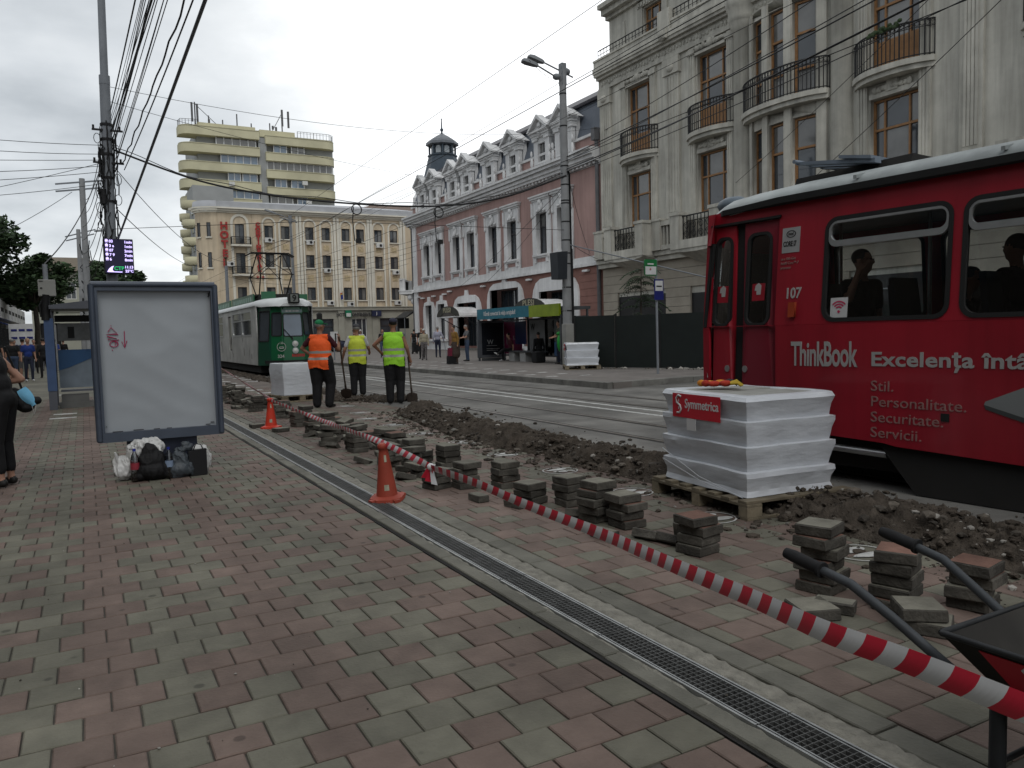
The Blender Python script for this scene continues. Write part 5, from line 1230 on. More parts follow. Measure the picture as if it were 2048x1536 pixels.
    # four armed pantograph
    p = MB(); yc = 33.6
    for sx in (-1,1):
        x=7.0+sx*.48
        for sy in (-1,1):
            p.tube([(7.0+sx*.55,yc+sy*.3,3.25),(7.0+sx*.62,yc+sy*1.15,4.05),(7.0+sx*.50,yc+sy*.12,4.95)], .026, 6)
            p.tube([(7.0-sx*.60,yc+sy*1.15,4.05),(7.0+sx*.50,yc+sy*.12,4.95)], .014, 5)
    for sy in (-1,1):
        p.tube([(6.3,yc+sy*1.15,4.05),(7.7,yc+sy*1.15,4.05)], .02, 6)
        p.tube([(6.05,yc+sy*.14,4.88),(6.25,yc+sy*.14,5.0),(7.75,yc+sy*.14,5.0),(7.98,yc+sy*.14,4.86)], .03, 6)
    p.tube([(6.5,yc-.14,4.98),(6.5,yc+.14,4.98)], .03, 6); p.tube([(7.5,yc-.14,4.98),(7.5,yc+.14,4.98)], .03, 6)
    p.box(6.3,7.7,yc-.5,yc+.5,3.2,3.27); p.build('pantograph', m_under, B)
    # graffiti and grime patches on the near side
    rr = random.Random(9)
    for k in range(16):
        y = rr.uniform(31.7,43.5); z = rr.uniform(.6,1.45); mb = MB(); w = rr.uniform(.05,.16); h = rr.uniform(.08,.25)
        pts = [(y+w*cos(t)*rr.uniform(.6,1.2), z+h*sin(t)*rr.uniform(.6,1.2)) for t in [2*pi*i/7 for i in range(7)]]
        mb.prism(pts, lambda q: F(q[0],q[1],.0), lambda q: F(q[0],q[1],.002)); mb.build('grime_patch', M('grime patch',(.2,.195,.18),.8) if 'grime patch' not in bpy.data.materials else bpy.data.materials['grime patch'], B)
    return B
green_tram()
# ================================================================== loose paving blocks in stacks
m_blk = M('shaded paving block side', (0.095, 0.088, 0.075), 0.9, 0.35, 14, 0.4, 60, rnd=.22, dirt=.4)  # sides darker than tops: shade between the blocks put into the colour
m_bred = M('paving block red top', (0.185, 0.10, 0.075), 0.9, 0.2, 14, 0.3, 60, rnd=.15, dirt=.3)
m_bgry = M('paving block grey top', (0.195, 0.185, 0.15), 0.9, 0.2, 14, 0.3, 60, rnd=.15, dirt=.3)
def block_mesh(seed, half, top):
    rr = random.Random(seed); mb = MB(); hx = .05 if half else .1; hy = .098; h = .06; b = .007
    j = lambda: rr.uniform(-.003,.003)
    vs = []
    for (z,e) in ((0,b*.7),(b,0),(h-b,0),(h,b)):
        vs += [(-hx+e+j(),-hy+e+j(),z),(hx-e+j(),-hy+e+j(),z),(hx-e+j(),hy-e+j(),z),(-hx+e+j(),hy-e+j(),z)]
    fs = [(3,2,1,0)]
    for k in range(3):
        for i in range(4): fs.append((4*k+i,4*k+(i+1)%4,4*k+4+(i+1)%4,4*k+4+i))
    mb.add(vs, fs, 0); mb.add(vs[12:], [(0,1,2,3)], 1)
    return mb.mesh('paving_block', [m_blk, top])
BM = {(h,t): [block_mesh(k*7+h*3+t, h, (m_bgry,m_bred)[t]) for k in range(4)] for h in (0,1) for t in (0,1)}
def block(x, y, z, rz, label, half=0, red=0, tilt=(0,0)):
    o = link('paving_block', random.choice(BM[(half,red)]), None, (x,y,z)); o.rotation_euler = (tilt[0],tilt[1],rz)
    return tag(o, label, 'paving block', 'lifted paving blocks stacked beside the tape')
LEV = ['lowest','second','third','fourth','fifth','sixth','seventh']
def stack(x, y, n, where, rz0, top_red=None, missing=None):
    rr = random.Random(int(x*100+y*37)); z = 0.0
    for k in range(n):
        red = rr.random() < .45 if not (k == n-1 and top_red is not None) else top_red
        lv = 'top' if k == n-1 else ('lowest' if k == 0 else LEV[k])
        block(x+rr.uniform(-.02,.02), y+rr.uniform(-.02,.02), z, rz0+rr.uniform(-.13,.13), f'{lv} {"red" if red else "grey"} block of the stack {where}', 0, int(red))
        z += .0625
# (x, y, height, where, turn, red top)
STK = [(3.47,2.87,6,'nearest the left wheelbarrow grip',.25,False),(3.57,2.48,5,'between the two wheelbarrow handles',.35,True),(3.88,2.28,4,'under the right wheelbarrow handle at the edge',.3,True),
 (3.42,3.80,4,'standing alone left of the big pallet',.1,True),(3.44,4.60,4,'right twin facing the pallet',.05,False),(3.36,4.86,5,'left twin facing the pallet',.2,False),
 (3.50,5.42,4,'with a pale top left of the twins',.1,False),(3.26,5.68,3,'wide one behind the small broken piece',.3,False),(3.40,6.42,4,'narrow one right of the tape knot stack',.05,False),
 (3.10,6.62,4,'directly right of the tape knot',.1,False),(2.86,6.75,3,'the tape knot hangs on',.25,False),(3.42,7.75,4,'right of a lower stack behind the near cone',.05,False),(3.18,7.95,3,'left neighbour of a taller stack behind the near cone',.2,False),
 (3.30,8.45,4,'just behind the near cone, right side',.1,False),(3.02,8.5,3,'just behind the near cone, left side',.35,False),(3.36,9.2,4,'one step beyond the near cone',.15,True),
 (2.95,9.5,4,'midway between both cones, tape side',.1,False),(3.30,10.0,3,'midway between both cones, road side',.4,True),(2.92,10.6,4,'nearer the far cone, tape side',.2,False),(3.26,11.0,3,'nearer the far cone, road side',.1,False),
 (2.98,11.8,5,'close right of the far cone',.05,False),(3.35,12.3,4,'right of the far cone, road side',.3,False),(3.02,12.9,4,'immediately behind the far cone',.2,True),(3.38,13.8,4,'in front of the orange vest worker',.1,False),
 (3.05,14.5,4,'left behind the far cone',.25,False),(3.35,15.4,4,'left of the second pallet, near',.1,True),(3.0,16.2,5,'left of the second pallet, far',.2,False),(3.3,17.2,4,'farther back left of the second pallet',.15,False),
 (2.95,18.2,5,'first one right of the billboard edge',.1,False),(3.2,19.4,5,'second one right of the billboard edge',.3,False),(2.98,20.6,5,'third beyond the billboard edge',.1,True),(3.3,21.8,4,'far back by the white sticker row',.1,False),(3.0,23.0,4,'farthest one in the row',.2,False)]
for (x,y,n,w,r,t) in STK: stack(x,y,n,w,r,t)
def jumble(y0,y1,n,label,seed):
    rr=random.Random(seed)
    for k in range(n):
        y=y0+(y1-y0)*(k+rr.random())/n; x=rr.uniform(2.78,3.55); m=rr.randint(2,4); z=0
        if any(abs(x-q[0])<.24 and abs(y-q[1])<.24 for q in STK): x+=.3*(1 if x<3.2 else -1)
        for i in range(m):
            t=(rr.uniform(-.05,.05),rr.uniform(-.05,.05)) if i<m-1 else (rr.uniform(-.2,.2),rr.uniform(-.25,.25)); block(x+rr.uniform(-.035,.035),y+rr.uniform(-.035,.035),z+(.012 if i==m-1 else 0),rr.uniform(-.3,.5),label,0,0,t); z+=.0625
        if rr.random()<.5: block(x+rr.choice((-.2,.2)),y-.12,0,rr.uniform(0,1.5),label,1,0,(rr.uniform(-.3,.3),rr.uniform(.1,.9)))
jumble(7.3,12.4,13,'grey paving block in the untidy jumble between the two cones',41)
jumble(13.2,24.0,17,'grey paving block in the long jumble beyond the farther cone',43)
block(3.26,2.62,0,.5,'broken half block lying flat beside the stack at the left grip',1,0)
block(3.12,2.64,0,1.2,'pale grey block lying flat, tape side of the left grip stack',0,0)
block(3.42,2.22,0,.5,'dark block lying flat under the left wheelbarrow handle',0,0); block(3.40,2.26,.0625,.9,'grey block laid crooked on the dark one below the handle',0,0)
block(3.33,4.22,.0,.3,'half block leaning before the lone stack, left piece',1,0,(0,.5)); block(3.38,4.05,.0,.2,'half block leaning before the lone stack, right piece',1,0,(0,.6)); block(3.42,3.93,.05,.1,'block standing on edge against the lone stack',0,0,(0,1.45))
block(3.12,4.42,0,.15,'small half block under the tape left of the leaning pieces',1,0); block(3.30,5.02,0,.6,'half block leaning at the foot of the twin stacks',1,0,(0,.4))
block(2.93,6.02,0,.05,'small broken piece standing alone under the tape',1,0); block(3.08,5.62,0,.25,'half block at the foot of the wide stack',1,0)
block(2.72,8.6,0,.9,'half block tipped over beside the near cone stacks',1,0,(.3,.2)); block(2.78,10.05,0,.5,'half block stood on its edge midway between the cones',1,0,(0,.9)); block(2.62,12.35,0,.3,'single block lying by the right foot of the far cone',0,0)
block(2.42,13.2,0,.1,'single block lying left of the far cone',0,0); block(2.75,17.1,0,.1,'single block lying on the billboard side',0,0); block(3.62,15.0,0,.2,'flat block at the boots of the orange vest worker',0,0); block(4.0,14.4,0,.1,'pale block lying flat between the pallet and the soil',0,0); block(3.75,13.3,0,.1,'thin red block lying on the pavers before the worker',0,1)

# ================================================================== pallets of wrapped blocks
m_pal = M('pallet timber', (0.215, 0.18, 0.125), 0.85, 0.3, 9, 0.3, 30, rnd=.25, dirt=.35)
m_film = M('white stretch film', (0.55, 0.575, 0.61), 0.28, 0.05, 3, 0.5, 5, spec=.5, bvec=(1,1,3.2))
m_film2 = M('thin film over blocks', (0.40, 0.41, 0.42), 0.3, 0.12, 6, 0.15, 10, spec=.5)
m_topb = M('grey block tops', (0.27, 0.27, 0.25), 0.8, 0.15, 8)
m_lab = M('red supplier label', (0.50, 0.02, 0.035), 0.45, .05)
m_labw = M('label white', (0.55,0.55,0.55), .5, .05)
def pallet(x, y, rz, label, w=1.2, d=1.0):
    P = T('wooden_pallet', label, 'pallet', (x,y,0), 'pallets under the wrapped blocks', rz)
    for i in range(3):
        yy = -d/2+.05+(d-.1)*i/2
        mb = MB(); mb.bbox(-w/2,w/2,yy-.05,yy+.05,0,.022,.002); mb.build('bottom_board', m_pal, P, True)
        for j in range(3):
            xx = -w/2+.07+(w-.14)*j/2; mb = MB(); mb.bbox(xx-.07,xx+.07,yy-.049,yy+.049,.0225,.10,.003); mb.build('block_foot', m_pal, P, True)
    for j in range(3):
        xx = -w/2+.07+(w-.14)*j/2; mb = MB(); mb.bbox(xx-.07,xx+.07,-d/2,d/2,.1005,.122,.002); mb.build('cross_board', m_pal, P, True)
    for k in range(7):
        yy = -d/2+.06+(d-.12)*k/6; mb = MB(); o=random.uniform(-.012,.012); mb.bbox(-w/2+o,w/2+o,yy-.05,yy+.05,.1225,.145,.003); mb.build('deck_board', m_pal, P, True)
    return P
def wrapped(x, y, rz, label, w, d, h, nl, seed, lab, skew=.03, z0=.145):
    """film wrapped stack of slabs: layers that step out at their top edge"""
    W = T('wrapped_blocks', label, 'block stack', (x,y,z0), 'white wrapped block stacks', rz)
    rr = random.Random(seed); mb = MB(); N = 18
    def outline(z, gx, gy, ph):
        pts = []
        hx, hy = w/2+gx, d/2+gy; r = .025
        per = []
        for (x0,y0,x1,y1) in ((-hx,-hy,hx,-hy),(hx,-hy,hx,hy),(hx,hy,-hx,hy),(-hx,hy,-hx,-hy)):
            for k in range(N):
                u = k/N; e = min(u,1-u); px, py = x0+(x1-x0)*u, y0+(y1-y0)*u
                q = .012*noise.noise((px*4+seed, py*4, z*5)) + .006*noise.noise((px*13+seed, py*13, z*22))
                cx, cy = px/hx, py/hy
                if k == 0: px *= 1-r/hx*.4; py *= 1-r/hy*.4
                per.append((px + (q if abs(cx) > .99 else 0)*cx, py + (q if abs(cy) > .99 else 0)*cy, z+ph+.012*noise.noise((px*2+seed,py*2,z*3))))
        return per
    rings = []
    lh = h/nl
    for i in range(nl):
        inn = -.028 + rr.uniform(-.006,.006); z = i*lh
        rings.append(outline(z+.004, inn if i else -.005, inn if i else -.005, 0))
        for u in (.25,.5): rings.append(outline(z+lh*u, inn*(1-u)+.006*u, inn*(1-u)+.006*u, 0))
        rings.append(outline(z+lh*.80, .006+rr.uniform(-.004,.006), .006+rr.uniform(-.004,.006), 0))
        rings.append(outline(z+lh*.985, .006+rr.uniform(0,.005), .006, 0))
    rings[-1] = outline(h-.006, -.012, -.012, 0)
    rings.append(outline(h, -.03, -.03, 0)); rings.append(outline(h+.002, -.085, -.085, 0)); rings.append(outline(h-.02, -.10, -.10, 0))
    n = 4*N; vs = [p for r in rings for p in r]; fs = []
    for i in range(len(rings)-1):
        for k in range(n): fs.append((i*n+k,i*n+(k+1)%n,(i+1)*n+(k+1)%n,(i+1)*n+k))
    mb.add(vs, fs, 0, False); o = mb.build('film', m_film, W, True)
    o.data.polygons.foreach_set('use_smooth',[True]*len(o.data.polygons)); o.data.set_sharp_from_angle(angle=radians(24))
    mb = MB(); nb = 5
    for k in range(nb):
        yy = -d/2+.10+(d-.2)*k/nb; q = MB(); q.bbox(-w/2+.09,w/2-.09,yy+.004,yy+(d-.2)/nb-.004,h-.06,h-.004-.006*(k==2),.004); q.build('slab', m_topb, W, True)
    if lab:
        a0,a1,b0,b1 = lab
        q = MB(); X = -w/2-.016
        F = (lambda a,b,dd: (X-dd, a, b))
        fbox(q,F,a0,a1,b0,b1,0,.003); L_ = q.build('supplier_label', m_lab, W, True)
        s = (a1-a0)
        me = text_mesh('Symmetrica', s*.172, .002, m_labw, .0015, .86); me = wrap(me, lambda c: Vector(F(a1-s*.27-c.x, b0+(b1-b0)*.42+c.y, .004+c.z))); link('label_print', me, L_)
        arc = []
        cx, cz, r = a1-s*.14, b0+(b1-b0)*.55, s*.058
        pts = [(cx-r*.9,cz+r*1.75),(cx+r*.1,cz+r*2.1),(cx+r*.95,cz+r*1.35),(cx+r*.7,cz+r*.35),(cx-r*.5,cz-r*.25),(cx-r*.95,cz-r*1.1),(cx-r*.4,cz-r*1.95),(cx+r*.7,cz-r*2.0)]
        t = MB(); t.tube([F(2*cx-p[0] if False else p[0],p[1],.004) for p in pts], s*.014, 5); t.bar(F(cx,cz+r*1.2,.004),F(cx,cz+r*.55,.004),.006); t.bar(F(cx,cz-r*1.2,.004),F(cx,cz-r*.55,.004),.006); t.build('label_print', m_labw, L_, True)
    return W
# the big pallet in the foreground
pallet(4.84, 4.77, -.09, 'weathered pallet carrying the big white wrapped stack, foreground right', 1.06, 1.26)
bw = wrapped(4.83, 4.78, -.09, 'big white film wrapped block stack with red label and gloves on top', .90, 1.10, .775, 4, 11, (-.27,.36,.555,.755))
q = MB(); q.box(-.487,-.484,.02,.14,.46,.555); q.build('paper_slip', m_labw, bw, True)
# thin film strands pulled towards the lower corner
q = MB()
for k in range(2): q.tube([(-.468,.52,.26-.09*k),(-.475,.0,.09-.03*k),(-.468,-.53,.005)], .003, 5)
q.build('film_strand', m_film, bw, True)
# second pallet behind the orange vest worker, third across the road
pallet(4.27, 18.4, 0.12, 'pallet under the plain wrapped stack behind the orange vest worker', .95, 1.0)
wrapped(4.27, 18.4, 0.12, 'plain white wrapped block stack beside the orange vest worker', .86, .92, .73, 1, 23, None)
p3 = pallet(14.85, 22.2, -.5, 'pallet under the wrapped stack across the road by the cabinet', 1.2, 1.2); p3.location.z = .146
w3 = wrapped(14.85, 22.2, -.5, 'white wrapped block stack with red label across the road', 1.10, 1.15, .76, 3, 31, (-.28,.32,.50,.72), z0=.291)

# work gloves lying on the big stack
m_go = M('glove orange', (.55,.20,.02), .8, .2, 30); m_gr = M('glove red', (.35,.03,.015), .8, .2, 30); m_gy = M('glove yellow', (.40,.28,.03), .8); m_gn = M('glove navy', (.02,.022,.03), .8)
gx, gy, gz = 4.80, 4.98, .925; GS = 1.35
for i,(ox,oy,mts,ang,lab_) in enumerate(((0,0.05,(m_go,m_gn),-.5,'orange and navy work glove, the further one on the white stack'),(-.03,-.04,(m_gr,m_gy),-.75,'red and yellow work glove, the nearer one on the white stack'))):
    mb = MB(); a = ang; R2 = lambda x,y,z: (gx+ox+GS*(x*cos(a)-y*sin(a)), gy+oy+GS*(x*sin(a)+y*cos(a)), gz+z*1.5)
    mb.ell(R2(-.07,0,.028),(.065,.05,.026),10,6,0); mb.ell(R2(0,0,.03),(.06,.05,.028),10,6,0); mb.ell(R2(-.12,.01,.03),(.035,.04,.03),8,5,0)
    for k in range(4): y = -.036+.024*k; mb.tube([R2(.03,y,.03),R2(.07,y*1.15,.034+.008*(k%2)),R2(.11-.01*abs(k-1.5),y*1.25,.018)], [.014,.0135,.011], 7, 1)
    mb.tube([R2(-.03,.04,.03),R2(0,.075,.03),R2(.035,.085,.02)], [.016,.014,.011], 7, 1)
    tag(mb.build('work_glove', list(mts)), lab_, 'glove', 'work gloves on the wrapped stack')

# ================================================================== cones and tape
m_con = M('orange cone plastic', (.56,.045,.022), .5, .14, 6, dirt=.22); m_con2 = M('faded cone plastic', (.43,.075,.045), .6, .16, 6, dirt=.3)
m_rfl = M('worn reflective patch', (.36,.35,.26), .6, .3, 30)
def cone(x, y, rz, label, mat, h=.5):
    C_ = T('traffic_cone', label, 'traffic cone', (x,y,0), 'orange cones holding the tape', rz)
    mb = MB(); mb.lathe([(.098,.03),(.092,.06),(.042,h-.08),(.043,h-.05),(.05,h-.045),(.05,h-.015),(.035,h),(.02,h)], (0,0,0), 20); mb.build('cone_body', mat, C_, True)
    n = 8; pts = [(.160*cos(pi/8+2*pi*k/n), .160*sin(pi/8+2*pi*k/n)) for k in range(n)]
    mb = MB(); mb.prism(pts, lambda p:(p[0],p[1],0), lambda p:(p[0]*.96,p[1]*.96,.03)); mb.lathe([(.135,.03),(.100,.045)], (0,0,0), 20)
    for k in range(4): an = pi/2*k; mb.box(.145*cos(an)-.03,.145*cos(an)+.03,.145*sin(an)-.03,.145*sin(an)+.03,0,.026)
    mb.build('cone_base', mat, C_, True)
    a0 = -pi/2-.75
    mb = MB(); mb.lathe([(.0875,.10),(.080,.15)], (0,0,0), 5, a0=a0, a1=a0+.5); mb.build('reflective_patch', m_rfl, C_, True)
    mb = MB(); mb.lathe([(.0565,h-.16),(.047,h-.10)], (0,0,0), 4, a0=a0+.2, a1=a0+.6); mb.build('reflective_patch', m_rfl, C_, True)
    return C_
c1 = cone(2.60, 12.95, .3, 'farther bright orange cone beside the drain', m_con, .49)
c2 = cone(2.29, 6.55, .2, 'nearer faded orange cone leaning by the drain grating', m_con2, .51); c2.rotation_euler = (0.03,-.07,.2)
m_tr = M('tape red', (.55,.025,.05), .4, .06); m_tw = M('tape white', (.62,.62,.63), .4, .06)
def tape(pts, width, name, label, per=.11, dense=None):
    P = [Vector(p) for p in pts]
    # smooth resample
    out = []
    for i in range(len(P)-1):
        p0,p1,p2,p3 = P[max(i-1,0)],P[i],P[i+1],P[min(i+2,len(P)-1)]
        n = max(4,int((p2-p1).length/.02))
        for k in range(n):
            t=k/n; out.append(.5*((2*p1)+(-p0+p2)*t+(2*p0-5*p1+4*p2-p3)*t*t+(-p0+3*p1-3*p2+p3)*t**3))
    out.append(P[-1]); mb = MB(); d = 0; D=[0]
    for i in range(len(out)-1): d += (out[i+1]-out[i]).length; D.append(d)
    def at(s):
        s = min(max(s,0),D[-1]-1e-5); lo = np.searchsorted(D, s, 'right')-1; lo=min(lo,len(out)-2)
        return out[lo]+(out[lo+1]-out[lo])*((s-D[lo])/max(1e-6,D[lo+1]-D[lo])), (out[lo+1]-out[lo]).normalized()
    tot = D[-1]; nst = int(tot/per); nv = 5
    for k in range(nst+1):
        s0,s1 = k*per,(k+1)*per
        for sub in range(4):
            u0 = s0+(s1-s0)*sub/4; u1 = s0+(s1-s0)*(sub+1)/4; vs=[]
            for u in (u0,u1):
                for j in range(nv+1):
                    v = j/nv; sk = (v-.5)*.055 + .012*sin(v*pi)
                    p,t = at(u+sk); tw = twist(u+sk, tot); side = Vector((0,0,1)); lat = t.cross(side).normalized(); up = lat.cross(t)
                    w = up*cos(tw)+lat*sin(tw); vs.append(p + w*(v-.5)*width + lat*.006*sin(v*pi))
            fs=[(j,j+1,nv+2+j,nv+1+j) for j in range(nv)]
            mb.add(vs, fs, k%2, True)
    o = mb.build(name, [m_tr,m_tw]); return tag(o, label, 'barrier tape')
twist = lambda s, tot: .25*sin(s*1.3)+.15
tape([(4.10,28.5,.5),(3.5,19.7,.30),(2.93,14.6,.36),(2.62,12.98,.47)], .05, 'barrier_tape', 'thin far length of red and white tape running up to the farther cone', .10)
twist = lambda s, tot: .35*sin(s*1.7)+.15*sin(s*5)
tape([(2.60,12.93,.46),(2.70,10.4,.36),(2.40,7.6,.46),(2.28,6.57,.50),(2.23,5.35,.46)], .055, 'barrier_tape', 'twisted red and white tape between the two orange cones', .085)
twist = lambda s, tot: .55*math.exp(-s*.9)
tape([(2.22,5.35,.46),(2.24,4.64,.455),(2.28,4.04,.415),(2.27,3.25,.41),(2.08,2.45,.475),(1.94,1.9,.53),(1.79,1.47,.585),(1.75,1.21,.61),(1.70,.89,.63),(1.68,.5,.63),(1.66,-.6,.55),(1.64,-1.2,.45)], .068, 'barrier_tape', 'broad taut red and white tape sweeping past the wheelbarrow', .066)
mb = MB()
for k,(dx,dz) in enumerate(((-.02,-.10),(.03,-.13),(-.05,-.07),(.02,.03))):
    a = Vector((2.22,5.36,.465)); mb.add([a+Vector((-.01,0,.02)),a+Vector((.02,0,-.02)),a+Vector((dx+.03,.02,dz-.02)),a+Vector((dx-.03,0,dz))],[(0,1,2,3)],k%2)
mb.ell((2.22,5.36,.465),(.03,.03,.028),8,5,1); tag(mb.build('tape_knot',[m_tr,m_tw]),'loose knot of tape ends hanging where two lengths are tied','tape knot')
cone(1.66,-1.25,0,'orange cone holding the near end of the tape',m_con2,.5) if False else None

# ================================================================== wheelbarrow
m_wb = M('black steel', (.022,.024,.026), .55, .3, 8, dirt=.3); m_wbi = M('worn tray inside', (.035,.032,.028), .7, .4, 6, dirt=.4)
m_grip = M('black rubber grip', (.012,.012,.013), .8, .3, 30); m_hand = M('dark grey tube', (.045,.05,.055), .5, .25, 9)
def wheelbarrow():
    W = T('wheelbarrow', 'black wheelbarrow with long grey handles at the right edge behind the tape', 'wheelbarrow', (2.48,1.2,0))
    for sx,lab_ in ((-1,0),(1,1)):
        x0 = 2.475+sx*.265
        pts = [(x0,1.86,.60),(x0-sx*.01,1.72,.575),(x0-sx*.03,1.58,.50),(x0-sx*.05,1.38,.385),(x0-sx*.08,1.1,.30),(x0-sx*.13,.55,.25),(x0-sx*.20,.15,.22)]
        mb = MB(); mb.tube(pts, .0165, 12); mb.build('handle', m_hand, W)
        mb = MB(); mb.tube([(x0+sx*.004,1.985,.622),(x0+sx*.002,1.95,.617),(x0,1.83,.597)], [.019,.0225,.0225], 12); mb.tube([(x0,1.838,.598),(x0,1.826,.596)], .029, 12); mb.build('grip', m_grip, W)
    # tray: rim, sloping sides
    rim = [(2.215,1.40,.515),(2.735,1.40,.515),(2.76,.55,.535),(2.19,.55,.535)]
    bot = [(2.34,1.22,.30),(2.61,1.22,.30),(2.60,.72,.27),(2.35,.72,.27)]
    mb = MB()
    for i in range(4):
        j=(i+1)%4; a,b,c,d=[Vector(p) for p in (rim[i],rim[j],bot[j],bot[i])]; n=(b-a).cross(d-a).normalized()*.003
        mb.hexa([a-n,b-n,b+n,a+n,d-n,c-n,c+n,d+n])
    a,b,c,d=[Vector(p) for p in bot]; n=Vector((0,0,.004)); mb.hexa([a-n,b-n,c-n,d-n,a+n,b+n,c+n,d+n]); mb.build('tray', m_wbi, W)
    mb = MB(); mb.tube([rim[0],rim[1],rim[2],rim[3],rim[0]], .010, 8); mb.build('tray_rim', m_wb, W)
    # outer skin facing the path with the supplier sign
    P = lambda u,v: Vector(rim[0]).lerp(Vector(rim[3]),u).lerp(Vector(bot[0]).lerp(Vector(bot[3]),u), v)
    nn = (P(1,0)-P(0,0)).cross(P(0,1)-P(0,0)).normalized(); nn = -nn if nn.x>0 else nn
    mb = MB(); q=[P(.12,.07),P(.85,.07),P(.85,.72),P(.12,.55)]; o1,o2=nn*.005,nn*.007
    mb.hexa([p+o1 for p in q]+[p+o2 for p in q]); sg=mb.build('supplier_sign', m_lab, W)
    c = P(.30,.30); e=(P(1,.3)-P(0,.3)).normalized(); f_=(P(.3,0)-P(.3,1)).normalized(); r=.035
    pts=[(r*.7,r*1.5),(-r*.2,r*1.9),(-r*1.0,r*1.2),(-r*.7,r*.3),(r*.4,-r*.3),(r*.95,-r*1.1),(r*.4,-r*1.9),(-r*.6,-r*2.0)]
    mb = MB(); mb.tube([c+nn*.008+e*p[0]+f_*p[1] for p in pts], .0055, 6); mb.bar(c+nn*.009+f_*r*1.1, c+nn*.009+f_*r*.4, .008)
    for k in range(4): mb.bar(c+nn*.009+e*(.08+.045*k)-f_*.02, c+nn*.009+e*(.08+.045*k)+f_*.02, .008)
    mb.build('sign_print', m_labw, W)
    for sx in (-1,1):
        x0=2.475+sx*.19
        mb = MB(); mb.tube([(x0-sx*.02,1.28,.34),(x0,1.27,.02)], .024, 8); mb.tube([(x0,1.27,.02),(x0,1.27,0)], [.035,.035], 8); mb.build('leg', m_wb, W)
        mb = MB(); mb.tube([(x0,1.26,.13),(x0-sx*.02,.75,.25)], .010, 6); mb.build('brace', m_wb, W)
    mb = MB(); mb.tube([(2.285,1.27,.15),(2.665,1.27,.15)], .010, 6); mb.build('brace', m_wb, W)
    mb = MB(); mb.lathe([(.12,-.035),(.18,-.045),(.20,0),(.18,.045),(.12,.035)], (0,0,0), 20); wh = MB()
    wh.v=[(2.475+p[2],.12+p[0],.2+p[1]) for p in mb.v]; wh.f=mb.f; wh.m=mb.m; wh.sm=mb.sm; wl=wh.build('wheel', m_grip, W)
    mb = MB(); mb.tube([(2.40,.12,.2),(2.55,.12,.2)], .12, 14); mb.build('rim', m_wb, wl)
wheelbarrow()

# ================================================================== poster stand with bags at its foot
m_bf = M('poster frame blue grey', (.060,.075,.105), .4, .12, 4, spec=.5, dirt=.15); m_bp = M('blank white sheet', (.33,.355,.38), .35, .05, 2.5, .05, 3, spec=.4)
m_graf = M('red scrawl', (.42,.02,.10), .6)
def poster_stand():
    B = T('poster_stand', 'blank white poster stand in a blue grey frame with red scrawl, bags at its foot', 'poster stand', (.70,9.3,0))
    x0,x1,z0,z1 = .065,1.335,.40,2.07; F = facY(9.22)
    panel('frame', [rrect(x0,x1,z0,z1,.03,3), rect(x0+.085,x1-.075,z0+.10,z1-.075)], F, -.17, .02, m_bf, B)
    mb = MB(); mb.tube([(x0+.03,9.21,z1-.01),(x1-.03,9.21,z1-.01)], .032, 8); mb.tube([(x0+.03,9.2,z0+.02),(x0+.03,9.2,z1-.02)], .03, 8); mb.tube([(x1-.03,9.2,z0+.02),(x1-.03,9.2,z1-.02)], .03, 8); mb.build('frame_edge', m_bf, B)
    # the sheet, gently buckled
    n,m = 26,30; vs=[];fs=[]; a0,a1,b0,b1=x0+.08,x1-.07,z0+.095,z1-.07
    for j in range(m+1):
        for i in range(n+1):
            a=a0+(a1-a0)*i/n; b=b0+(b1-b0)*j/m; e=min(i,n-i,j,m-j)/4
            vs.append((a, 9.275-.012*min(1,e)*noise.noise((a*2.3,b*1.1,1))-.007*min(1,e)*(1-2*abs(noise.noise((a*2+b*3.2,b*1.3-a,4))))**3, b))
    for j in range(m):
        for i in range(n): k=j*(n+1)+i; fs.append((k,k+1,k+n+2,k+n+1))
    mb=MB(); mb.add(vs,fs,0,True); mb.build('blank_sheet', m_bp, B)
    panel('back_panel', [rect(x0+.02,x1-.02,z0+.02,z1-.02)], F, -.18, -.12, m_bf, B)
    mb=MB(); mb.box(.35,1.05,9.26,9.36,0,.405); mb.build('foot', M('dark foot panel',(.025,.03,.05),.5), B)
    # red felt pen scrawl, drawn as thin strokes lying on the sheet
    mb=MB(); Y=9.262
    def st(pts, r=.0045): mb.tube([(p[0],Y,p[1]) for p in pts], r, 5)
    sx=.262; sz=1.49
    st([(sx-.03,sz+.075),(sx+.0,sz+.12),(sx+.055,sz+.06),(sx-.045,sz+.05),(sx+.065,sz+.045)]); st([(sx-.04,sz+.03),(sx+.05,sz+.0),(sx-.02,sz+.02),(sx-.035,sz-.005),(sx+.04,sz-.02),(sx+.0,sz-.03),(sx+.07,sz-.01)])
    st([(sx+.02+.04*cos(t),sz-.055+.03*sin(t)) for t in [.5*k for k in range(14)]]); st([(sx+.03,sz-.07),(sx+.035,sz-.03),(sx+.05,sz-.06),(sx+.055,sz-.03)],.003)
    st([(sx+.125,sz+.08),(sx+.12,sz-.095)],.004); st([(sx+.095,sz-.03),(sx+.12,sz-.10),(sx+.145,sz-.02)],.004); st([(sx+.0,sz-.115),(sx+.006,sz-.12)],.006); st([(sx+.0,sz+.135),(sx+.003,sz+.142)],.005)
    mb.build('red_scrawl', m_graf, B)
    mb=MB(); mb.tube([(1.245,9.262,1.975),(1.25,9.262,1.95),(1.24,9.262,1.93)],.006,5)
    for (a,b,w) in ((.42,.505,.10),(.62,.50,.06),(.75,.50,.05),(1.15,.51,.05),(.22,.50,.1),(1.2,.53,.04),(.16,.56,.01)): mb.box(a,a+w,9.26,9.266,b,b+.008)
    mb.build('dirt_mark', M('dark dirt',(.04,.04,.045),.8), B)
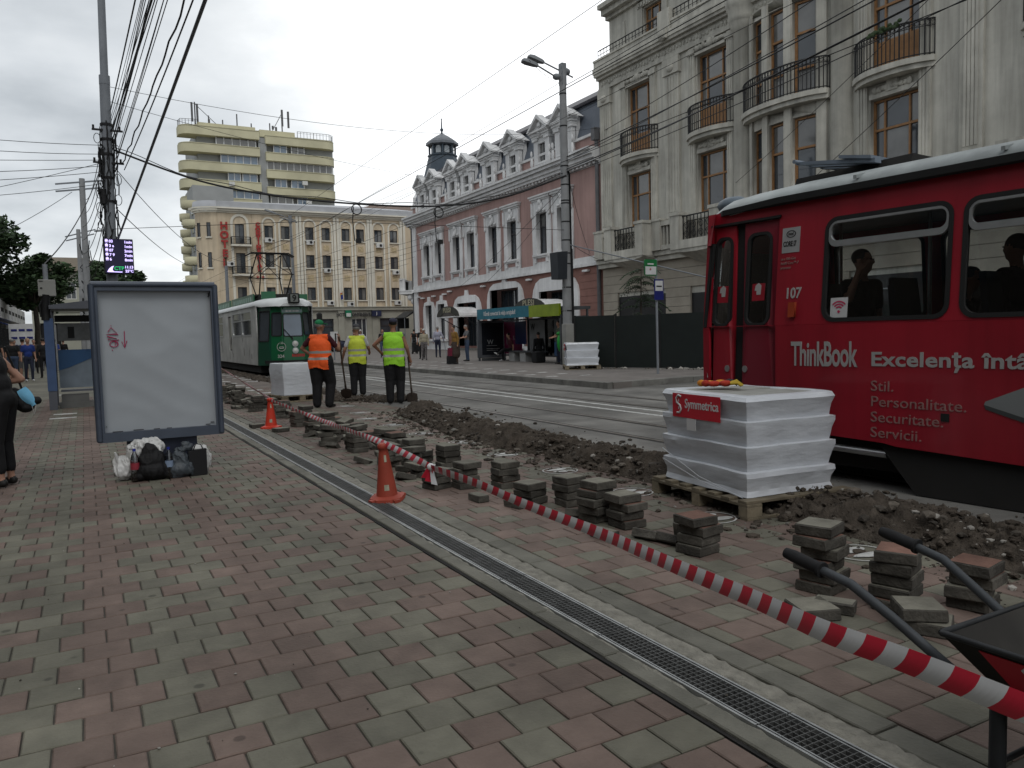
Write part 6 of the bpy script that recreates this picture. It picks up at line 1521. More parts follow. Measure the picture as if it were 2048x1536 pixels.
poster_stand()
def lump(name, mats, label, cat, pts, group=None, vox=.011, wr=.02, seed=1, fold=9):
    """soft bag: union of ellipsoids, remeshed, then creased with ridged folds"""
    mb=MB()
    for (c,r) in pts: mb.ell(c,r,12,8)
    me=remesh(mb.mesh('tmp',mats[0]),vox,6)
    for v in me.vertices:
        p=v.co; n=v.normal; w=noise.noise((p.x*4+seed,p.y*4,p.z*4))*1.2
        q=1-2*abs(noise.noise((p.x*fold+seed+w,p.y*fold,p.z*fold*.45+w))); q2=1-2*abs(noise.noise((p.x*fold*2.6+seed,p.y*fold*2.6+w,p.z*fold*1.2)))
        v.co=p+n*(wr*(.9*q**3+.35*q2-.6)+wr*1.2*noise.noise((p.x*5,p.y*5,p.z*5+seed))); v.co.z=max(v.co.z,.003)
    for p in me.polygons: p.use_smooth=True
    c=Vector(pts[0][0]); c.z=0
    for v in me.vertices: v.co-=c
    o=link(name,me,None,c); me.materials.clear()
    for m in mats: me.materials.append(m)
    return tag(o,label,cat,group)
def remesh(me, vox, smooth=3):
    o=bpy.data.objects.new('tmp',me); COL.objects.link(o)
    m=o.modifiers.new('r','REMESH'); m.mode='VOXEL'; m.voxel_size=vox; m.use_smooth_shade=True
    if smooth: s=o.modifiers.new('s','SMOOTH'); s.iterations=smooth; s.factor=.5
    dg=bpy.context.evaluated_depsgraph_get(); r=bpy.data.meshes.new_from_object(o.evaluated_get(dg))
    bpy.data.objects.remove(o); bpy.data.meshes.remove(me); return r
m_wp=M('white plastic bag',(.55,.55,.54),.4,.1,8,.2,20,spec=.5); m_bb=M('black bag fabric',(.008,.008,.009),.7,.3,20,.3,60); m_gb=M('grey sack plastic',(.055,.065,.075),.45,.25,10,.3,25); m_bs=M('black shopping bag',(.006,.006,.007),.6)
lump('plastic_bag',[m_wp],'crumpled white plastic bag, leftmost under the poster stand','bag',[((.31,9.12,.11),(.12,.10,.11)),((.28,9.12,.20),(.085,.06,.07)),((.36,9.12,.22),(.06,.06,.05))],'bags under the poster stand',seed=1,wr=.028,fold=12)
lump('plastic_bag',[m_wp],'white plastic bag heaped behind the black bag','bag',[((.46,9.1,.22),(.15,.09,.2)),((.53,9.07,.36),(.13,.06,.08)),((.6,9.06,.34),(.1,.05,.1))],'bags under the poster stand',seed=5,wr=.03,fold=12)
lump('holdall',[m_bb],'big black holdall, tallest bag under the poster stand','bag',[((.575,8.98,.10),(.165,.13,.11)),((.57,8.98,.20),(.14,.10,.13)),((.55,8.98,.30),(.085,.07,.08)),((.53,8.98,.37),(.035,.03,.03)),((.68,8.97,.06),(.09,.08,.06)),((.44,8.97,.05),(.06,.08,.05))],'bags under the poster stand',seed=9,wr=.014)
lump('rubbish_sack',[m_gb],'grey tied sack right of the black holdall','bag',[((.84,8.98,.09),(.13,.12,.10)),((.83,8.98,.18),(.105,.09,.11)),((.84,9.0,.27),(.06,.05,.06)),((.91,9.02,.32),(.06,.04,.06)),((.90,8.96,.06),(.08,.08,.06))],'bags under the poster stand',seed=14,wr=.028,fold=11)
lump('plastic_bag',[m_wp],'white plastic bag at the far right under the poster stand','bag',[((1.09,9.12,.15),(.085,.08,.16)),((1.04,9.1,.26),(.07,.06,.07))],'bags under the poster stand',seed=17,wr=.026,fold=13)
def ears(nth, pts_list, mat):                               # knotted handles standing up from a bag
    o=[q for q in bpy.data.objects if q.name.startswith('plastic_bag') or q.name.startswith('rubbish_sack')][nth]; L=o.location; mb=MB()
    for p in pts_list: mb.tube([Vector(q)-L for q in p],[.022,.016,.011,.004][:len(p)],6)
    mb.build('handle',mat,o,True)
ears(0,[[(.25,9.1,.2),(.235,9.08,.27),(.225,9.07,.31)],[(.34,9.1,.2),(.355,9.08,.26),(.34,9.07,.30)]],m_wp)
ears(1,[[(.62,9.05,.36),(.645,9.0,.33),(.65,8.98,.28)],[(.40,9.05,.30),(.375,9.0,.26),(.37,8.99,.21)]],m_wp)
mb=MB(); 
sb=T('shopping_bag','flat sided black shopping bag between the grey sack and white bag','bag',(1.02,8.98,0),'bags under the poster stand')
mb.hexa([(.93,8.93,0.002),(1.10,8.93,.002),(1.10,9.05,.002),(.93,9.05,.002),(.92,8.95,.27),(1.105,8.95,.28),(1.105,9.03,.28),(.92,9.03,.27)]); mb.build('bag_body',m_bs,sb)
mb=MB(); mb.tube([(.97,8.96,.27),(1.0,8.97,.34),(1.05,8.97,.33),(1.07,8.96,.28)],.006,5); mb.build('handle',m_bs,sb)
m_pet=glass_mat('clear bottle',(.75,.78,.8),.06); m_cap=M('blue cap',(.02,.03,.25),.5); m_blab=M('red bottle label',(.25,.03,.045),.5); m_blab2=M('blue white label',(.2,.26,.36),.5)
def bottle(x,y,h,lab,label):
    B=T('plastic_bottle',label,'bottle',(x,y,0),'plastic bottles among the bags'); k=h/.34
    mb=MB(); mb.lathe([(.025*k,.002),(.043*k,.01*k),(.044*k,.06*k),(.040*k,.1*k),(.044*k,.13*k),(.044*k,.22*k),(.03*k,.28*k),(.014*k,.31*k),(.014*k,.325*k)],(x,y,0),14); mb.build('bottle_body',m_pet,B)
    mb=MB(); mb.lathe([(.0447*k,.13*k),(.0447*k,.20*k)],(x,y,0),14); mb.build('bottle_label',lab,B)
    mb=MB(); mb.lathe([(.016*k,.32*k),(.016*k,.345*k)],(x,y,0),10); mb.build('cap',m_cap,B)
bottle(.40,8.95,.34,m_blab,'clear plastic bottle with red label and blue cap by the black holdall')
bottle(.725,8.94,.33,m_blab2,'water bottle with pale blue label between holdall and grey sack')
# ================================================================== poles, cables, shelters, signs
m_conc = M('spun concrete', (.26,.265,.27), .85, .15, 2.5, .25, 30, dirt=.2)
m_steelp = M('grey painted pole', (.20,.215,.235), .6, .12, 2, dirt=.15)
m_cab = M('cable black', (.012,.012,.013), .6); m_lampg = M('lamp head grey', (.17,.18,.19), .5, .1)
m_rust = M('rusty brown strap', (.10,.06,.04), .8)
def lpole():
    P=T('utility_pole','tall grey steel pole wound with black cables, behind the poster stand','pole',(.93,30.5,0))
    a=Vector((.93,30.5,0)); b=Vector((1.17,30.5,13.4)); at=lambda z:a.lerp(b,z/13.4)
    mb=MB(); mb.tube([at(0),at(6.5),at(10.4)],[.185,.175,.165],16); mb.build('lower_shaft',m_steelp,P)
    mb=MB(); mb.tube([at(10.35),at(13.6)],[.13,.12],14); mb.tube([at(10.25),at(10.55)],.175,14); mb.build('upper_shaft',m_steelp,P)
    rr=random.Random(2); mb=MB()
    for k in range(46):                                        # slack bundled leads down the left side and round the joint
        z0=rr.uniform(4.9,9.0); L=rr.uniform(.4,1.7); c=at(z0); an=rr.uniform(pi*.75,pi*1.55) if rr.random()<.75 else rr.uniform(-.6,.6)
        r=.19+rr.uniform(0,.16)**1.3
        mb.tube([Vector((c.x+r*cos(an)+rr.uniform(-.05,.05),c.y+.2*sin(an)*.5-.1,z0-L*t+.06*sin(t*9+k))) for t in (0,.25,.5,.75,1)], rr.uniform(.010,.024),5)
    for k in range(9):
        c=at(rr.uniform(5.2,8.6)); r=rr.uniform(.10,.2); ox=rr.choice((-.3,.28)); mb.tube([Vector((c.x+ox+r*.6*cos(t),c.y-.2,c.z+r*sin(t))) for t in [2*pi*i/10 for i in range(11)]],.012,5)
    for z in (4.95,6.3,7.1,7.9,8.4,8.9): c=at(z); mb.tube([(c.x,c.y,z-.04),(c.x,c.y,z+.04)],.20,12)
    mb.build('cable_tangle',m_cab,P)
    for z in (7.6,8.7):
        c=at(z); mb=MB(); mb.bar((c.x-.45,c.y-.1,z),(c.x+.5,c.y-.1,z),.06); 
        for dx in (-.4,.4): mb.tube([(c.x+dx,c.y-.1,z),(c.x+dx,c.y-.1,z+.15)],.04,6)
        mb.build('cross_arm',m_cab,P)
    mb=MB(); mb.tube([at(6.2)+Vector((-.17,-.1,0)),at(6.2)+Vector((-.17,-.1,.5))],.12,8); mb.build('splice_box',m_cab,P)
    return at
pat=lpole()
def display():
    D=T('departure_display','lit black departure display with purple times, mounted on the tall steel pole','display',(1.2,30.15,3.8))
    x0,x1,z0,z1=.76,1.68,3.80,4.99
    mb=MB(); mb.bbox(x0,x1,30.06,30.30,z0,z1,.02); mb.build('housing',m_rub_,D)
    m_scr=M('screen dark',(.010,.008,.030),.3,.05,2,emit=.4); m_px=M('lit purple text',(.62,.52,1.0),.4,0,1,emit=1.1); m_pg2=M('lit green text',(.02,.35,.12),.4,0,1,emit=.8)
    mb=MB(); mb.box(x0+.035,x1-.01,30.05,30.058,z0+.02,z1-.01); mb.build('screen',m_scr,D)
    rows=[('03','1min'),('3 a','1min'),('07','2min'),('7 9','7min'),('6','8min')]
    def tx(s,x,z,h,al='LEFT',mm=m_px):
        me=text_mesh(s,h,.004,mm,.004,1.0,al); put('screen_text',me,D,lambda a,b,d:(x+a,30.045-d,z+b))
    for i,(a,b) in enumerate(rows):
        z=4.86-.152*i; tx(a,x0+.18,z,.125); tx(b,x1-.03,z-.02,.125,'RIGHT')
        q=MB(); q.box(x0+.065,x0+.15,30.04,30.048,z+.03,z+.095); q.box(x0+.075,x0+.10,30.04,30.048,z,z+.02); q.box(x0+.115,x0+.14,30.04,30.048,z,z+.02); q.box(x0+.085,x0+.13,30.04,30.048,z+.1,z+.112); q.build('vehicle_symbol',m_px,D)
    tx('11:13',x1-.03,3.99,.12,'RIGHT'); tx('25\u00b0C',x1-.03,3.855,.12,'RIGHT'); tx('CTP',x0+.30,3.93,.17,'LEFT',m_pg2)
    arc=[(x0+.08,3.86),(x0+.14,3.97),(x0+.23,4.05),(x0+.30,4.07),(x0+.26,4.0),(x0+.25,3.92),(x0+.30,3.88),(x0+.55,3.875),(x0+.54,3.845)]
    put('logo_swoosh',curve_mesh('logo_swoosh',[arc],.004,m_px),D,lambda a,b,d:(a,30.045-d,b))
display()
def simple_pole(name,label,cat,a,b,r0,r1,mat,grp=None):
    P=T(name,label,cat,a,grp); mb=MB(); mb.tube([a,b],[r0,r1],14); mb.build('shaft',mat,P); return P
def lamp_head(P,c,dirv,L=.75):
    d_=Vector(dirv).normalized(); c=Vector(c); u=d_.cross(Vector((0,0,1))).normalized(); w=u.cross(d_)
    ring=lambda t,ww,h0,h1:[c+d_*t+u*ww+w*h0,c+d_*t+u*ww*.6+w*h1,c+d_*t-u*ww*.6+w*h1,c+d_*t-u*ww+w*h0]
    R=[ring(0,.05,-.05,.05),ring(.12,.11,-.06,.07),ring(L*.7,.16,-.07,.09),ring(L*.95,.13,-.06,.06),ring(L,.07,-.03,.03)]
    mb=MB(); vs=[p for r in R for p in r]; fs=[(0,1,2,3),(16,17,18,19)]
    for i in range(4):
        for k in range(4): fs.append((4*i+k,4*i+(k+1)%4,4*i+4+(k+1)%4,4*i+4+k))
    mb.add(vs,fs); return mb.build('lamp_head',m_lampg,P)
P=simple_pole('utility_pole','thinner pole with cross arms between the tall pole and the trees','pole',(.30,50,0),(.42,50.6,10.7),.2,.15,m_conc)
mb=MB()
for z in (10.0,10.4): mb.bar((.0-.9,50.5,z-.1),(1.4,50.5,z+.25),.08)
mb.build('cross_arm',m_steelp,P)
mb=MB(); rr=random.Random(8)
for k in range(26):
    z=rr.uniform(2.5,7.5); mb.tube([(.35+.25*rr.choice((-1,1)),50.3,z),(.35+rr.uniform(-.4,.4),50.3,z-.6),(.35+rr.uniform(-.3,.3),50.3,z-1.2)],.025,4)
mb.tube([(.6+.35*cos(t),50.2,3.4+.35*sin(t)) for t in [.7*i for i in range(19)]],.05,5); mb.build('cable_tangle',m_cab,P)
P=simple_pole('street_lamp','far left concrete lamp post half hidden by the thinner pole','street lamp',(.05,69,0),(.12,69,10.2),.22,.15,m_conc)
mb=MB(); mb.tube([(-.8,69,9.6),(1.3,69,10.25)],.05,6); mb.tube([(-.75,69,9.3),(1.2,69,9.9)],.05,6); mb.build('lamp_arm',m_steelp,P); lamp_head(P,(1.2,69,10.1),(1,0,.15),1.3)
# concrete lamp post across the road with twin heads
P=simple_pole('street_lamp','concrete lamp post with twin heads by the bus shelter across the road','street lamp',(16.45,25.5,.1),(16.47,25.5,11.3),.19,.13,m_conc)
mb=MB(); mb.box(16.37,16.57,25.38,25.62,10.75,11.55); mb.tube([(16.25,25.4,10.93),(15.2,25.3,11.27)],.03,8); mb.tube([(17.1,25.75,11.2),(15.7,25.7,11.58)],.03,8)
mb.ell((16.15,25.42,11.0),(.17,.14,.12),8,6); mb.ell((16.75,25.7,11.35),(.2,.14,.14),8,6); mb.build('lamp_arm',m_lampg,P)
lamp_head(P,(15.27,25.3,11.25),(-1,0,.17),.68); lamp_head(P,(15.78,25.7,11.56),(-1,0,.2),.70)
mb=MB()
for k in range(14): z=[.9,1.5,2.2,3.1,4.0,4.4,4.9,5.6,6.3,6.4,7.0,7.7,9.2,10.4][k]; mb.tube([(16.46,25.5,z),(16.46,25.5,z+.05)],.195-.005*z,12)
mb.tube([(16.66,25.45,1.5),(16.64,25.45,7.4),(16.5,25.3,7.5)],.045,6); mb.tube([(16.68,25.4,1.5),(16.68,25.42,4.6)],.03,6); mb.build('strap_and_conduit',m_cab,P)
mb=MB(); mb.hexa([(15.83,25.1,3.42),(16.22,25.1,3.42),(16.22,25.6,3.42),(15.83,25.6,3.42),(15.78,25.05,4.42),(16.24,25.05,4.46),(16.24,25.6,4.46),(15.78,25.6,4.42)]); tag(mb.build('loudspeaker',M('dark box metal',(.022,.026,.032),.5,.15,3)),'tall dark box fixed to the concrete lamp post above the shelter','box')
C_=T('utility_cabinet','pale grey electrical cabinet with red scribble at the foot of the concrete lamp post','cabinet',(16.35,24.95,.14))
mb=MB(); mb.bbox(16.0,16.45,24.9,25.2,.14,1.72,.015); mb.bbox(16.455,16.83,24.9,25.2,.14,1.70,.015); mb.build('cabinet_body',M('cabinet grey',(.30,.30,.28),.7,.12,3,dirt=.2),C_)
mb=MB(); mb.box(16.49,16.80,24.885,24.9,.3,1.66); mb.build('door',bpy.data.materials['cabinet grey'],C_)
mb=MB(); mb.tube([(16.66+.11*cos(t),24.88,1.36+.09*sin(t)) for t in [.5*i for i in range(14)]],.010,4); mb.tube([(16.50,24.88,1.40),(16.62,24.88,1.33),(16.58,24.88,1.42),(16.74,24.88,1.32)],.008,4); mb.build('red_scribble',M('red scribble',(.3,.08,.07),.7),C_)
# bus stop plates on one post
P=T('bus_stop_sign','bus stop post with green and blue plates on the far pavement','sign',(14.55,17.78,.14))
mb=MB(); mb.tube([(14.55,17.78,.14),(14.53,17.78,3.45)],.035,10); mb.build('post',m_steelp,P)
F=facY(17.72); m_sgb=M('sign blue',(.01,.015,.12),.4); m_sgg=M('sign green',(.01,.12,.035),.4); m_sgw=M('sign white',(.50,.50,.49),.4) if 'sign white' not in bpy.data.materials else bpy.data.materials['sign white']
mb=MB(); fbox(mb,F,14.40,14.73,2.27,2.86,0,.02); b_=mb.build('blue_plate',m_sgb,P)
mb=MB(); fbox(mb,F,14.43,14.70,2.53,2.82,.02,.024); mb.build('white_field',m_sgw,b_); mb=MB(); fbox(mb,F,14.47,14.66,2.64,2.68,.024,.028); mb.build('dark_bar',m_rub_,b_)
me=curve_mesh('green_plate',[rrect(14.05,14.50,2.96,3.42,.05)],.02,m_sgg); g_=put('green_plate',me,P,lambda a,b,d:F(a,b,.01+d)); mb=MB(); fbox(mb,F,14.08,14.47,2.99,3.22,.021,.025); mb.build('white_field',m_sgw,g_)
mb=MB(); mb.tube([F(14.26+.02*cos(t),3.14+.02*sin(t),.026) for t in [2*pi*i/8 for i in range(9)]],.01,4); mb.build('red_dot',m_sign_red:=M('sign red dot',(.35,.03,.06),.5),g_)
mb=MB(); fbox(mb,F,14.16,14.38,3.27,3.31,.021,.024); mb.build('plate_text',m_sgw,g_)
# bus shelter on the far pavement
def far_shelter():
    B=T('bus_shelter','bus shelter with teal and lime header across the road, posters inside','bus shelter',(17,29.5,.14))
    X0,X1,Y0,Y1=16.3,17.65,25.8,33.0; F=facX(X0); FB=facX(X1-.06)
    m_teal=M('teal header',(.012,.135,.19),.4); m_lime=M('lime header',(.20,.27,.012),.4); m_fr=M('shelter frame',(.06,.065,.07),.5); m_sg=glass_mat('shelter glass',(.55,.6,.6),.05)
    mb=MB(); fbox(mb,F,28.15,Y1,2.08,2.55,-.06,.04); h_=mb.build('teal_header',m_teal,B); mb=MB(); fbox(mb,F,Y0,28.149,2.05,2.53,-.06,.04); mb.build('lime_header',m_lime,B)
    me=text_mesh('R\u0103m\u00e2i conectat la via\u021ba ora\u0219ului!',.26,.004,m_labw,.006,.86); put('header_text',me,h_,lambda a,b,d:F(32.3-a*1.02,2.24+b,.045+d))
    mb=MB(); mb.box(X0+.06,X1+.1,Y0,Y1,2.3,2.42); mb.build('roof',m_fr,B)
    mb=MB()
    for y in (Y0+.05,28.15,30.6,Y1-.05): mb.box(X1-.06,X1,y-.04,y+.04,.14,2.3)
    mb.box(X1-.05,X1,Y0,Y1,.35,.42); mb.box(X1-.05,X1,Y0,Y1,1.98,2.05)
    for y in (Y0,Y1): mb.box(X0,X0+.07,y-.04,y+.04,.14,2.1); mb.box(X0,X1,y-.03,y+.03,1.95,2.03); mb.box(X0,X1,y-.03,y+.03,.3,.36)
    mb.build('frame',m_fr,B)
    mb=MB(); mb.box(X1-.03,X1-.02,Y0,30.6,.42,1.98); mb.build('glass_back',m_sg,B); mb=MB(); mb.box(X0+.07,X1,Y0-.008,Y0+.002,.36,1.95); mb.build('glass_side',m_sg,B)
    # end panel with dark poster, back posters
    mb=MB(); mb.bbox(X0-.05,X1+.05,Y1-.12,Y1+.05,.28,2.02,.02); e_=mb.build('poster_case',M('case grey',(.075,.08,.09),.4),B)
    mb=MB(); mb.box(X0+.12,X1-.08,Y1-.128,Y1-.122,.42,1.92); mb.build('dark_poster',M('dark poster',(.012,.014,.018),.25),e_)
    me=text_mesh('W',.30,.003,M('poster grey letters',(.25,.25,.25),.5),.004,1.0); put('poster_print',me,e_,lambda a,b,d:(X0+.40+a,Y1-.135-d,.92+b))
    for z,w in ((.84,.55),(.7,.7),(.62,.6)): mb=MB(); mb.box(X0+.36,X0+.36+w,Y1-.135,Y1-.131,z,z+.018); mb.build('poster_print',bpy.data.materials['poster grey letters'],e_)
    mb=MB(); mb.box(X0+.15,X1+.05,Y1-.1,Y1,.14,.27); mb.build('case_foot',m_fr,B)
    mb=MB(); fbox(mb,FB,31.1,32.8,.45,1.95,0,.02); p_=mb.build('magenta_poster',M('magenta poster',(.14,.012,.05),.4),B)
    mb=MB(); fbox(mb,FB,30.65,31.7,.9,1.95,.02,.03); mb.build('navy_poster_part',M('navy poster',(.012,.018,.07),.4),p_)
    me=text_mesh('10',.62,.003,bpy.data.materials['poster grey letters'],.004,.62); put('poster_print',me,p_,lambda a,b,d:FB(32.6-a,.88+b,.035+d)); me=text_mesh('%',.28,.003,bpy.data.materials['poster grey letters'],.002,.8); put('poster_print',me,p_,lambda a,b,d:FB(31.9-a,1.1+b,.035+d))
    m_wp2=M('pale notice panel',(.17,.175,.18),.4); m_bp=M('blue picture poster',(.05,.10,.20),.4,.5,3)
    mb=MB(); fbox(mb,FB,29.05,30.4,.4,1.96,0,.02); n_=mb.build('notice_panel',m_wp2,B); me=text_mesh('W',.42,.003,m_rub_,.01,.8); put('poster_print',me,n_,lambda a,b,d:FB(30.25-a,1.52+b,.025+d))
    mb=MB(); fbox(mb,FB,26.2,28.3,.4,1.0,0,.02); mb.build('blue_poster',m_bp,B); mb=MB(); fbox(mb,FB,26.2,28.3,1.02,1.94,0,.015); mb.build('notice_panel',M('grey notice panel',(.10,.115,.125),.3),B)
    mb=MB(); mb.box(17.0,17.45,28.6,32.2,.56,.62); mb.build('bench_seat',m_fr,B)
    for y in (29.9,30.9): mb=MB(); mb.box(17.05,17.4,y,y+.5,.14,.56); mb.build('bench_block',M('bench white',(.34,.34,.33),.6) if 'bench white' not in bpy.data.materials else bpy.data.materials['bench white'],B)
far_shelter()
# dark mesh site fence
def fence():
    B=T('site_fence','tall dark mesh site fence between cabinet and red tram','fence',(16,21,.14))
    a=Vector((15.25,23.2,0)); b=Vector((19.6,12.2,0)); t=(b-a).normalized(); L=(b-a).length; n=7; m_f=M('dark fence mesh',(.010,.014,.013),.75,.2,2)
    for i in range(n):
        p=a+t*(L*i/n+.03); q=a+t*(L*(i+1)/n-.03); o=Vector((0,0,.17)); u=Vector((0,0,1.93+random.uniform(-.02,.02))); nn=Vector((-t.y,t.x,0))*.012
        mb=MB(); mb.hexa([p-nn+o,q-nn+o,q+nn+o,p+nn+o,p-nn+u,q-nn+u,q+nn+u,p+nn+u]); mb.build('fence_panel',m_f,B)
        mb=MB(); mb.bar(p+Vector((0,0,.14)),p+Vector((0,0,1.98)),.06); mb.build('fence_post',m_rub_,B)
    mb=MB(); rr=random.Random(5)
    for k in range(60):
        s=rr.random()*L*.55; p=a+t*s; rock(mb,(p.x-.15-rr.random()*.35,p.y-.1,.16),.03+.08*rr.random()**2,rr.random(),0 if rr.random()<.5 else 1)
    tag(mb.build('rubble',[m_rub,m_rubw]),'broken pale stones along the foot of the dark fence','rubble',kind='stuff')
fence()
# thin leaning tree behind the fence
m_leafd=M('dark leaves',(.022,.042,.018),.7,.4,5,rnd=.5); m_leaf=M('tree leaves',(.034,.060,.024),.65,.4,2,rnd=.5); m_bark=M('bark',(.05,.042,.034),.9,.3,8)
def frond_tree():
    B=T('young_tree','young tree with feathery drooping fronds behind the dark fence','tree',(17.3,22.0,.14))
    mb=MB(); mb.tube([(17.3,22.0,.14),(17.28,22,2.2),(17.32,22,3.55)],[.05,.035,.012],6); mb.build('trunk',m_bark,B)
    cr=MB(); rr=random.Random(6)
    for k in range(46):
        z=1.7+1.95*rr.random(); an=rr.uniform(0,2*pi); L=(1.25-.28*(z-1.7))*rr.uniform(.6,1.0); base=Vector((17.3,22,z)); d_=Vector((cos(an),sin(an),0))
        pts=[base+d_*L*u+Vector((0,0,.45*L*u-.75*L*u*u)) for u in [i/9 for i in range(10)]]
        cr.tube(pts,.008,3)
        for i in range(1,10):
            for sg in (-1,1):
                s=d_.cross(Vector((0,0,1)))*sg; tip=pts[i]+s*.2*(1-.3*i/9)+d_*.08+Vector((0,0,-.07)); cr.add([pts[i]-d_*.028,tip,pts[i]+d_*.03],[(0,1,2)])
    cr.build('crown',m_leafd,B)
frond_tree()
# left shelter with posters and meter box on its post
def left_shelter():
    B=T('bus_shelter','grey and blue shelter with a wave poster behind the poster stand, left','bus shelter',(.4,20,0))
    m_sb=M('shelter blue panel',(.050,.085,.17),.5,.15,3); m_sgr=M('shelter grey metal',(.085,.09,.105),.5,.12,3); m_gl2=glass_mat('shelter dark glass',(.35,.4,.42),.1)
    mb=MB(); mb.box(-.74,-.56,19.9,20.1,.42,2.02); mb.build('blue_post_cover',m_sb,B)
    mb=MB(); mb.box(-.73,-.57,19.91,20.09,0,.42); mb.box(-.70,-.60,19.95,20.05,2.02,2.75); mb.box(1.7,1.85,19.9,20.1,0,2.4); mb.box(-.7,-.58,21.3,21.42,0,2.3); mb.build('frame',m_sgr,B)
    mb=MB(); mb.tube([(-.69,19.95,1.98),(-.69,19.97,2.3),(-.66,19.9,2.55)],.09,8); mb.tube([(-.78,19.9,2.05),(-.8,19.9,2.3),(-.72,19.9,2.45)],.02,5); mb.build('cable_boot',m_cab,B)
    mb=MB(); mb.prism([(-.62,2.22),(-.62,2.30),(.3,2.42),(1.9,2.45),(1.9,2.22)],lambda p:(p[0],19.7,p[1]),lambda p:(p[0],21.6,p[1])); mb.build('roof',m_sgr,B)
    mb=MB(); mb.box(-.55,1.75,20.5,20.56,1.95,2.1); mb.build('cross_beam',m_rub_,B)
    mb=MB(); mb.box(-.5,1.7,20.5,20.53,1.52,1.92); t_=mb.build('timetable_panel',M('timetable grey',(.125,.13,.13),.4,.25,7),B)
    mb=MB(); mb.box(-.30,-.17,20.485,20.5,1.58,1.84); mb.build('timetable_print',m_rub_,t_)
    mb=MB(); mb.box(-.52,1.7,20.5,20.53,.45,1.32); w_=mb.build('wave_poster',M('pale blue poster',(.15,.18,.21),.4,.2,4),B)
    wv=[(-.52,.85),(-.3,.92),(0,1.05),(.35,1.2),(.7,1.32),(-.52,1.32)]
    put('poster_wave',curve_mesh('poster_wave',[wv],.006,M('poster deep blue',(.025,.075,.17),.4)),w_,lambda a,b,d:(a,20.49-d,b))
    m_dp=M('poster drops blue',(.03,.065,.15),.4)
    for (dx,dz) in ((.18,.62),(.26,.53),(.34,.65),(.42,.55),(.5,.63)):
        dr=[(dx+.045*cos(t)*(1-.35*max(0,sin(t))),dz+.055*sin(t)*(1.35 if sin(t)>0 else .8)) for t in [2*pi*i/14 for i in range(14)]]
        put('poster_drop',curve_mesh('poster_drop',[dr],.006,m_dp),w_,lambda a,b,d:(a,20.488-d,b))
    mb=MB(); mb.box(-.55,1.8,20.3,20.7,0,.12); mb.box(-.5,.05,20.35,20.65,.12,.30); mb.box(.2,1.6,20.35,20.65,.12,.34); mb.build('plinth',M('plinth concrete',(.12,.12,.115),.8),B)
    mb=MB(); mb.box(-.5,1.6,20.3,20.6,.37,.41); mb.build('bench',m_sgr,B)
    mb=MB(); mb.box(-.56,-.545,20.1,21.3,.4,1.9); mb.build('side_glass',m_gl2,B)
    M_=T('meter_box','pale grey meter box on top of the blue shelter post','box',(-.62,19.9,2.5)); mb=MB(); mb.bbox(-.80,-.47,19.85,20.02,2.50,2.86,.012); mb.build('box_body',bpy.data.materials['cabinet grey'],M_)
    mb=MB(); mb.box(-.76,-.72,19.84,19.85,2.66,2.69); mb.box(-.78,-.7,19.84,19.85,2.82,2.835); mb.build('lock',m_rub_,M_); mb=MB(); mb.tube([(-.65,19.95,2.86),(-.65,19.95,3.2)],.05,8); mb.build('pipe',m_steelp,M_)
left_shelter()
# hotel lamp post, small tram pole, traffic signal, parked car, notice board, awning
P=simple_pole('street_lamp','slim pale lamp post with twin heads in front of the hotel','street lamp',(16.62,70,.1),(16.5,70,12),.17,.10,m_lampg,)
mb=MB(); mb.tube([(17.0,70,11.75),(15.1,70,12.35)],.05,6); mb.tube([(17.1,70,11.6),(15.6,70,12.0)],.05,6); mb.tube([(16.5,70,11.5),(16.5,70,12.2)],.16,8); mb.build('lamp_arm',m_lampg,P); lamp_head(P,(15.3,70,12.3),(-1,0,.3),1.0)
P=simple_pole('tram_pole','rusty topped grey pole left of the tram collector before the hotel','pole',(9.7,62,.1),(9.7,62,7.0),.14,.11,m_steelp); mb=MB(); mb.tube([(9.7,62,7.0),(9.7,62,7.5)],.07,6); mb.ell((9.7,62,7.6),(.14,.14,.12),8,5); mb.build('pole_cap',m_rust,P)
P=T('traffic_signal','black backed traffic signal on a thin post right of the green tram','traffic signal',(11.85,44.2,.14)); mb=MB(); mb.tube([(11.85,44.2,.14),(11.85,44.2,2.3)],.05,8); mb.build('post',m_steelp,P)
mb=MB(); mb.bbox(11.66,11.94,44.05,44.25,2.3,2.85,.08); mb.build('signal_head',m_rub_,P)
P=T('notice_board','white notice board with a dark figure behind the orange vest worker','notice board',(12.4,43.5,.14)); mb=MB(); mb.box(12.2,12.62,43.45,43.5,1.0,1.75); mb.build('board',m_sgw,P); mb=MB(); mb.box(12.45,12.52,43.43,43.45,1.15,1.55); mb.ell((12.48,43.44,1.6),(.05,.02,.06),8,5); mb.build('figure_print',m_rub_,P); mb=MB(); mb.tube([(12.4,43.5,.14),(12.4,43.5,1.0)],.04,6); mb.build('post',m_steelp,P)
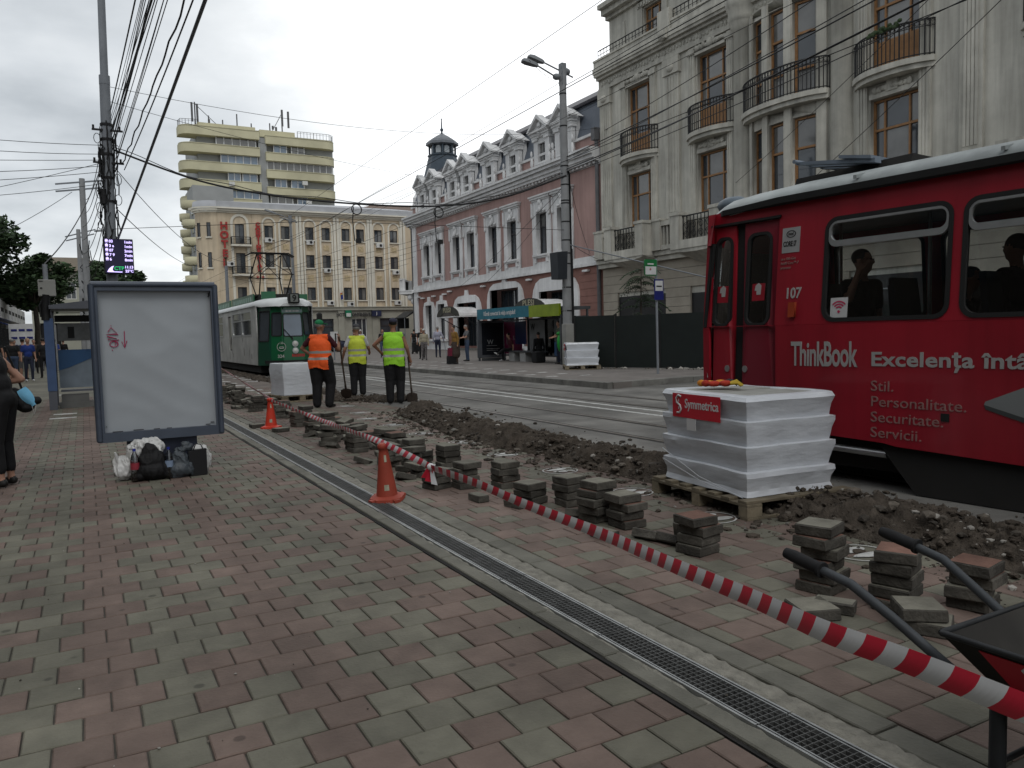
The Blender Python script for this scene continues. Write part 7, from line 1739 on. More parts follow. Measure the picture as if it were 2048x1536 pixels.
def car():
    C0=T('parked_car','dark blue saloon car parked before the hotel behind the workers','car',(18.2,68,.14)); x,y,z=18.2,68,.14; m_cp=M('dark blue car paint',(.012,.016,.04),.25,.05,1,spec=.6,coat=.5)
    prof=[(-2.2,.35),(-2.25,.7),(-2.1,.92),(-1.5,1.0),(-.85,1.38),(.55,1.42),(1.15,1.08),(2.05,.92),(2.2,.7),(2.2,.35)]
    mb=MB(); mb.prism(prof[:],lambda p:(x+p[0],y-.85+(.12 if p[1]>1.05 else 0),z+p[1]),lambda p:(x+p[0],y+.85-(.12 if p[1]>1.05 else 0),z+p[1])); mb.build('body',m_cp,C0)
    for pts in ([(-1.3,1.02),(-.8,1.33),(-.12,1.36),(-.12,1.03)],[(-.02,1.03),(-.02,1.36),(.5,1.36),(.95,1.06)]): mb=MB(); mb.prism(pts,lambda p:(x+p[0],y-.80-.03+.06*(p[1]-1)/.35,z+p[1]),lambda p:(x+p[0],y-.7,z+p[1])); mb.build('side_window',m_wg,C0)
    for dx in (-1.4,1.35):
        for sy in (-.86,.74): mb=MB(); mb.tube([(x+dx,y+sy,z+.31),(x+dx,y+sy+.12,z+.31)],.31,18); w=mb.build('wheel',m_rub_,C0); mb=MB(); mb.tube([(x+dx,y+sy-.01,z+.31),(x+dx,y+sy,z+.31)],.19,14); mb.build('rim',m_chrome,w)
    mb=MB(); mb.box(x-2.27,x-2.2,y-.75,y-.45,z+.65,z+.8); mb.build('tail_light',m_lab,C0)
car()
A_=T('awning','dark awning jutting from the corner of the pink building','awning',(26.5,73,2)); mb=MB(); mb.hexa([(26.3,71.0,3.05),(27.0,70.2,3.05),(28.2,71.2,3.55),(27.6,72,3.55),(26.3,71.0,3.12),(27.0,70.2,3.12),(28.2,71.2,3.75),(27.6,72,3.75)]); mb.box(26.75,27.9,71.6,71.7,2.1,3.1); mb.build('awning_cloth',m_dark,A_); mb=MB(); mb.tube([(26.4,71.0,.14),(26.4,71.0,3.05)],.04,6); mb.tube([(26.95,70.3,.14),(26.95,70.3,3.05)],.04,6); mb.build('awning_post',m_steelp,A_)
# ---------------- left background: shops, house, trees
m_shop=M('shop wall',(.20,.20,.20),.8,.15,1,dirt=.2); m_house=M('cream house wall',(.42,.42,.35),.9,.1,.8,dirt=.15); m_tile_=M('old roof tiles',(.14,.115,.085),.85,.2,5,.3,12); m_awb=M('blue awning',(.015,.03,.13),.6)
def shops():
    B=T('shop_row','row of low shops with pale sign bands at the left edge','shop building',(-6,50,0)); F2=lambda a,b,d:(-4.55+d,a,b)
    mb=MB(); mb.box(-14,-4.6,38,78,0,4.6); mb.build('wall',m_shop,B); mb=MB(); mb.box(-16,-7.0,-30,38,0,11.5); mb.build('unseen_wing',M('unseen wing dark brown',(.07,.06,.05),.9,.2,1),B); F3=lambda a,b,d:(-7.0+d,a,b)  # unseen wing, added to keep the tram side and its windows dark
    for i in range(16):
        for z in (1.0,4.6,8.0): mb=MB(); fbox(mb,F3,-28+4*i,-26.2+4*i,z,z+2.0,0,.05); mb.build('window',m_wg,B); mb=MB(); mb.box(-14.2,-4.3,38,78.2,4.6,4.9); mb.build('roof',m_mansd,B)
    for k in range(12):
        y=44+2.8*k; mb=MB(); fbox(mb,F2,y,y+2.5,3.1,4.2,0,.35); s=mb.build('sign_band',m_sgw if k%2 else m_ac,B); mb=MB(); fbox(mb,F2,y+.3,y+2.1,3.5,3.75,.351,.36); mb.build('sign_stripe',m_rub_,s)
        mb=MB(); fbox(mb,F2,y+.1,y+2.4,.5,2.6,-.02,.02); mb.build('shop_window',m_wg,B)
    for k in range(5,8):
        y=41+2.9*k; mb=MB(); mb.hexa([(-4.5,y,2.9),(-4.5,y+2.6,2.9),(-3.4,y+2.6,2.45),(-3.4,y,2.45),(-4.5,y,2.96),(-4.5,y+2.6,2.96),(-3.38,y+2.6,2.5),(-3.38,y,2.5)]); mb.build('awning',m_awb,B)
    return B
shops()
def house():
    B=T('cream_house','cream house with a tiled hip roof behind the left trees','house',(0,88,0)); x0,x1,y0,y1=-4.0,3.0,84,94; F=facY(84)
    panel('wall',[rect(x0,x1,0,8.2)]+[rect(a,a+.9,5.6,7.2) for a in (-3.2,-1.2,.9)]+[rect(-3.4,-1.8,.3,3.4)],F,-.4,0,m_house,B); mb=MB(); mb.box(x0,x0+.4,84.4,y1,0,8.2); mb.box(x1-.4,x1,84.4,y1,0,8.2); mb.build('side_wall',m_house,B)
    for a in (-3.2,-1.2,.9): fwin(B,F,a,a+.9,5.6,7.2,m_ac,m_wg,(.5,),(.65,),.08,-.15)
    mb=MB(); fbox(mb,F,-3.4,-1.8,.3,3.4,-.3,-.2); mb.build('doorway',m_dark,B); mb=MB(); fbox(mb,F,x0,x1,4.4,4.6,0,.1); mb.build('belt_course',m_house,B)
    mb=MB(); mb.hexa([(x0-.6,83.4,8.2),(x1+.6,83.4,8.2),(x1+.6,y1+.6,8.2),(x0-.6,y1+.6,8.2),(-2.4,88.5,9.9),(.4,88.5,9.9),(.4,89.5,9.9),(-2.4,89.5,9.9)]); mb.build('roof',m_tile_,B)
    return B
house()
def tree(name,label,x,y,h,cr,cz,seed,nl,grp='street trees on the left',leaf=.16,mat=None,squash=.8):
    B=T(name,label,'tree',(x,y,0),grp); rr=random.Random(seed); tr=MB(); tr.tube([(x,y,0),(x+.1,y,cz*.5),(x,y+.1,cz)],[.2,.16,.11],9); cl=[]
    for k in range(11):
        an=rr.uniform(0,2*pi); el=rr.uniform(-.1,1.1); L=cr*rr.uniform(.45,1.0); e=Vector((x,y,cz))+Vector((cos(an)*cos(el)*L,sin(an)*cos(el)*L,sin(el)*L*squash))
        m=Vector((x,y,cz*.82)).lerp(e,.5)+Vector((0,0,.2)); tr.tube([(x,y,cz*.8),m,e],[.08,.05,.015],5); cl.append((e,cr*rr.uniform(.26,.48)))
    for k in range(9): cl.append((Vector((x,y,cz))+Vector((rr.uniform(-1,1)*cr*.6,rr.uniform(-1,1)*cr*.6,rr.uniform(-.5,.9)*cr*squash)),cr*rr.uniform(.25,.45)))
    tr.build('trunk',m_bark,B); lf=MB()
    for k in range(nl):
        c,r=rr.choice(cl); d_=Vector((rr.gauss(0,1),rr.gauss(0,1),rr.gauss(0,1))).normalized(); p=c+Vector((d_.x,d_.y,d_.z*.75))*r*rr.random()**.4
        a=Vector((rr.uniform(-1,1),rr.uniform(-1,1),rr.uniform(-.4,.4))).normalized(); b=a.cross(Vector((rr.uniform(-1,1),rr.uniform(-1,1),rr.uniform(-1,1)))).normalized(); s=leaf*rr.uniform(.6,1.4)
        lf.add([p-a*s,p+b*s*.45,p+a*s,p-b*s*.45],[(0,1,2,3)])
    lf.build('crown',mat or m_leaf,B); return B
tree('leafy_tree','nearest dark leafy tree at the left edge of the photo above the shops',-5.4,54,8.6,3.0,6.6,3,9000,leaf=.17)
tree('leafy_tree','lower dark tree right of the big left edge tree before the cream house',-2.6,58,7,2.4,5.0,5,7000,leaf=.17)
tree('leafy_tree','small round tree seen behind the departure display',2.2,78,8.5,2.7,6.4,9,5000,leaf=.2)
tree('leafy_tree','dark tree farthest left, mostly outside the picture',-8.0,60,9,3.4,6.5,12,6000,leaf=.2)
B=T('sign_stand','white price board standing among the walkers at left','sign',(-2.9,50,0)); mb=MB(); mb.box(-3.5,-2.35,50,50.1,.6,2.6); mb.build('board',m_sgw,B)
for r_ in range(4):
    for c_ in range(3): mb=MB(); mb.box(-3.4+.36*c_,-3.4+.36*c_+.28,49.98,50,2.2-.42*r_,2.32-.42*r_); mb.build('price_print',m_sgb,B)
mb=MB(); mb.box(-3.45,-3.4,50,50.1,0,.6); mb.box(-2.45,-2.4,50,50.1,0,.6); mb.build('leg',m_steelp,B)

# ================================================================== overhead cables
def cable(pts,r,label,name='overhead_cable',group='overhead cables across the street',sag=0.,cat='cable',n=14,wob=0,mat=None):
    P=[Vector(p) for p in pts]
    if len(P)==2: P=[P[0].lerp(P[1],i/n)+Vector((0,0,-4*sag*(i/n)*(1-i/n))) for i in range(n+1)]
    if wob: P=[p+Vector((wob*sin(i*1.9),0,wob*cos(i*2.3))) for i,p in enumerate(P)]
    mb=MB(); mb.tube(P,r,5); return tag(mb.build(name,mat or m_cab),label,cat,group)
far_end=lambda x,z:(x,-12,z)
rr=random.Random(12)
G1='bundled cables from the tall pole running overhead'
L1='thin black cable of the bundle sweeping overhead from the tall pole'
for k in range(15):
    z0=rr.uniform(7.2,9.4); x1=2.05+.95*(k/14)+rr.uniform(-.05,.05); a=pat(z0)+Vector((.15,-.1,0))
    cable([a,(x1,-14,9.6+rr.uniform(-.5,.6))],rr.choice((.008,.010,.013,.019)),L1,group=G1,sag=rr.uniform(.15,.55),n=22)
cable([pat(4.95)+Vector((.2,-.15,0)),(3.3,-14,10.3)],.032,'thickest grey cable climbing from the display to the top of the picture',sag=.1,group='heavy cables from the tall pole',mat=m_steelp)
cable([pat(7.6)+Vector((.45,-.15,0)),(3.25,-14,9.9)],.02,'twisted black cable right of the thin bundle',sag=.45,n=60,wob=.022,group='heavy cables from the tall pole')
cable([pat(7.4)+Vector((.5,-.1,0)),(2.95,-14,9.5)],.016,'slack cable hanging lowest in the overhead bundle',sag=.7,n=24,group='heavy cables from the tall pole')
# to the left edge
for i,(z0,e,s) in enumerate(((8.2,(-9,26,7.6),.25),(7.9,(-9,24,6.9),.3),(7.7,(-10,28,6.6),.1),(7.5,(-9,22,5.2),.25),(6.9,(-10,34,6.3),.3),(7.3,(-9,21,4.5),.2),(7.6,(-12,40,6.0),.3))):
    cable([pat(z0)+Vector((-.2,0,0)),e],.010,('topmost','second','third','fourth','fifth','sixth steep','farthest reaching')[i]+' thin cable fanning out from the tall pole to the left edge',sag=s,group='thin cables fanning out to the left')
cable([pat(7.5)+Vector((-.2,-.1,0)),(-.66,19.95,3.2)],.014,'service lead dropping from the tall pole to the shelter meter box',sag=.35,group='service leads')
cable([(-.1,50.4,9.9),(-7,46,5.2)],.015,'lower lead from the thin pole down to the left trees',sag=.4,group='service leads')
for k in range(7): cable([pat(5.0+.5*k)+Vector((-.22,0,0)),(.35+rr.uniform(-.3,.3),50.3,5+.75*k)],.014,'cable running from the tall pole back to the thinner pole',sag=.4,group='cables between the two left poles')
# heavy sagging cable over the street with hanging loops
heavy=[pat(8.05)+Vector((.2,-.1,0)),(3.9,30.1,7.15),(6.4,29.4,6.65),(9.2,28.4,6.35),(11.9,27.3,6.25),(14.2,26.4,6.55),(16.45,25.35,7.35)]
def smooth(P,n=8):
    P=[Vector(p) for p in P]; out=[]
    for i in range(len(P)-1):
        p0,p1,p2,p3=P[max(i-1,0)],P[i],P[i+1],P[min(i+2,len(P)-1)]
        for k in range(n):
            t=k/n; out.append(.5*((2*p1)+(-p0+p2)*t+(2*p0-5*p1+4*p2-p3)*t*t+(-p0+3*p1-3*p2+p3)*t**3))
    return out+[P[-1]]
hv=smooth(heavy); cable(hv,.035,'heaviest black cable sagging across the street from pole to pole',n=40,group='heavy street cables'); cable([p+Vector((0,.02,.09+.05*sin(i*.7))) for i,p in enumerate(hv)],.014,'thin carrier wire just above the heaviest cable',group='heavy street cables')
for (x,y,z,dz,lab) in ((9.15,28.4,6.35,1.35,'black lead hanging from a ring on the sagging cable before the tower'),(11.95,27.25,6.22,1.3,'black lead hanging from a ring on the sagging cable before the pink building')):
    mb=MB(); mb.tube([(x+.19*cos(t),y,z-.2+.19*sin(t)) for t in [2*pi*i/14 for i in range(15)]],.022,5); mb.tube([(x-.12,y,z-.1),(x-.17,y,z-.6),(x-.12,y,z-dz),(x+.05,y,z-dz-.05)],.02,5); mb.box(x-.06,x+.12,y-.05,y+.05,z-dz-.08,z-dz+.08); tag(mb.build('hanging_lead',m_cab),lab,'cable','hanging leads')
cable([pat(10.2)+Vector((.15,0,0)),(27,38,13.2)],.009,'long thin wire from the tall pole to the grey building',sag=.9,n=24,group='thin span wires')
cable([pat(9.7)+Vector((.15,0,0)),(27,52,12.4)],.009,'long thin wire from the tall pole over the tower to the pink roof',sag=.5,n=24,group='thin span wires')
cable([pat(6.1)+Vector((.2,0,0)),(10.4,83,8.8)],.016,'wire with an insulator from the tall pole towards the hotel',sag=.6,n=20,group='thin span wires')
cable([pat(7.5)+Vector((.2,0,0)),(9.7,62,7.3)],.014,'slack wire from the tall pole to the rusty topped pole',sag=.8,n=20,group='thin span wires')
# tram contact wires and their span wires
for x,l in ((7.0,'contact wire over the near tram track'),(9.75,'contact wire over the far tram track')):
    cable([(x,-8,5.55),(x,30,5.1),(x,82,5.4)],.007,l,'contact_wire','tram contact wires'); cable([(x,-8,6.6),(x,30,6.0),(x,82,6.3)],.005,l.replace('contact','messenger'),'contact_wire','tram messenger wires')
cable([(16.45,25.4,5.3),(7,26,5.3),(1.0,30.4,5.35)],.010,'span wire holding the contact wires between both posts','span_wire','span wires')
cable([(16.45,25.4,10.9),(12.5,45,8.0),(9.7,62,7.2)],.008,'wire from the twin lamp heads down to the rusty topped pole',group='thin span wires')
for i,(a,b,s) in enumerate((((14.6,24.8,11.2),(26.9,41,16.6),.3),((9.7,62,7.4),(27,37.9,15.0),.5),((9.7,62,7.1),(27,37.9,14.6),.5))): cable([a,b],.008,('steep lamp head','upper','lower')[i]+' wire rising to the roof edge of the grey building',group='wires to the grey building roof',sag=s,n=18)
# dense lines crossing in front of the grey building
fr=[((16.5,25.5,8.05),(14.5,-3,9.6),.35,.018),((16.5,25.5,7.6),(13.5,-3,8.7),.45,.022),((16.5,25.5,7.4),(14.0,-3,8.35),.4,.012),((16.5,25.5,7.9),(12.8,-3,9.0),.3,.012),((27,37.8,12.9),(17,-3,13.0),.5,.018),((16.5,25.5,10.7),(17.5,-3,13.6),.5,.012),((16.5,25.5,7.5),(12.2,-3,7.9),.3,.016)]
for (a,b,s,r),o_ in zip(fr,('upper middle','thick middle','second from bottom','centre','faint high','topmost steep','lowest')): cable([a,b],r,o_+' black line crossing in front of the grey building facade',group='lines before the grey building',sag=s,n=20)
for a,b,o_ in (((26.7,27.0,8.0),(15,5,10.6),'upper diagonal'),((26.7,26.2,5.6),(15.5,6,9.2),'lower diagonal'),((26.9,36,5.2),(16.5,25.5,4.9),'low short')): cable([a,b],.010,o_+' stay wire running from the grey building wall over the tram',group='stay wires',sag=.25)
cable([(16.6,25.45,4.75),(19.5,18.5,2.6),(20.5,14,2.4)],.022,'pale rope sagging from the lamp post behind the bus stop plates',group='stay wires',mat=m_steelp)
for a,b,o_ in (((16.4,25.4,7.0),(26.8,60,4.6),'long left'),((16.4,25.4,6.9),(26.9,54,4.9),'shorter left'),((16.6,25.4,7.2),(26.9,39,6.0),'right hand')): cable([a,b],.010,o_+' lead slanting down from the lamp post over the pink facade',group='leads over the pink facade',sag=.3)
for k in range(5): cable([(16.62,70,6.2+.35*k),(27.4,70-3*k,8.2+.5*k)],.012,'thin wire from the hotel lamp post to the pink building corner',group='wires before the hotel',sag=.3)
for k in range(3): cable([(16.62,70,7.0-.4*k),(9.7,62,6.8-.3*k)],.012,'wire between the hotel lamp post and the rusty topped pole',group='wires before the hotel',sag=.2)
# ================================================================== people
SK=M('skin light',(.36,.20,.14),.55,.08,8); SK2=M('skin tanned',(.25,.125,.08),.55,.08,8)
def C_(n,rgb,v=.12): return M('cloth '+n,rgb,.85,v,9,.8,11)
c_black=C_('black',(.010,.010,.011)); c_navy=C_('navy',(.018,.022,.04)); c_jean=C_('denim',(.045,.065,.11)); c_white=C_('white',(.42,.42,.43)); c_maroon=C_('maroon',(.06,.012,.018))
c_grey=C_('grey',(.11,.11,.115)); c_beige=C_('beige',(.30,.27,.20)); c_ochre=C_('ochre',(.22,.12,.03)); c_blue=C_('blue',(.015,.035,.17)); c_lilac=C_('pale lilac',(.30,.30,.37)); c_brown=C_('brown',(.05,.035,.028)); c_dkgreen=C_('olive',(.05,.06,.04)); c_pat=M('cloth patterned',(.12,.11,.11),.85,.9,26)
h_dark=M('dark hair',(.012,.010,.009),.6,.3,30); h_brown=M('brown hair',(.05,.03,.018),.6,.3,30); h_grey=M('grey hair',(.22,.21,.20),.7,.2,30); h_blond=M('fair hair',(.22,.16,.09),.6,.3,30); s_dark=M('dark shoes',(.014,.013,.012),.5); s_white=M('white shoes',(.45,.45,.45),.6)
v_or=M('orange vest cloth',(.80,.11,.02),.75,.08,6,.9,11); v_ye=M('yellow vest cloth',(.47,.54,.05),.75,.08,6,.9,11); v_gr=M('lime vest cloth',(.28,.60,.035),.75,.08,6,.9,11); v_st=M('grey reflective band',(.30,.30,.28),.5,.1,9)
m_capg=M('green cap',(.01,.16,.06),.8); m_capk=M('grey cap',(.055,.055,.06),.8); m_capn=M('dark blue cap',(.03,.03,.05),.8); m_hatw=M('white hat',(.45,.44,.42),.8)
def seg_mesh(mb,p0,r0,p1,r1,seg=10):
    p0=Vector(p0);p1=Vector(p1);t=(p1-p0).normalized(); L=(p1-p0).length; P=[];R=[]
    for k in (0,1,2): a=pi/2*k/3; P.append(p0-t*r0*cos(a)); R.append(max(r0*sin(a),.0015))
    P.append(p0);R.append(r0);P.append(p1);R.append(r1)
    for k in (2,1,0): a=pi/2*k/3; P.append(p1+t*r1*cos(a)); R.append(max(r1*sin(a),.0015))
    mb.tube(P,R,seg)
def person(label,loc,face,h=1.72,top=c_grey,legs=c_jean,shoe=s_dark,skin=SK,hair=h_dark,sleeve=1,short=False,skirt=0,J=None,sit=False,lean=0,turn=0,nod=0,fat=1.0,cap=None,vest=None,vox=.024,fingers=False,group='people in the street',long_hair=False,trouser=1.0,name='person',crop=False):
    j=dict(sL=(-.175,0,1.415),sR=(.175,0,1.415),eL=(-.235,-.03,1.13),eR=(.235,-.03,1.13),wL=(-.25,.04,.90),wR=(.25,.04,.90),hpL=(-.088,0,.93),hpR=(.088,0,.93),kL=(-.10,.02,.50),kR=(.10,.02,.50),aL=(-.105,-.01,.085),aR=(.105,-.01,.085),tL=(-.13,.16,.035),tR=(.13,.16,.035))
    up=Vector((0,0,0))
    if sit:
        up=Vector((0,0,-.42)); 
        for s,x in (('L',-1),('R',1)): j['hp'+s]=(x*.09,0,.52); j['k'+s]=(x*.11,.44,.52); j['a'+s]=(x*.11,.42,.085); j['t'+s]=(x*.12,.58,.035)
    piv=Vector((0,0,.95)); Rl=Matrix.Rotation(-lean,3,'X')
    def U(p): p=Vector(p); return piv+Rl@(p-piv)+up
    for k in ('sL','sR','eL','eR','wL','wR'): j[k]=tuple(U(j[k]))
    if J: 
        for k,v in J.items(): j[k]=v
    j={k:Vector(v) for k,v in j.items()}
    pr=[]                                                     # tag, kind, data
    def E(t,c,r): pr.append((t,'e',U(c),Vector(r)))
    def S(t,a,ra,b,rb): pr.append((t,'s',Vector(a),ra,Vector(b),rb))
    f=fat
    pr.append(('legs','e',Vector((0,0,.95))+up,Vector((.168*f,.12*f,.135)))); E('top',(0,.01*f,1.10),(.155*f,.118*f,.17)); E('top',(0,0,1.29),(.178*f**.5,.122*f**.5,.18)); S('top',j['sL'],.066,j['sR'],.066)
    S('skin',U((0,0,1.43)),.058,U((0,.012,1.55)),.052)
    Rh=Matrix.Rotation(turn,3,'Z')@Matrix.Rotation(-nod,3,'X'); hb=Vector((0,.01,1.55))
    def Hd(c): return tuple(hb+Rh@(Vector(c)-hb))
    E('skin',Hd((0,.022,1.645)),(.074,.09,.108)); E('skin',Hd((0,.05,1.585)),(.052,.058,.058)); S('skin',U(Hd((0,.10,1.655))),.012,U(Hd((0,.122,1.625))),.016)
    for x in (-1,1): E('skin',Hd((x*.077,.012,1.635)),(.013,.022,.032))
    E('hair',Hd((0,.0,1.682)),(.083,.098,.082)); 
    if long_hair: E('hair',Hd((0,-.05,1.60)),(.085,.06,.14)); E('hair',Hd((0,-.06,1.50)),(.09,.05,.12))
    for s in 'LR':
        a,b,c=j['s'+s],j['e'+s],j['w'+s]; d_=(c-b).normalized(); hd=c+d_*.085
        if sleeve==0: S('skin',a,.052,b,.042)
        elif sleeve==1: m=a.lerp(b,.62); S('top',a,.066,m,.060); S('skin',m,.046,b,.042)
        else: S('top',a,.064,b,.05)
        S('top' if sleeve==2 else 'skin',b,.05 if sleeve==2 else .041,c,.042 if sleeve==2 else .028); S('skin',c,.030,hd,.034)
        hp,k,an,to=j['hp'+s],j['k'+s],j['a'+s],j['t'+s]; q=trouser
        S('legs',hp,.092*f*q,k,.068*q); 
        if crop: S('legs',k,.064*q,k.lerp(an,.72),.056*q); S('skin',k.lerp(an,.7),.042,an,.036)
        else: S('skin' if short else 'legs',k,.064*(1 if short else q),an,.046*(1 if short else q*1.12))
        S('shoe',an+Vector((0,-.02,-.035)),.045,to,.034)
    if skirt: S('legs',Vector((0,0,.92))+up,.165*f,Vector((0,.02,skirt))+up,.21*f)
    mb=MB()
    for p in pr:
        if p[1]=='e': mb.ell(p[2],p[3],12,8)
        else: seg_mesh(mb,p[2],p[3],p[4],p[5])
    me=remesh(mb.mesh('tmp',top),vox,3)
    n=len(me.polygons); ctr=np.zeros(n*3); me.polygons.foreach_get('center',ctr); ctr=ctr.reshape(-1,3)
    best=np.full(n,1e9); bi=np.zeros(n,int)
    for i,p in enumerate(pr):
        if p[1]=='e': dd=np.linalg.norm((ctr-np.array(p[2]))/np.array(p[3]),axis=1)
        else:
            a=np.array(p[2]); b=np.array(p[4]); ab=b-a; t=np.clip(((ctr-a)@ab)/(ab@ab),0,1); rr_=p[3]+(p[5]-p[3])*t; dd=np.linalg.norm(ctr-(a+t[:,None]*ab),axis=1)/rr_
        w=dd<best; best[w]=dd[w]; bi[w]=i
    tags=['top','legs','skin','hair','shoe']; mi=np.array([tags.index(p[0]) for p in pr])[bi]
    # hair never covers the face
    fw=np.array(U(Hd((0,1,1.66))))-np.array(U(Hd((0,0,1.66)))); hc=np.array(U(Hd((0,.02,1.66)))); rel=(ctr-hc); fr=(rel@fw)>.045; mi[(mi==3)&fr&(rel[:,2]<.055)]=2
    me.materials.clear()
    for m in (top,legs,skin,hair,shoe): me.materials.append(m)
    me.polygons.foreach_set('material_index',mi.astype(np.int32)); me.polygons.foreach_set('use_smooth',[True]*n)
    ex=MB()
    if fingers:
        for s in 'LR':
            b,c=j['e'+s],j['w'+s]; d_=(c-b).normalized(); hd=c+d_*.10; sd=Vector((1 if s=='R' else -1,0,0)); sd=(sd-d_*sd.dot(d_)).normalized(); nn=d_.cross(sd)
            fw_=Vector((0,1,0)); acr=(fw_-d_*fw_.dot(d_)).normalized(); cu=-sd
            for k in range(4):
                o=acr*(.030-.02*k); L=(.066,.076,.070,.054)[k]; ex.tube([hd+o-d_*.03,hd+o+d_*L*.45,hd+o+d_*L*.8+cu*.022,hd+o+d_*L*.85+cu*.045],[.0105,.0095,.009,.007],6,2)
            ex.tube([c+d_*.03+acr*.02,c+d_*.07+acr*.055,c+d_*.105+acr*.06+cu*.02],[.013,.0115,.008],6,2)
    for x in (-1,1): ex.ell(U(Hd((x*.031,.104,1.655))),(.012,.008,.008),6,4,3)
    ex.ell(U(Hd((0,.107,1.592))),(.024,.007,.006),6,4,1) if False else None
    bm=bmesh.new(); bm.from_mesh(me); em=ex.mesh('tmp2',[top,legs,skin,hair,shoe]); bm.from_mesh(em); bm.to_mesh(me); bm.free(); bpy.data.meshes.remove(em)
    k=h/1.75; me.transform(Matrix.Scale(k,4)); me.name=name
    o=link(name,me,None,loc); o.rotation_euler=(0,0,atan2(-face[0],face[1])); tag(o,label,'person',group)
    if vest:
        arm={i for i,p in enumerate(pr) if p[1]=='s' and min((p[2]-j[q]).length for q in ('sL','sR','eL','eR','wL','wR'))<1e-6 and (p[4]-j['sR']).length>1e-6}|{i for i,p in enumerate(pr) if p[0] in('hair','skin') and p[1]=='e'}
        sel=[i for i in range(n) if bi[i] not in arm and ctr[i][2]>.80+.05*noise.noise((ctr[i][0]*5,ctr[i][1]*5,2)) and ctr[i][2]<1.475 and abs(ctr[i][0])<.20-.25*max(0,ctr[i][2]-1.40)]
        used={}; vs=[];fs=[];ms=[]
        for i in sel:
            q=[]
            for vi in me.polygons[i].vertices:
                if vi not in used:
                    v=me.vertices[vi]; z=v.co.z/k; used[vi]=len(vs); fl=.016+.055*max(0,(1.25-z)/.4)
                    nv=Vector((v.normal.x,v.normal.y,v.normal.z*.3)); nv=nv.normalized() if nv.length>.01 else nv; q3=v.co+nv*(.016-.008*min(1,max(0,(z-1.34)/.06))+.010*noise.noise((v.co.x*9,v.co.y*9,v.co.z*5)))
                    up_=min(1,max(0,(1.40-z)/.12)); ea,eb=(.212*fat**.5*k),(.150*fat*k); ee=sqrt((q3.x/ea)**2+(q3.y/eb)**2); kk=1+(max(1,(1.0+.02*noise.noise((q3.x*6,q3.y*6,z*4)))/max(ee,.3))-1)*up_
                    vs.append(Vector((q3.x*kk,q3.y*kk,q3.z)))
                q.append(used[vi])
            z=ctr[i][2]; st=(.965<z<1.015) or (1.10<z<1.15); fs.append(q); ms.append(1 if st else 0)
        vb=MB(); vb.v=[tuple(v) for v in vs]; vb.f=fs; vb.m=ms; vb.sm=[True]*len(fs); link('vest',vb.mesh('vest',[vest,v_st]),o)
    if cap:
        hx=lambda c: tuple(Vector(U(Hd(c)))*k); cb=MB(); Rm=Rh
        cb.ell(hx((0,.008,1.70)),(.086*k,.105*k,.075*k),14,8,0)
        cb.hexa([hx(c) for c in ((-.06,.09,1.69),(.06,.09,1.69),(.05,.175,1.675),(-.05,.175,1.675),(-.06,.09,1.70),(.06,.09,1.70),(.05,.175,1.684),(-.05,.175,1.684))])
        link('cap',cb.mesh('cap',cap),o)
    return o
VD=(.45,.89)                                                  # direction away from the camera
# --- three road workers
person('worker in orange vest and green cap leaning on a shovel, back turned',(4.25,15.95,0),(.62,.78),1.79,c_maroon,c_black,s_dark,SK2,h_grey,1,J=dict(eL=(-.40,.02,1.20),wL=(-.20,.10,1.02),eR=(.30,.22,1.16),wR=(.24,.40,1.36),kR=(.15,.12,.50),aR=(.14,.02,.085),tR=(.18,.18,.035)),turn=-.7,fat=1.14,cap=m_capg,vest=v_or,vox=.016,fingers=True,group='road workers',trouser=1.68)
person('worker in yellow vest and grey cap standing between two other workers',(5.85,18.55,0),(.30,.95),1.74,c_white,c_black,s_dark,SK2,h_grey,1,J=dict(eL=(-.30,-.02,1.14),wL=(-.36,.10,.90),eR=(.28,.05,1.16),wR=(.30,.24,1.08)),turn=.05,fat=1.06,cap=m_capk,vest=v_ye,vox=.016,fingers=True,group='road workers',trouser=1.55)
person('worker in lime green vest and dark cap holding a shovel at his side',(5.75,15.7,0),(.35,.94),1.80,c_grey,c_black,s_dark,SK2,h_dark,0,J=dict(eL=(-.40,.05,1.22),wL=(-.28,.14,1.08),eR=(.27,-.03,1.14),wR=(.32,.05,.93),kR=(.12,.06,.5)),turn=.1,fat=1.05,cap=m_capn,vest=v_gr,vox=.016,fingers=True,group='road workers',trouser=1.55)
m_shaft=M('worn shovel handle',(.10,.08,.06),.8,.2,8); m_blade=M('rusty shovel blade',(.055,.042,.034),.7,.3,8)
def shovel(top,bot,blade_dir,label):
    a=Vector(top);b=Vector(bot); B=T('shovel',label,'shovel',(b.x,b.y,0),'shovels held by the workers'); t=(b-a).normalized()
    mb=MB(); mb.tube([a,b],.019,8); mb.build('handle',m_shaft,B)
    s=Vector(blade_dir).normalized(); s=(s-t*s.dot(t)).normalized(); n=t.cross(s); L=.30; mb=MB(); vs=[];fs=[]
    rows=[(0,.05,.0),(.04,.115,.012),(.16,.12,.016),(.24,.10,.012),(.30,.04,.0)]
    for (l,w,c) in rows:
        for u in (-1,-.5,0,.5,1): vs.append(b+t*l+s*w*u+n*(c*(1-u*u)))
    for i in range(4):
        for k in range(4): q=i*5+k; fs.append((q,q+1,q+6,q+5))
    mb.add(vs,fs); mb.add([v+n*.004 for v in vs],[f[::-1] for f in fs]); mb.tube([b-t*.12,b+t*.06],.024,8); mb.build('blade',m_blade,B)
shovel((4.66,15.98,1.46),(5.04,16.9,.30),(1,-.4,0),'long handled shovel under the hand of the orange vest worker')
shovel((6.05,15.66,.99),(6.20,15.9,.20),(1,-.4,0),'shovel stuck in the soil beside the lime vest worker')
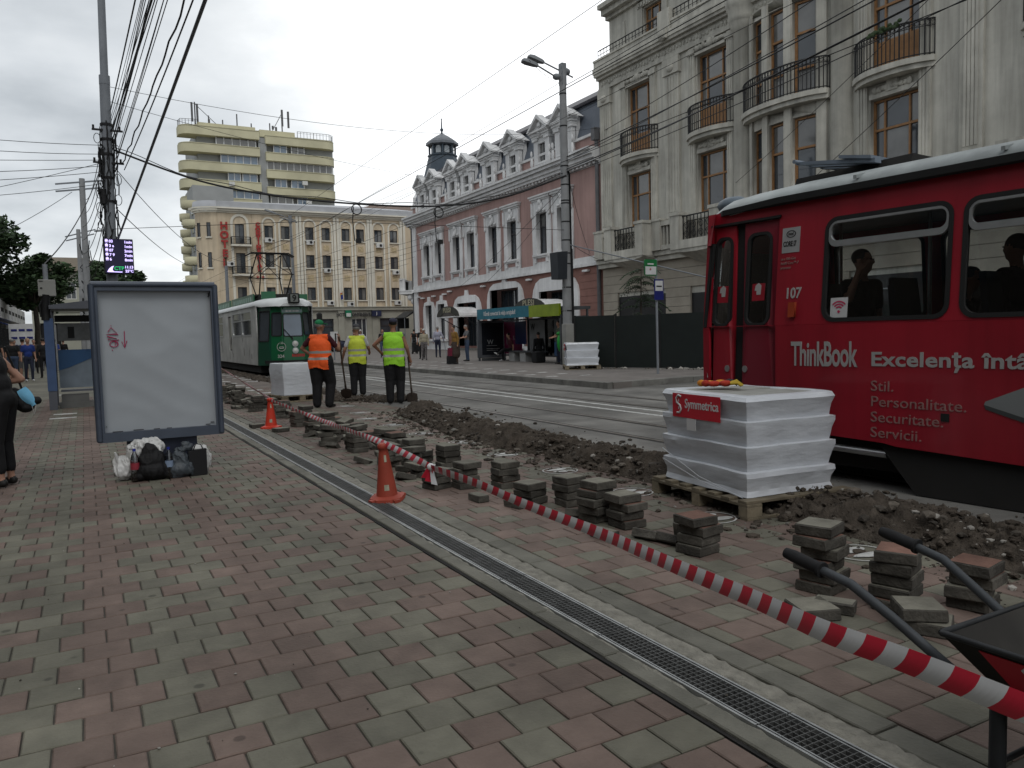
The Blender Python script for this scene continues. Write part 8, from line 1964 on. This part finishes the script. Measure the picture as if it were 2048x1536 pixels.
# --- woman in black at the left edge
wm=person('woman in black cropped off at the left edge, holding a phone',(-.78,9.52,0),(-.93,.36),1.66,c_black,c_black,s_dark,SK,h_dark,0,J=dict(eR=(.27,-.10,1.15),wR=(.20,.16,1.10),eL=(-.25,-.03,1.12)),lean=.2,crop=True,fat=1.28,vox=.015,fingers=True,trouser=1.12,group='people in the foreground')
def W_(x,y,z):                                                # a point beside the woman, in her own frame
    a=wm.rotation_euler[2]; return Vector((-.78+x*cos(a)-y*sin(a), 9.52+x*sin(a)+y*cos(a), z))
bag_c=W_(.27,-.10,0)
lump('handbag',[c_black],'black shoulder bag at the hip of the woman in black','bag',[(W_(.27,-.08,.84),(.10,.13,.07)),(W_(.27,-.02,.92),(.07,.10,.08)),(W_(.27,-.20,.86),(.07,.09,.05)),(W_(.27,-.12,.79),(.08,.12,.05))],seed=3,wr=.012)
hb=bpy.data.objects['handbag']
mb=MB(); mb.tube([W_(.30,-.1,.9),W_(.22,-.05,1.2),W_(.12,-.02,1.44)],.012,6); mb.build('strap',m_rub_,hb)
mb=MB(); p=W_(.26,.22,1.10); mb.hexa([p+Vector(v) for v in ((-.035,-.01,-.03),(.035,-.01,-.03),(.035,.01,-.03),(-.035,.01,-.03),(-.035,-.01,.055),(.035,-.01,.055),(.035,.01,.055),(-.035,.01,.055))]); tag(mb.build('mobile_phone',m_rub_),'dark phone in the hand of the woman in black','phone')
mb=MB(); p=Vector((-.575,9.24,-.06)); n=8; vs=[];fs=[]
for i in range(5):
    for k in range(9):
        u=k/8; v=i/4-.5; c=p+Vector((.0,0,1.07))+Vector((.105,-.04,-.17))*u; w=.06*(.5+.8*sin(pi*min(1,u+.15))**.5)
        vs.append(c+Vector((.83,-.3,.5)).normalized()*v*w*1.5+Vector((-.3,-.9,0))*.025*sin(pi*u)*(1-4*v*v))
for i in range(4):
    for k in range(8): a=i*9+k; fs.append((a,a+1,a+10,a+9))
mb.add(vs,fs,0,True); fm=mb.build('face_mask',M('mask pale blue',(.16,.42,.62),.75,.08,10,.2,40)); tag(fm,'pale blue face mask dangling from the wrist of the woman in black','face mask')
mb=MB(); q=vs[2*9+8]; mb.tube([Vector(vs[0*9+8]),Vector(q)+Vector((.0,-.02,-.09)),Vector(vs[4*9+8])],.0035,5); mb.build('ear_loop',m_letter,fm)
# --- walkers on the left
for (x,y,fc,kw,lab) in (((-1.95),36.4,(.25,-.97),dict(top=c_blue,legs=c_navy,shoe=s_white,hair=h_blond,skin=SK,sleeve=1,J=dict(kL=(-.1,.1,.5),aL=(-.1,.05,.1),kR=(.1,-.0,.5),aR=(.1,-.12,.085))),'woman in royal blue top and dark jeans walking towards the camera at left'),
   (-2.55,37.6,(-.1,1),dict(top=c_black,legs=c_jean,shoe=s_dark,hair=h_grey,short=True,sleeve=1,fat=1.2),'stout man in black shirt and denim shorts seen from behind at left'),
   (-2.25,38.6,(.1,1),dict(top=c_navy,legs=c_grey,short=True,sleeve=1),'person in navy beside the man in denim shorts'),
   (-1.55,39.5,(-.2,1),dict(top=c_black,legs=c_black,hair=h_dark,sleeve=2,J=dict(kR=(.14,.1,.5),aR=(.2,-.05,.1),tR=(.22,.1,.035))),'person in black striding just left of the blue shelter post'),
   (-1.35,47,(.1,1),dict(top=c_blue,legs=c_grey,short=True,sleeve=1),'distant walker in a blue shirt beside the shelter post'),
   (-1.5,55,(0,-1),dict(top=c_grey,legs=c_navy,sleeve=2,hair=h_dark),'distant walker in grey far down the left pavement'),
   (-3.25,39.5,(0,-1),dict(top=c_black,legs=c_black,sleeve=0,hair=h_brown),'person in black at the far left edge among the walkers'),
   (-2.95,43,(.2,1),dict(top=c_brown,legs=c_navy,sleeve=1),'walker in brown behind the stout man'),
   (-3.7,42,(.2,-1),dict(top=c_maroon,legs=c_black,sleeve=0,hair=h_dark),'walker with bare arms at the extreme left edge'),
   (-1.9,50,(0,1),dict(top=c_black,legs=c_grey,sleeve=2),'dark clad walker in the distance behind the woman in blue'),
   (-2.2,46,(.1,-1),dict(top=c_brown,legs=c_black,sleeve=1,hair=h_dark),'walker in brown top coming towards the camera in the middle distance'),
   (-2.75,52,(0,1),dict(top=c_white,legs=c_navy,sleeve=1,hair=h_dark),'distant walker in a white shirt seen from behind at left'),
   (-1.15,58,(0,1),dict(top=c_black,legs=c_jean,sleeve=2,hair=h_brown),'farthest walker in black beside the blue shelter post'),
   (-3.1,47,(.1,-1),dict(top=c_grey,legs=c_black,sleeve=2,hair=h_brown),'walker in grey by the white price board'),
   (-2.45,60,(0,-1),dict(top=c_navy,legs=c_navy,sleeve=1,hair=h_dark),'tiny far walker in navy below the trees')):
    person(lab,(x,y,0),fc,group='walkers on the left pavement',**kw)
# --- people across the road
D=(-.45,-.89)
ps=[((20.4,51.5),(.5,.85),dict(top=c_black,legs=c_black,sleeve=0,hair=h_dark),'person in black pulling a trolley near the corner of the pink building'),
 ((16.0,39.3),(-.5,-.85),dict(top=c_black,legs=c_black,sleeve=1,hair=h_brown),'dark haired person in black partly behind the woman in the white hat'),
 ((15.35,37.4),(-.4,-.9),dict(top=c_beige,legs=c_pat,sleeve=2,hair=h_grey,cap=m_hatw,fat=1.1,h=1.6),'woman in beige jacket, white hat and patterned trousers facing the road'),
 ((17.5,40.6),(.5,.85),dict(top=c_lilac,legs=c_navy,sleeve=2,hair=h_grey,h=1.74,J=dict(eR=(.3,-.02,1.15),wR=(.34,.1,.92))),'man in pale shirt with a crossbody strap and a stick, seen from behind'),
 ((14.1,30.8),(-.8,-.1),dict(top=c_ochre,legs=c_brown,sleeve=2,hair=h_dark,skirt=.45,fat=1.12,h=1.66,lean=.12),'woman in ochre blouse and dark skirt carrying a red and black bag'),
 ((15.9,33.4),(-.9,.1),dict(top=c_grey,legs=c_jean,sleeve=1,hair=h_grey,cap=None,h=1.72,nod=.45,J=dict(eL=(-.2,.12,1.15),wL=(-.08,.28,1.13),eR=(.2,.12,1.15),wR=(.08,.28,1.13))),'person in grey shirt and jeans looking down at a phone'),
 ((16.6,26.35),(-.85,.2),dict(top=c_dkgreen,legs=c_navy,sleeve=1,hair=h_dark,h=1.72,J=dict(eL=(-.2,.1,1.14),wL=(-.12,.3,1.08),eR=(.2,.1,1.14),wR=(.14,.3,1.08))),'man holding a big green bag at the right end of the bus shelter'),
 ((13.6,43.6),(.8,-.3),dict(top=c_maroon,legs=c_black,sleeve=2,hair=h_dark,J=dict(kL=(-.1,.18,.52),aL=(-.1,.2,.1),tL=(-.1,.36,.06),kR=(.1,-.05,.5),aR=(.1,-.3,.16),tR=(.1,-.16,.06))),'person in dark red top striding between the two right hand workers'),
 ((14.6,45.5),(-.5,-.8),dict(top=c_white,legs=c_grey,sleeve=2,hair=h_grey,cap=m_hatw),'person in white hat far behind the yellow vest worker'),
 ((15.8,45.0),(-.3,-.9),dict(top=c_black,legs=c_jean,sleeve=2,hair=h_dark,long_hair=True),'dark haired woman in black just left of the lime vest worker')]
for (x,y),fc,kw,lab in ps:
    kw=dict(kw); kw.setdefault('h',1.70); person(lab,(x,y,.142),fc,group='people waiting across the road',**kw)
person('person in dark red seated on the shelter bench, white trainers',(17.2,31.4,.142),(-1,.15),1.7,c_maroon,c_black,s_white,SK,h_dark,1,sit=True,lean=.2,J=dict(kL=(-.12,.45,.56),aL=(-.02,.72,.36),tL=(.0,.86,.42)),group='people waiting across the road')
person('person in black seated on the shelter bench with back turned',(17.2,28.95,.142),(.2,1),1.7,c_black,c_black,s_dark,SK,h_dark,2,sit=True,lean=.1,group='people waiting across the road')
mb=MB(); mb.ell((16.5,26.0,1.0),(.20,.22,.42),12,8); mb.ell((16.5,26.05,1.35),(.19,.2,.1),12,8); tag(mb.build('shopping_bag',M('vivid green bag',(.01,.24,.03),.5,.2,5)),'big vivid green bag hugged by the man at the bus shelter','bag')
mb=MB(); mb.hexa([(13.75,30.7,.25),(14.05,30.7,.25),(14.05,30.95,.25),(13.75,30.95,.25),(13.78,30.72,.85),(14.02,30.72,.85),(14.02,30.93,.85),(13.78,30.93,.85)]); b_=tag(mb.build('shopping_bag',C_('bag red',(.13,.012,.03))),'red and black bag carried by the woman in ochre','bag'); mb=MB(); mb.hexa([(13.73,30.68,.16),(14.07,30.68,.16),(14.07,30.97,.16),(13.73,30.97,.16),(13.735,30.685,.5),(14.065,30.685,.5),(14.065,30.965,.5),(13.735,30.965,.5)]); mb.build('bag_base',c_black,b_); mb=MB(); mb.tube([(13.82,30.8,.84),(13.9,30.8,1.02),(13.98,30.8,.84)],.012,5); mb.build('handle',c_black,b_)
mb=MB(); mb.tube([(17.95,40.4,.15),(17.85,40.5,.98),(17.75,40.55,1.0)],.016,6); tag(mb.build('walking_stick',m_steelp),'thin walking stick of the man in the pale shirt','stick')
tr=T('shopping_trolley','black wheeled trolley pulled by the person near the pink corner','trolley',(20.0,50.3,.142)); mb=MB(); mb.bbox(19.8,20.2,50.15,50.45,.28,.95,.04); mb.build('bag_body',c_black,tr); mb=MB(); mb.tube([(19.85,50.5,.2),(19.85,50.5,1.1),(20.15,50.5,1.1),(20.15,50.5,.2)],.015,6); mb.build('frame',m_steelp,tr)
for x in (19.82,20.18): mb=MB(); mb.tube([(x-.02,50.45,.23),(x+.02,50.45,.23)],.085,12); mb.build('wheel',m_rub_,tr)
mb=MB(); mb.bbox(16.55,17.0,28.1,28.5,.142,.62,.05); bk=tag(mb.build('backpack',c_black),'black bag standing by the seated person in black','bag')
# --- passengers seen through the windows of the red tram
def inside(s,n,z): return (TP.x+TD.x*s+TN.x*n, TP.y+TD.y*s+TN.y*n, z)
person('passenger in dark shirt resting head on his fist inside the red tram',inside(1.08,.42,.82),(-.15,-1),1.72,c_black,c_navy,s_dark,SK,h_dark,1,sit=True,turn=.4,J=dict(eR=(.27,.13,.87),wR=(.17,.14,1.10)),vox=.016,fingers=True,group='passengers in the red tram')
person('passenger with dark hair silhouetted in the second tram window',inside(-.10,.75,.84),(.1,1),1.72,c_black,c_black,s_dark,SK2,h_dark,2,sit=True,vox=.018,group='passengers in the red tram')
person('passenger at the right edge of the photo in the second tram window',inside(-.52,.45,.82),(0,-1),1.66,c_grey,c_black,s_dark,SK,h_brown,2,sit=True,vox=.02,group='passengers in the red tram')
person('low seated passenger almost hidden in shadow in the first tram window',inside(.35,.6,.74),(0,-1),1.55,c_black,c_black,s_dark,SK2,h_dark,2,sit=True,lean=.25,vox=.02,group='passengers in the red tram')
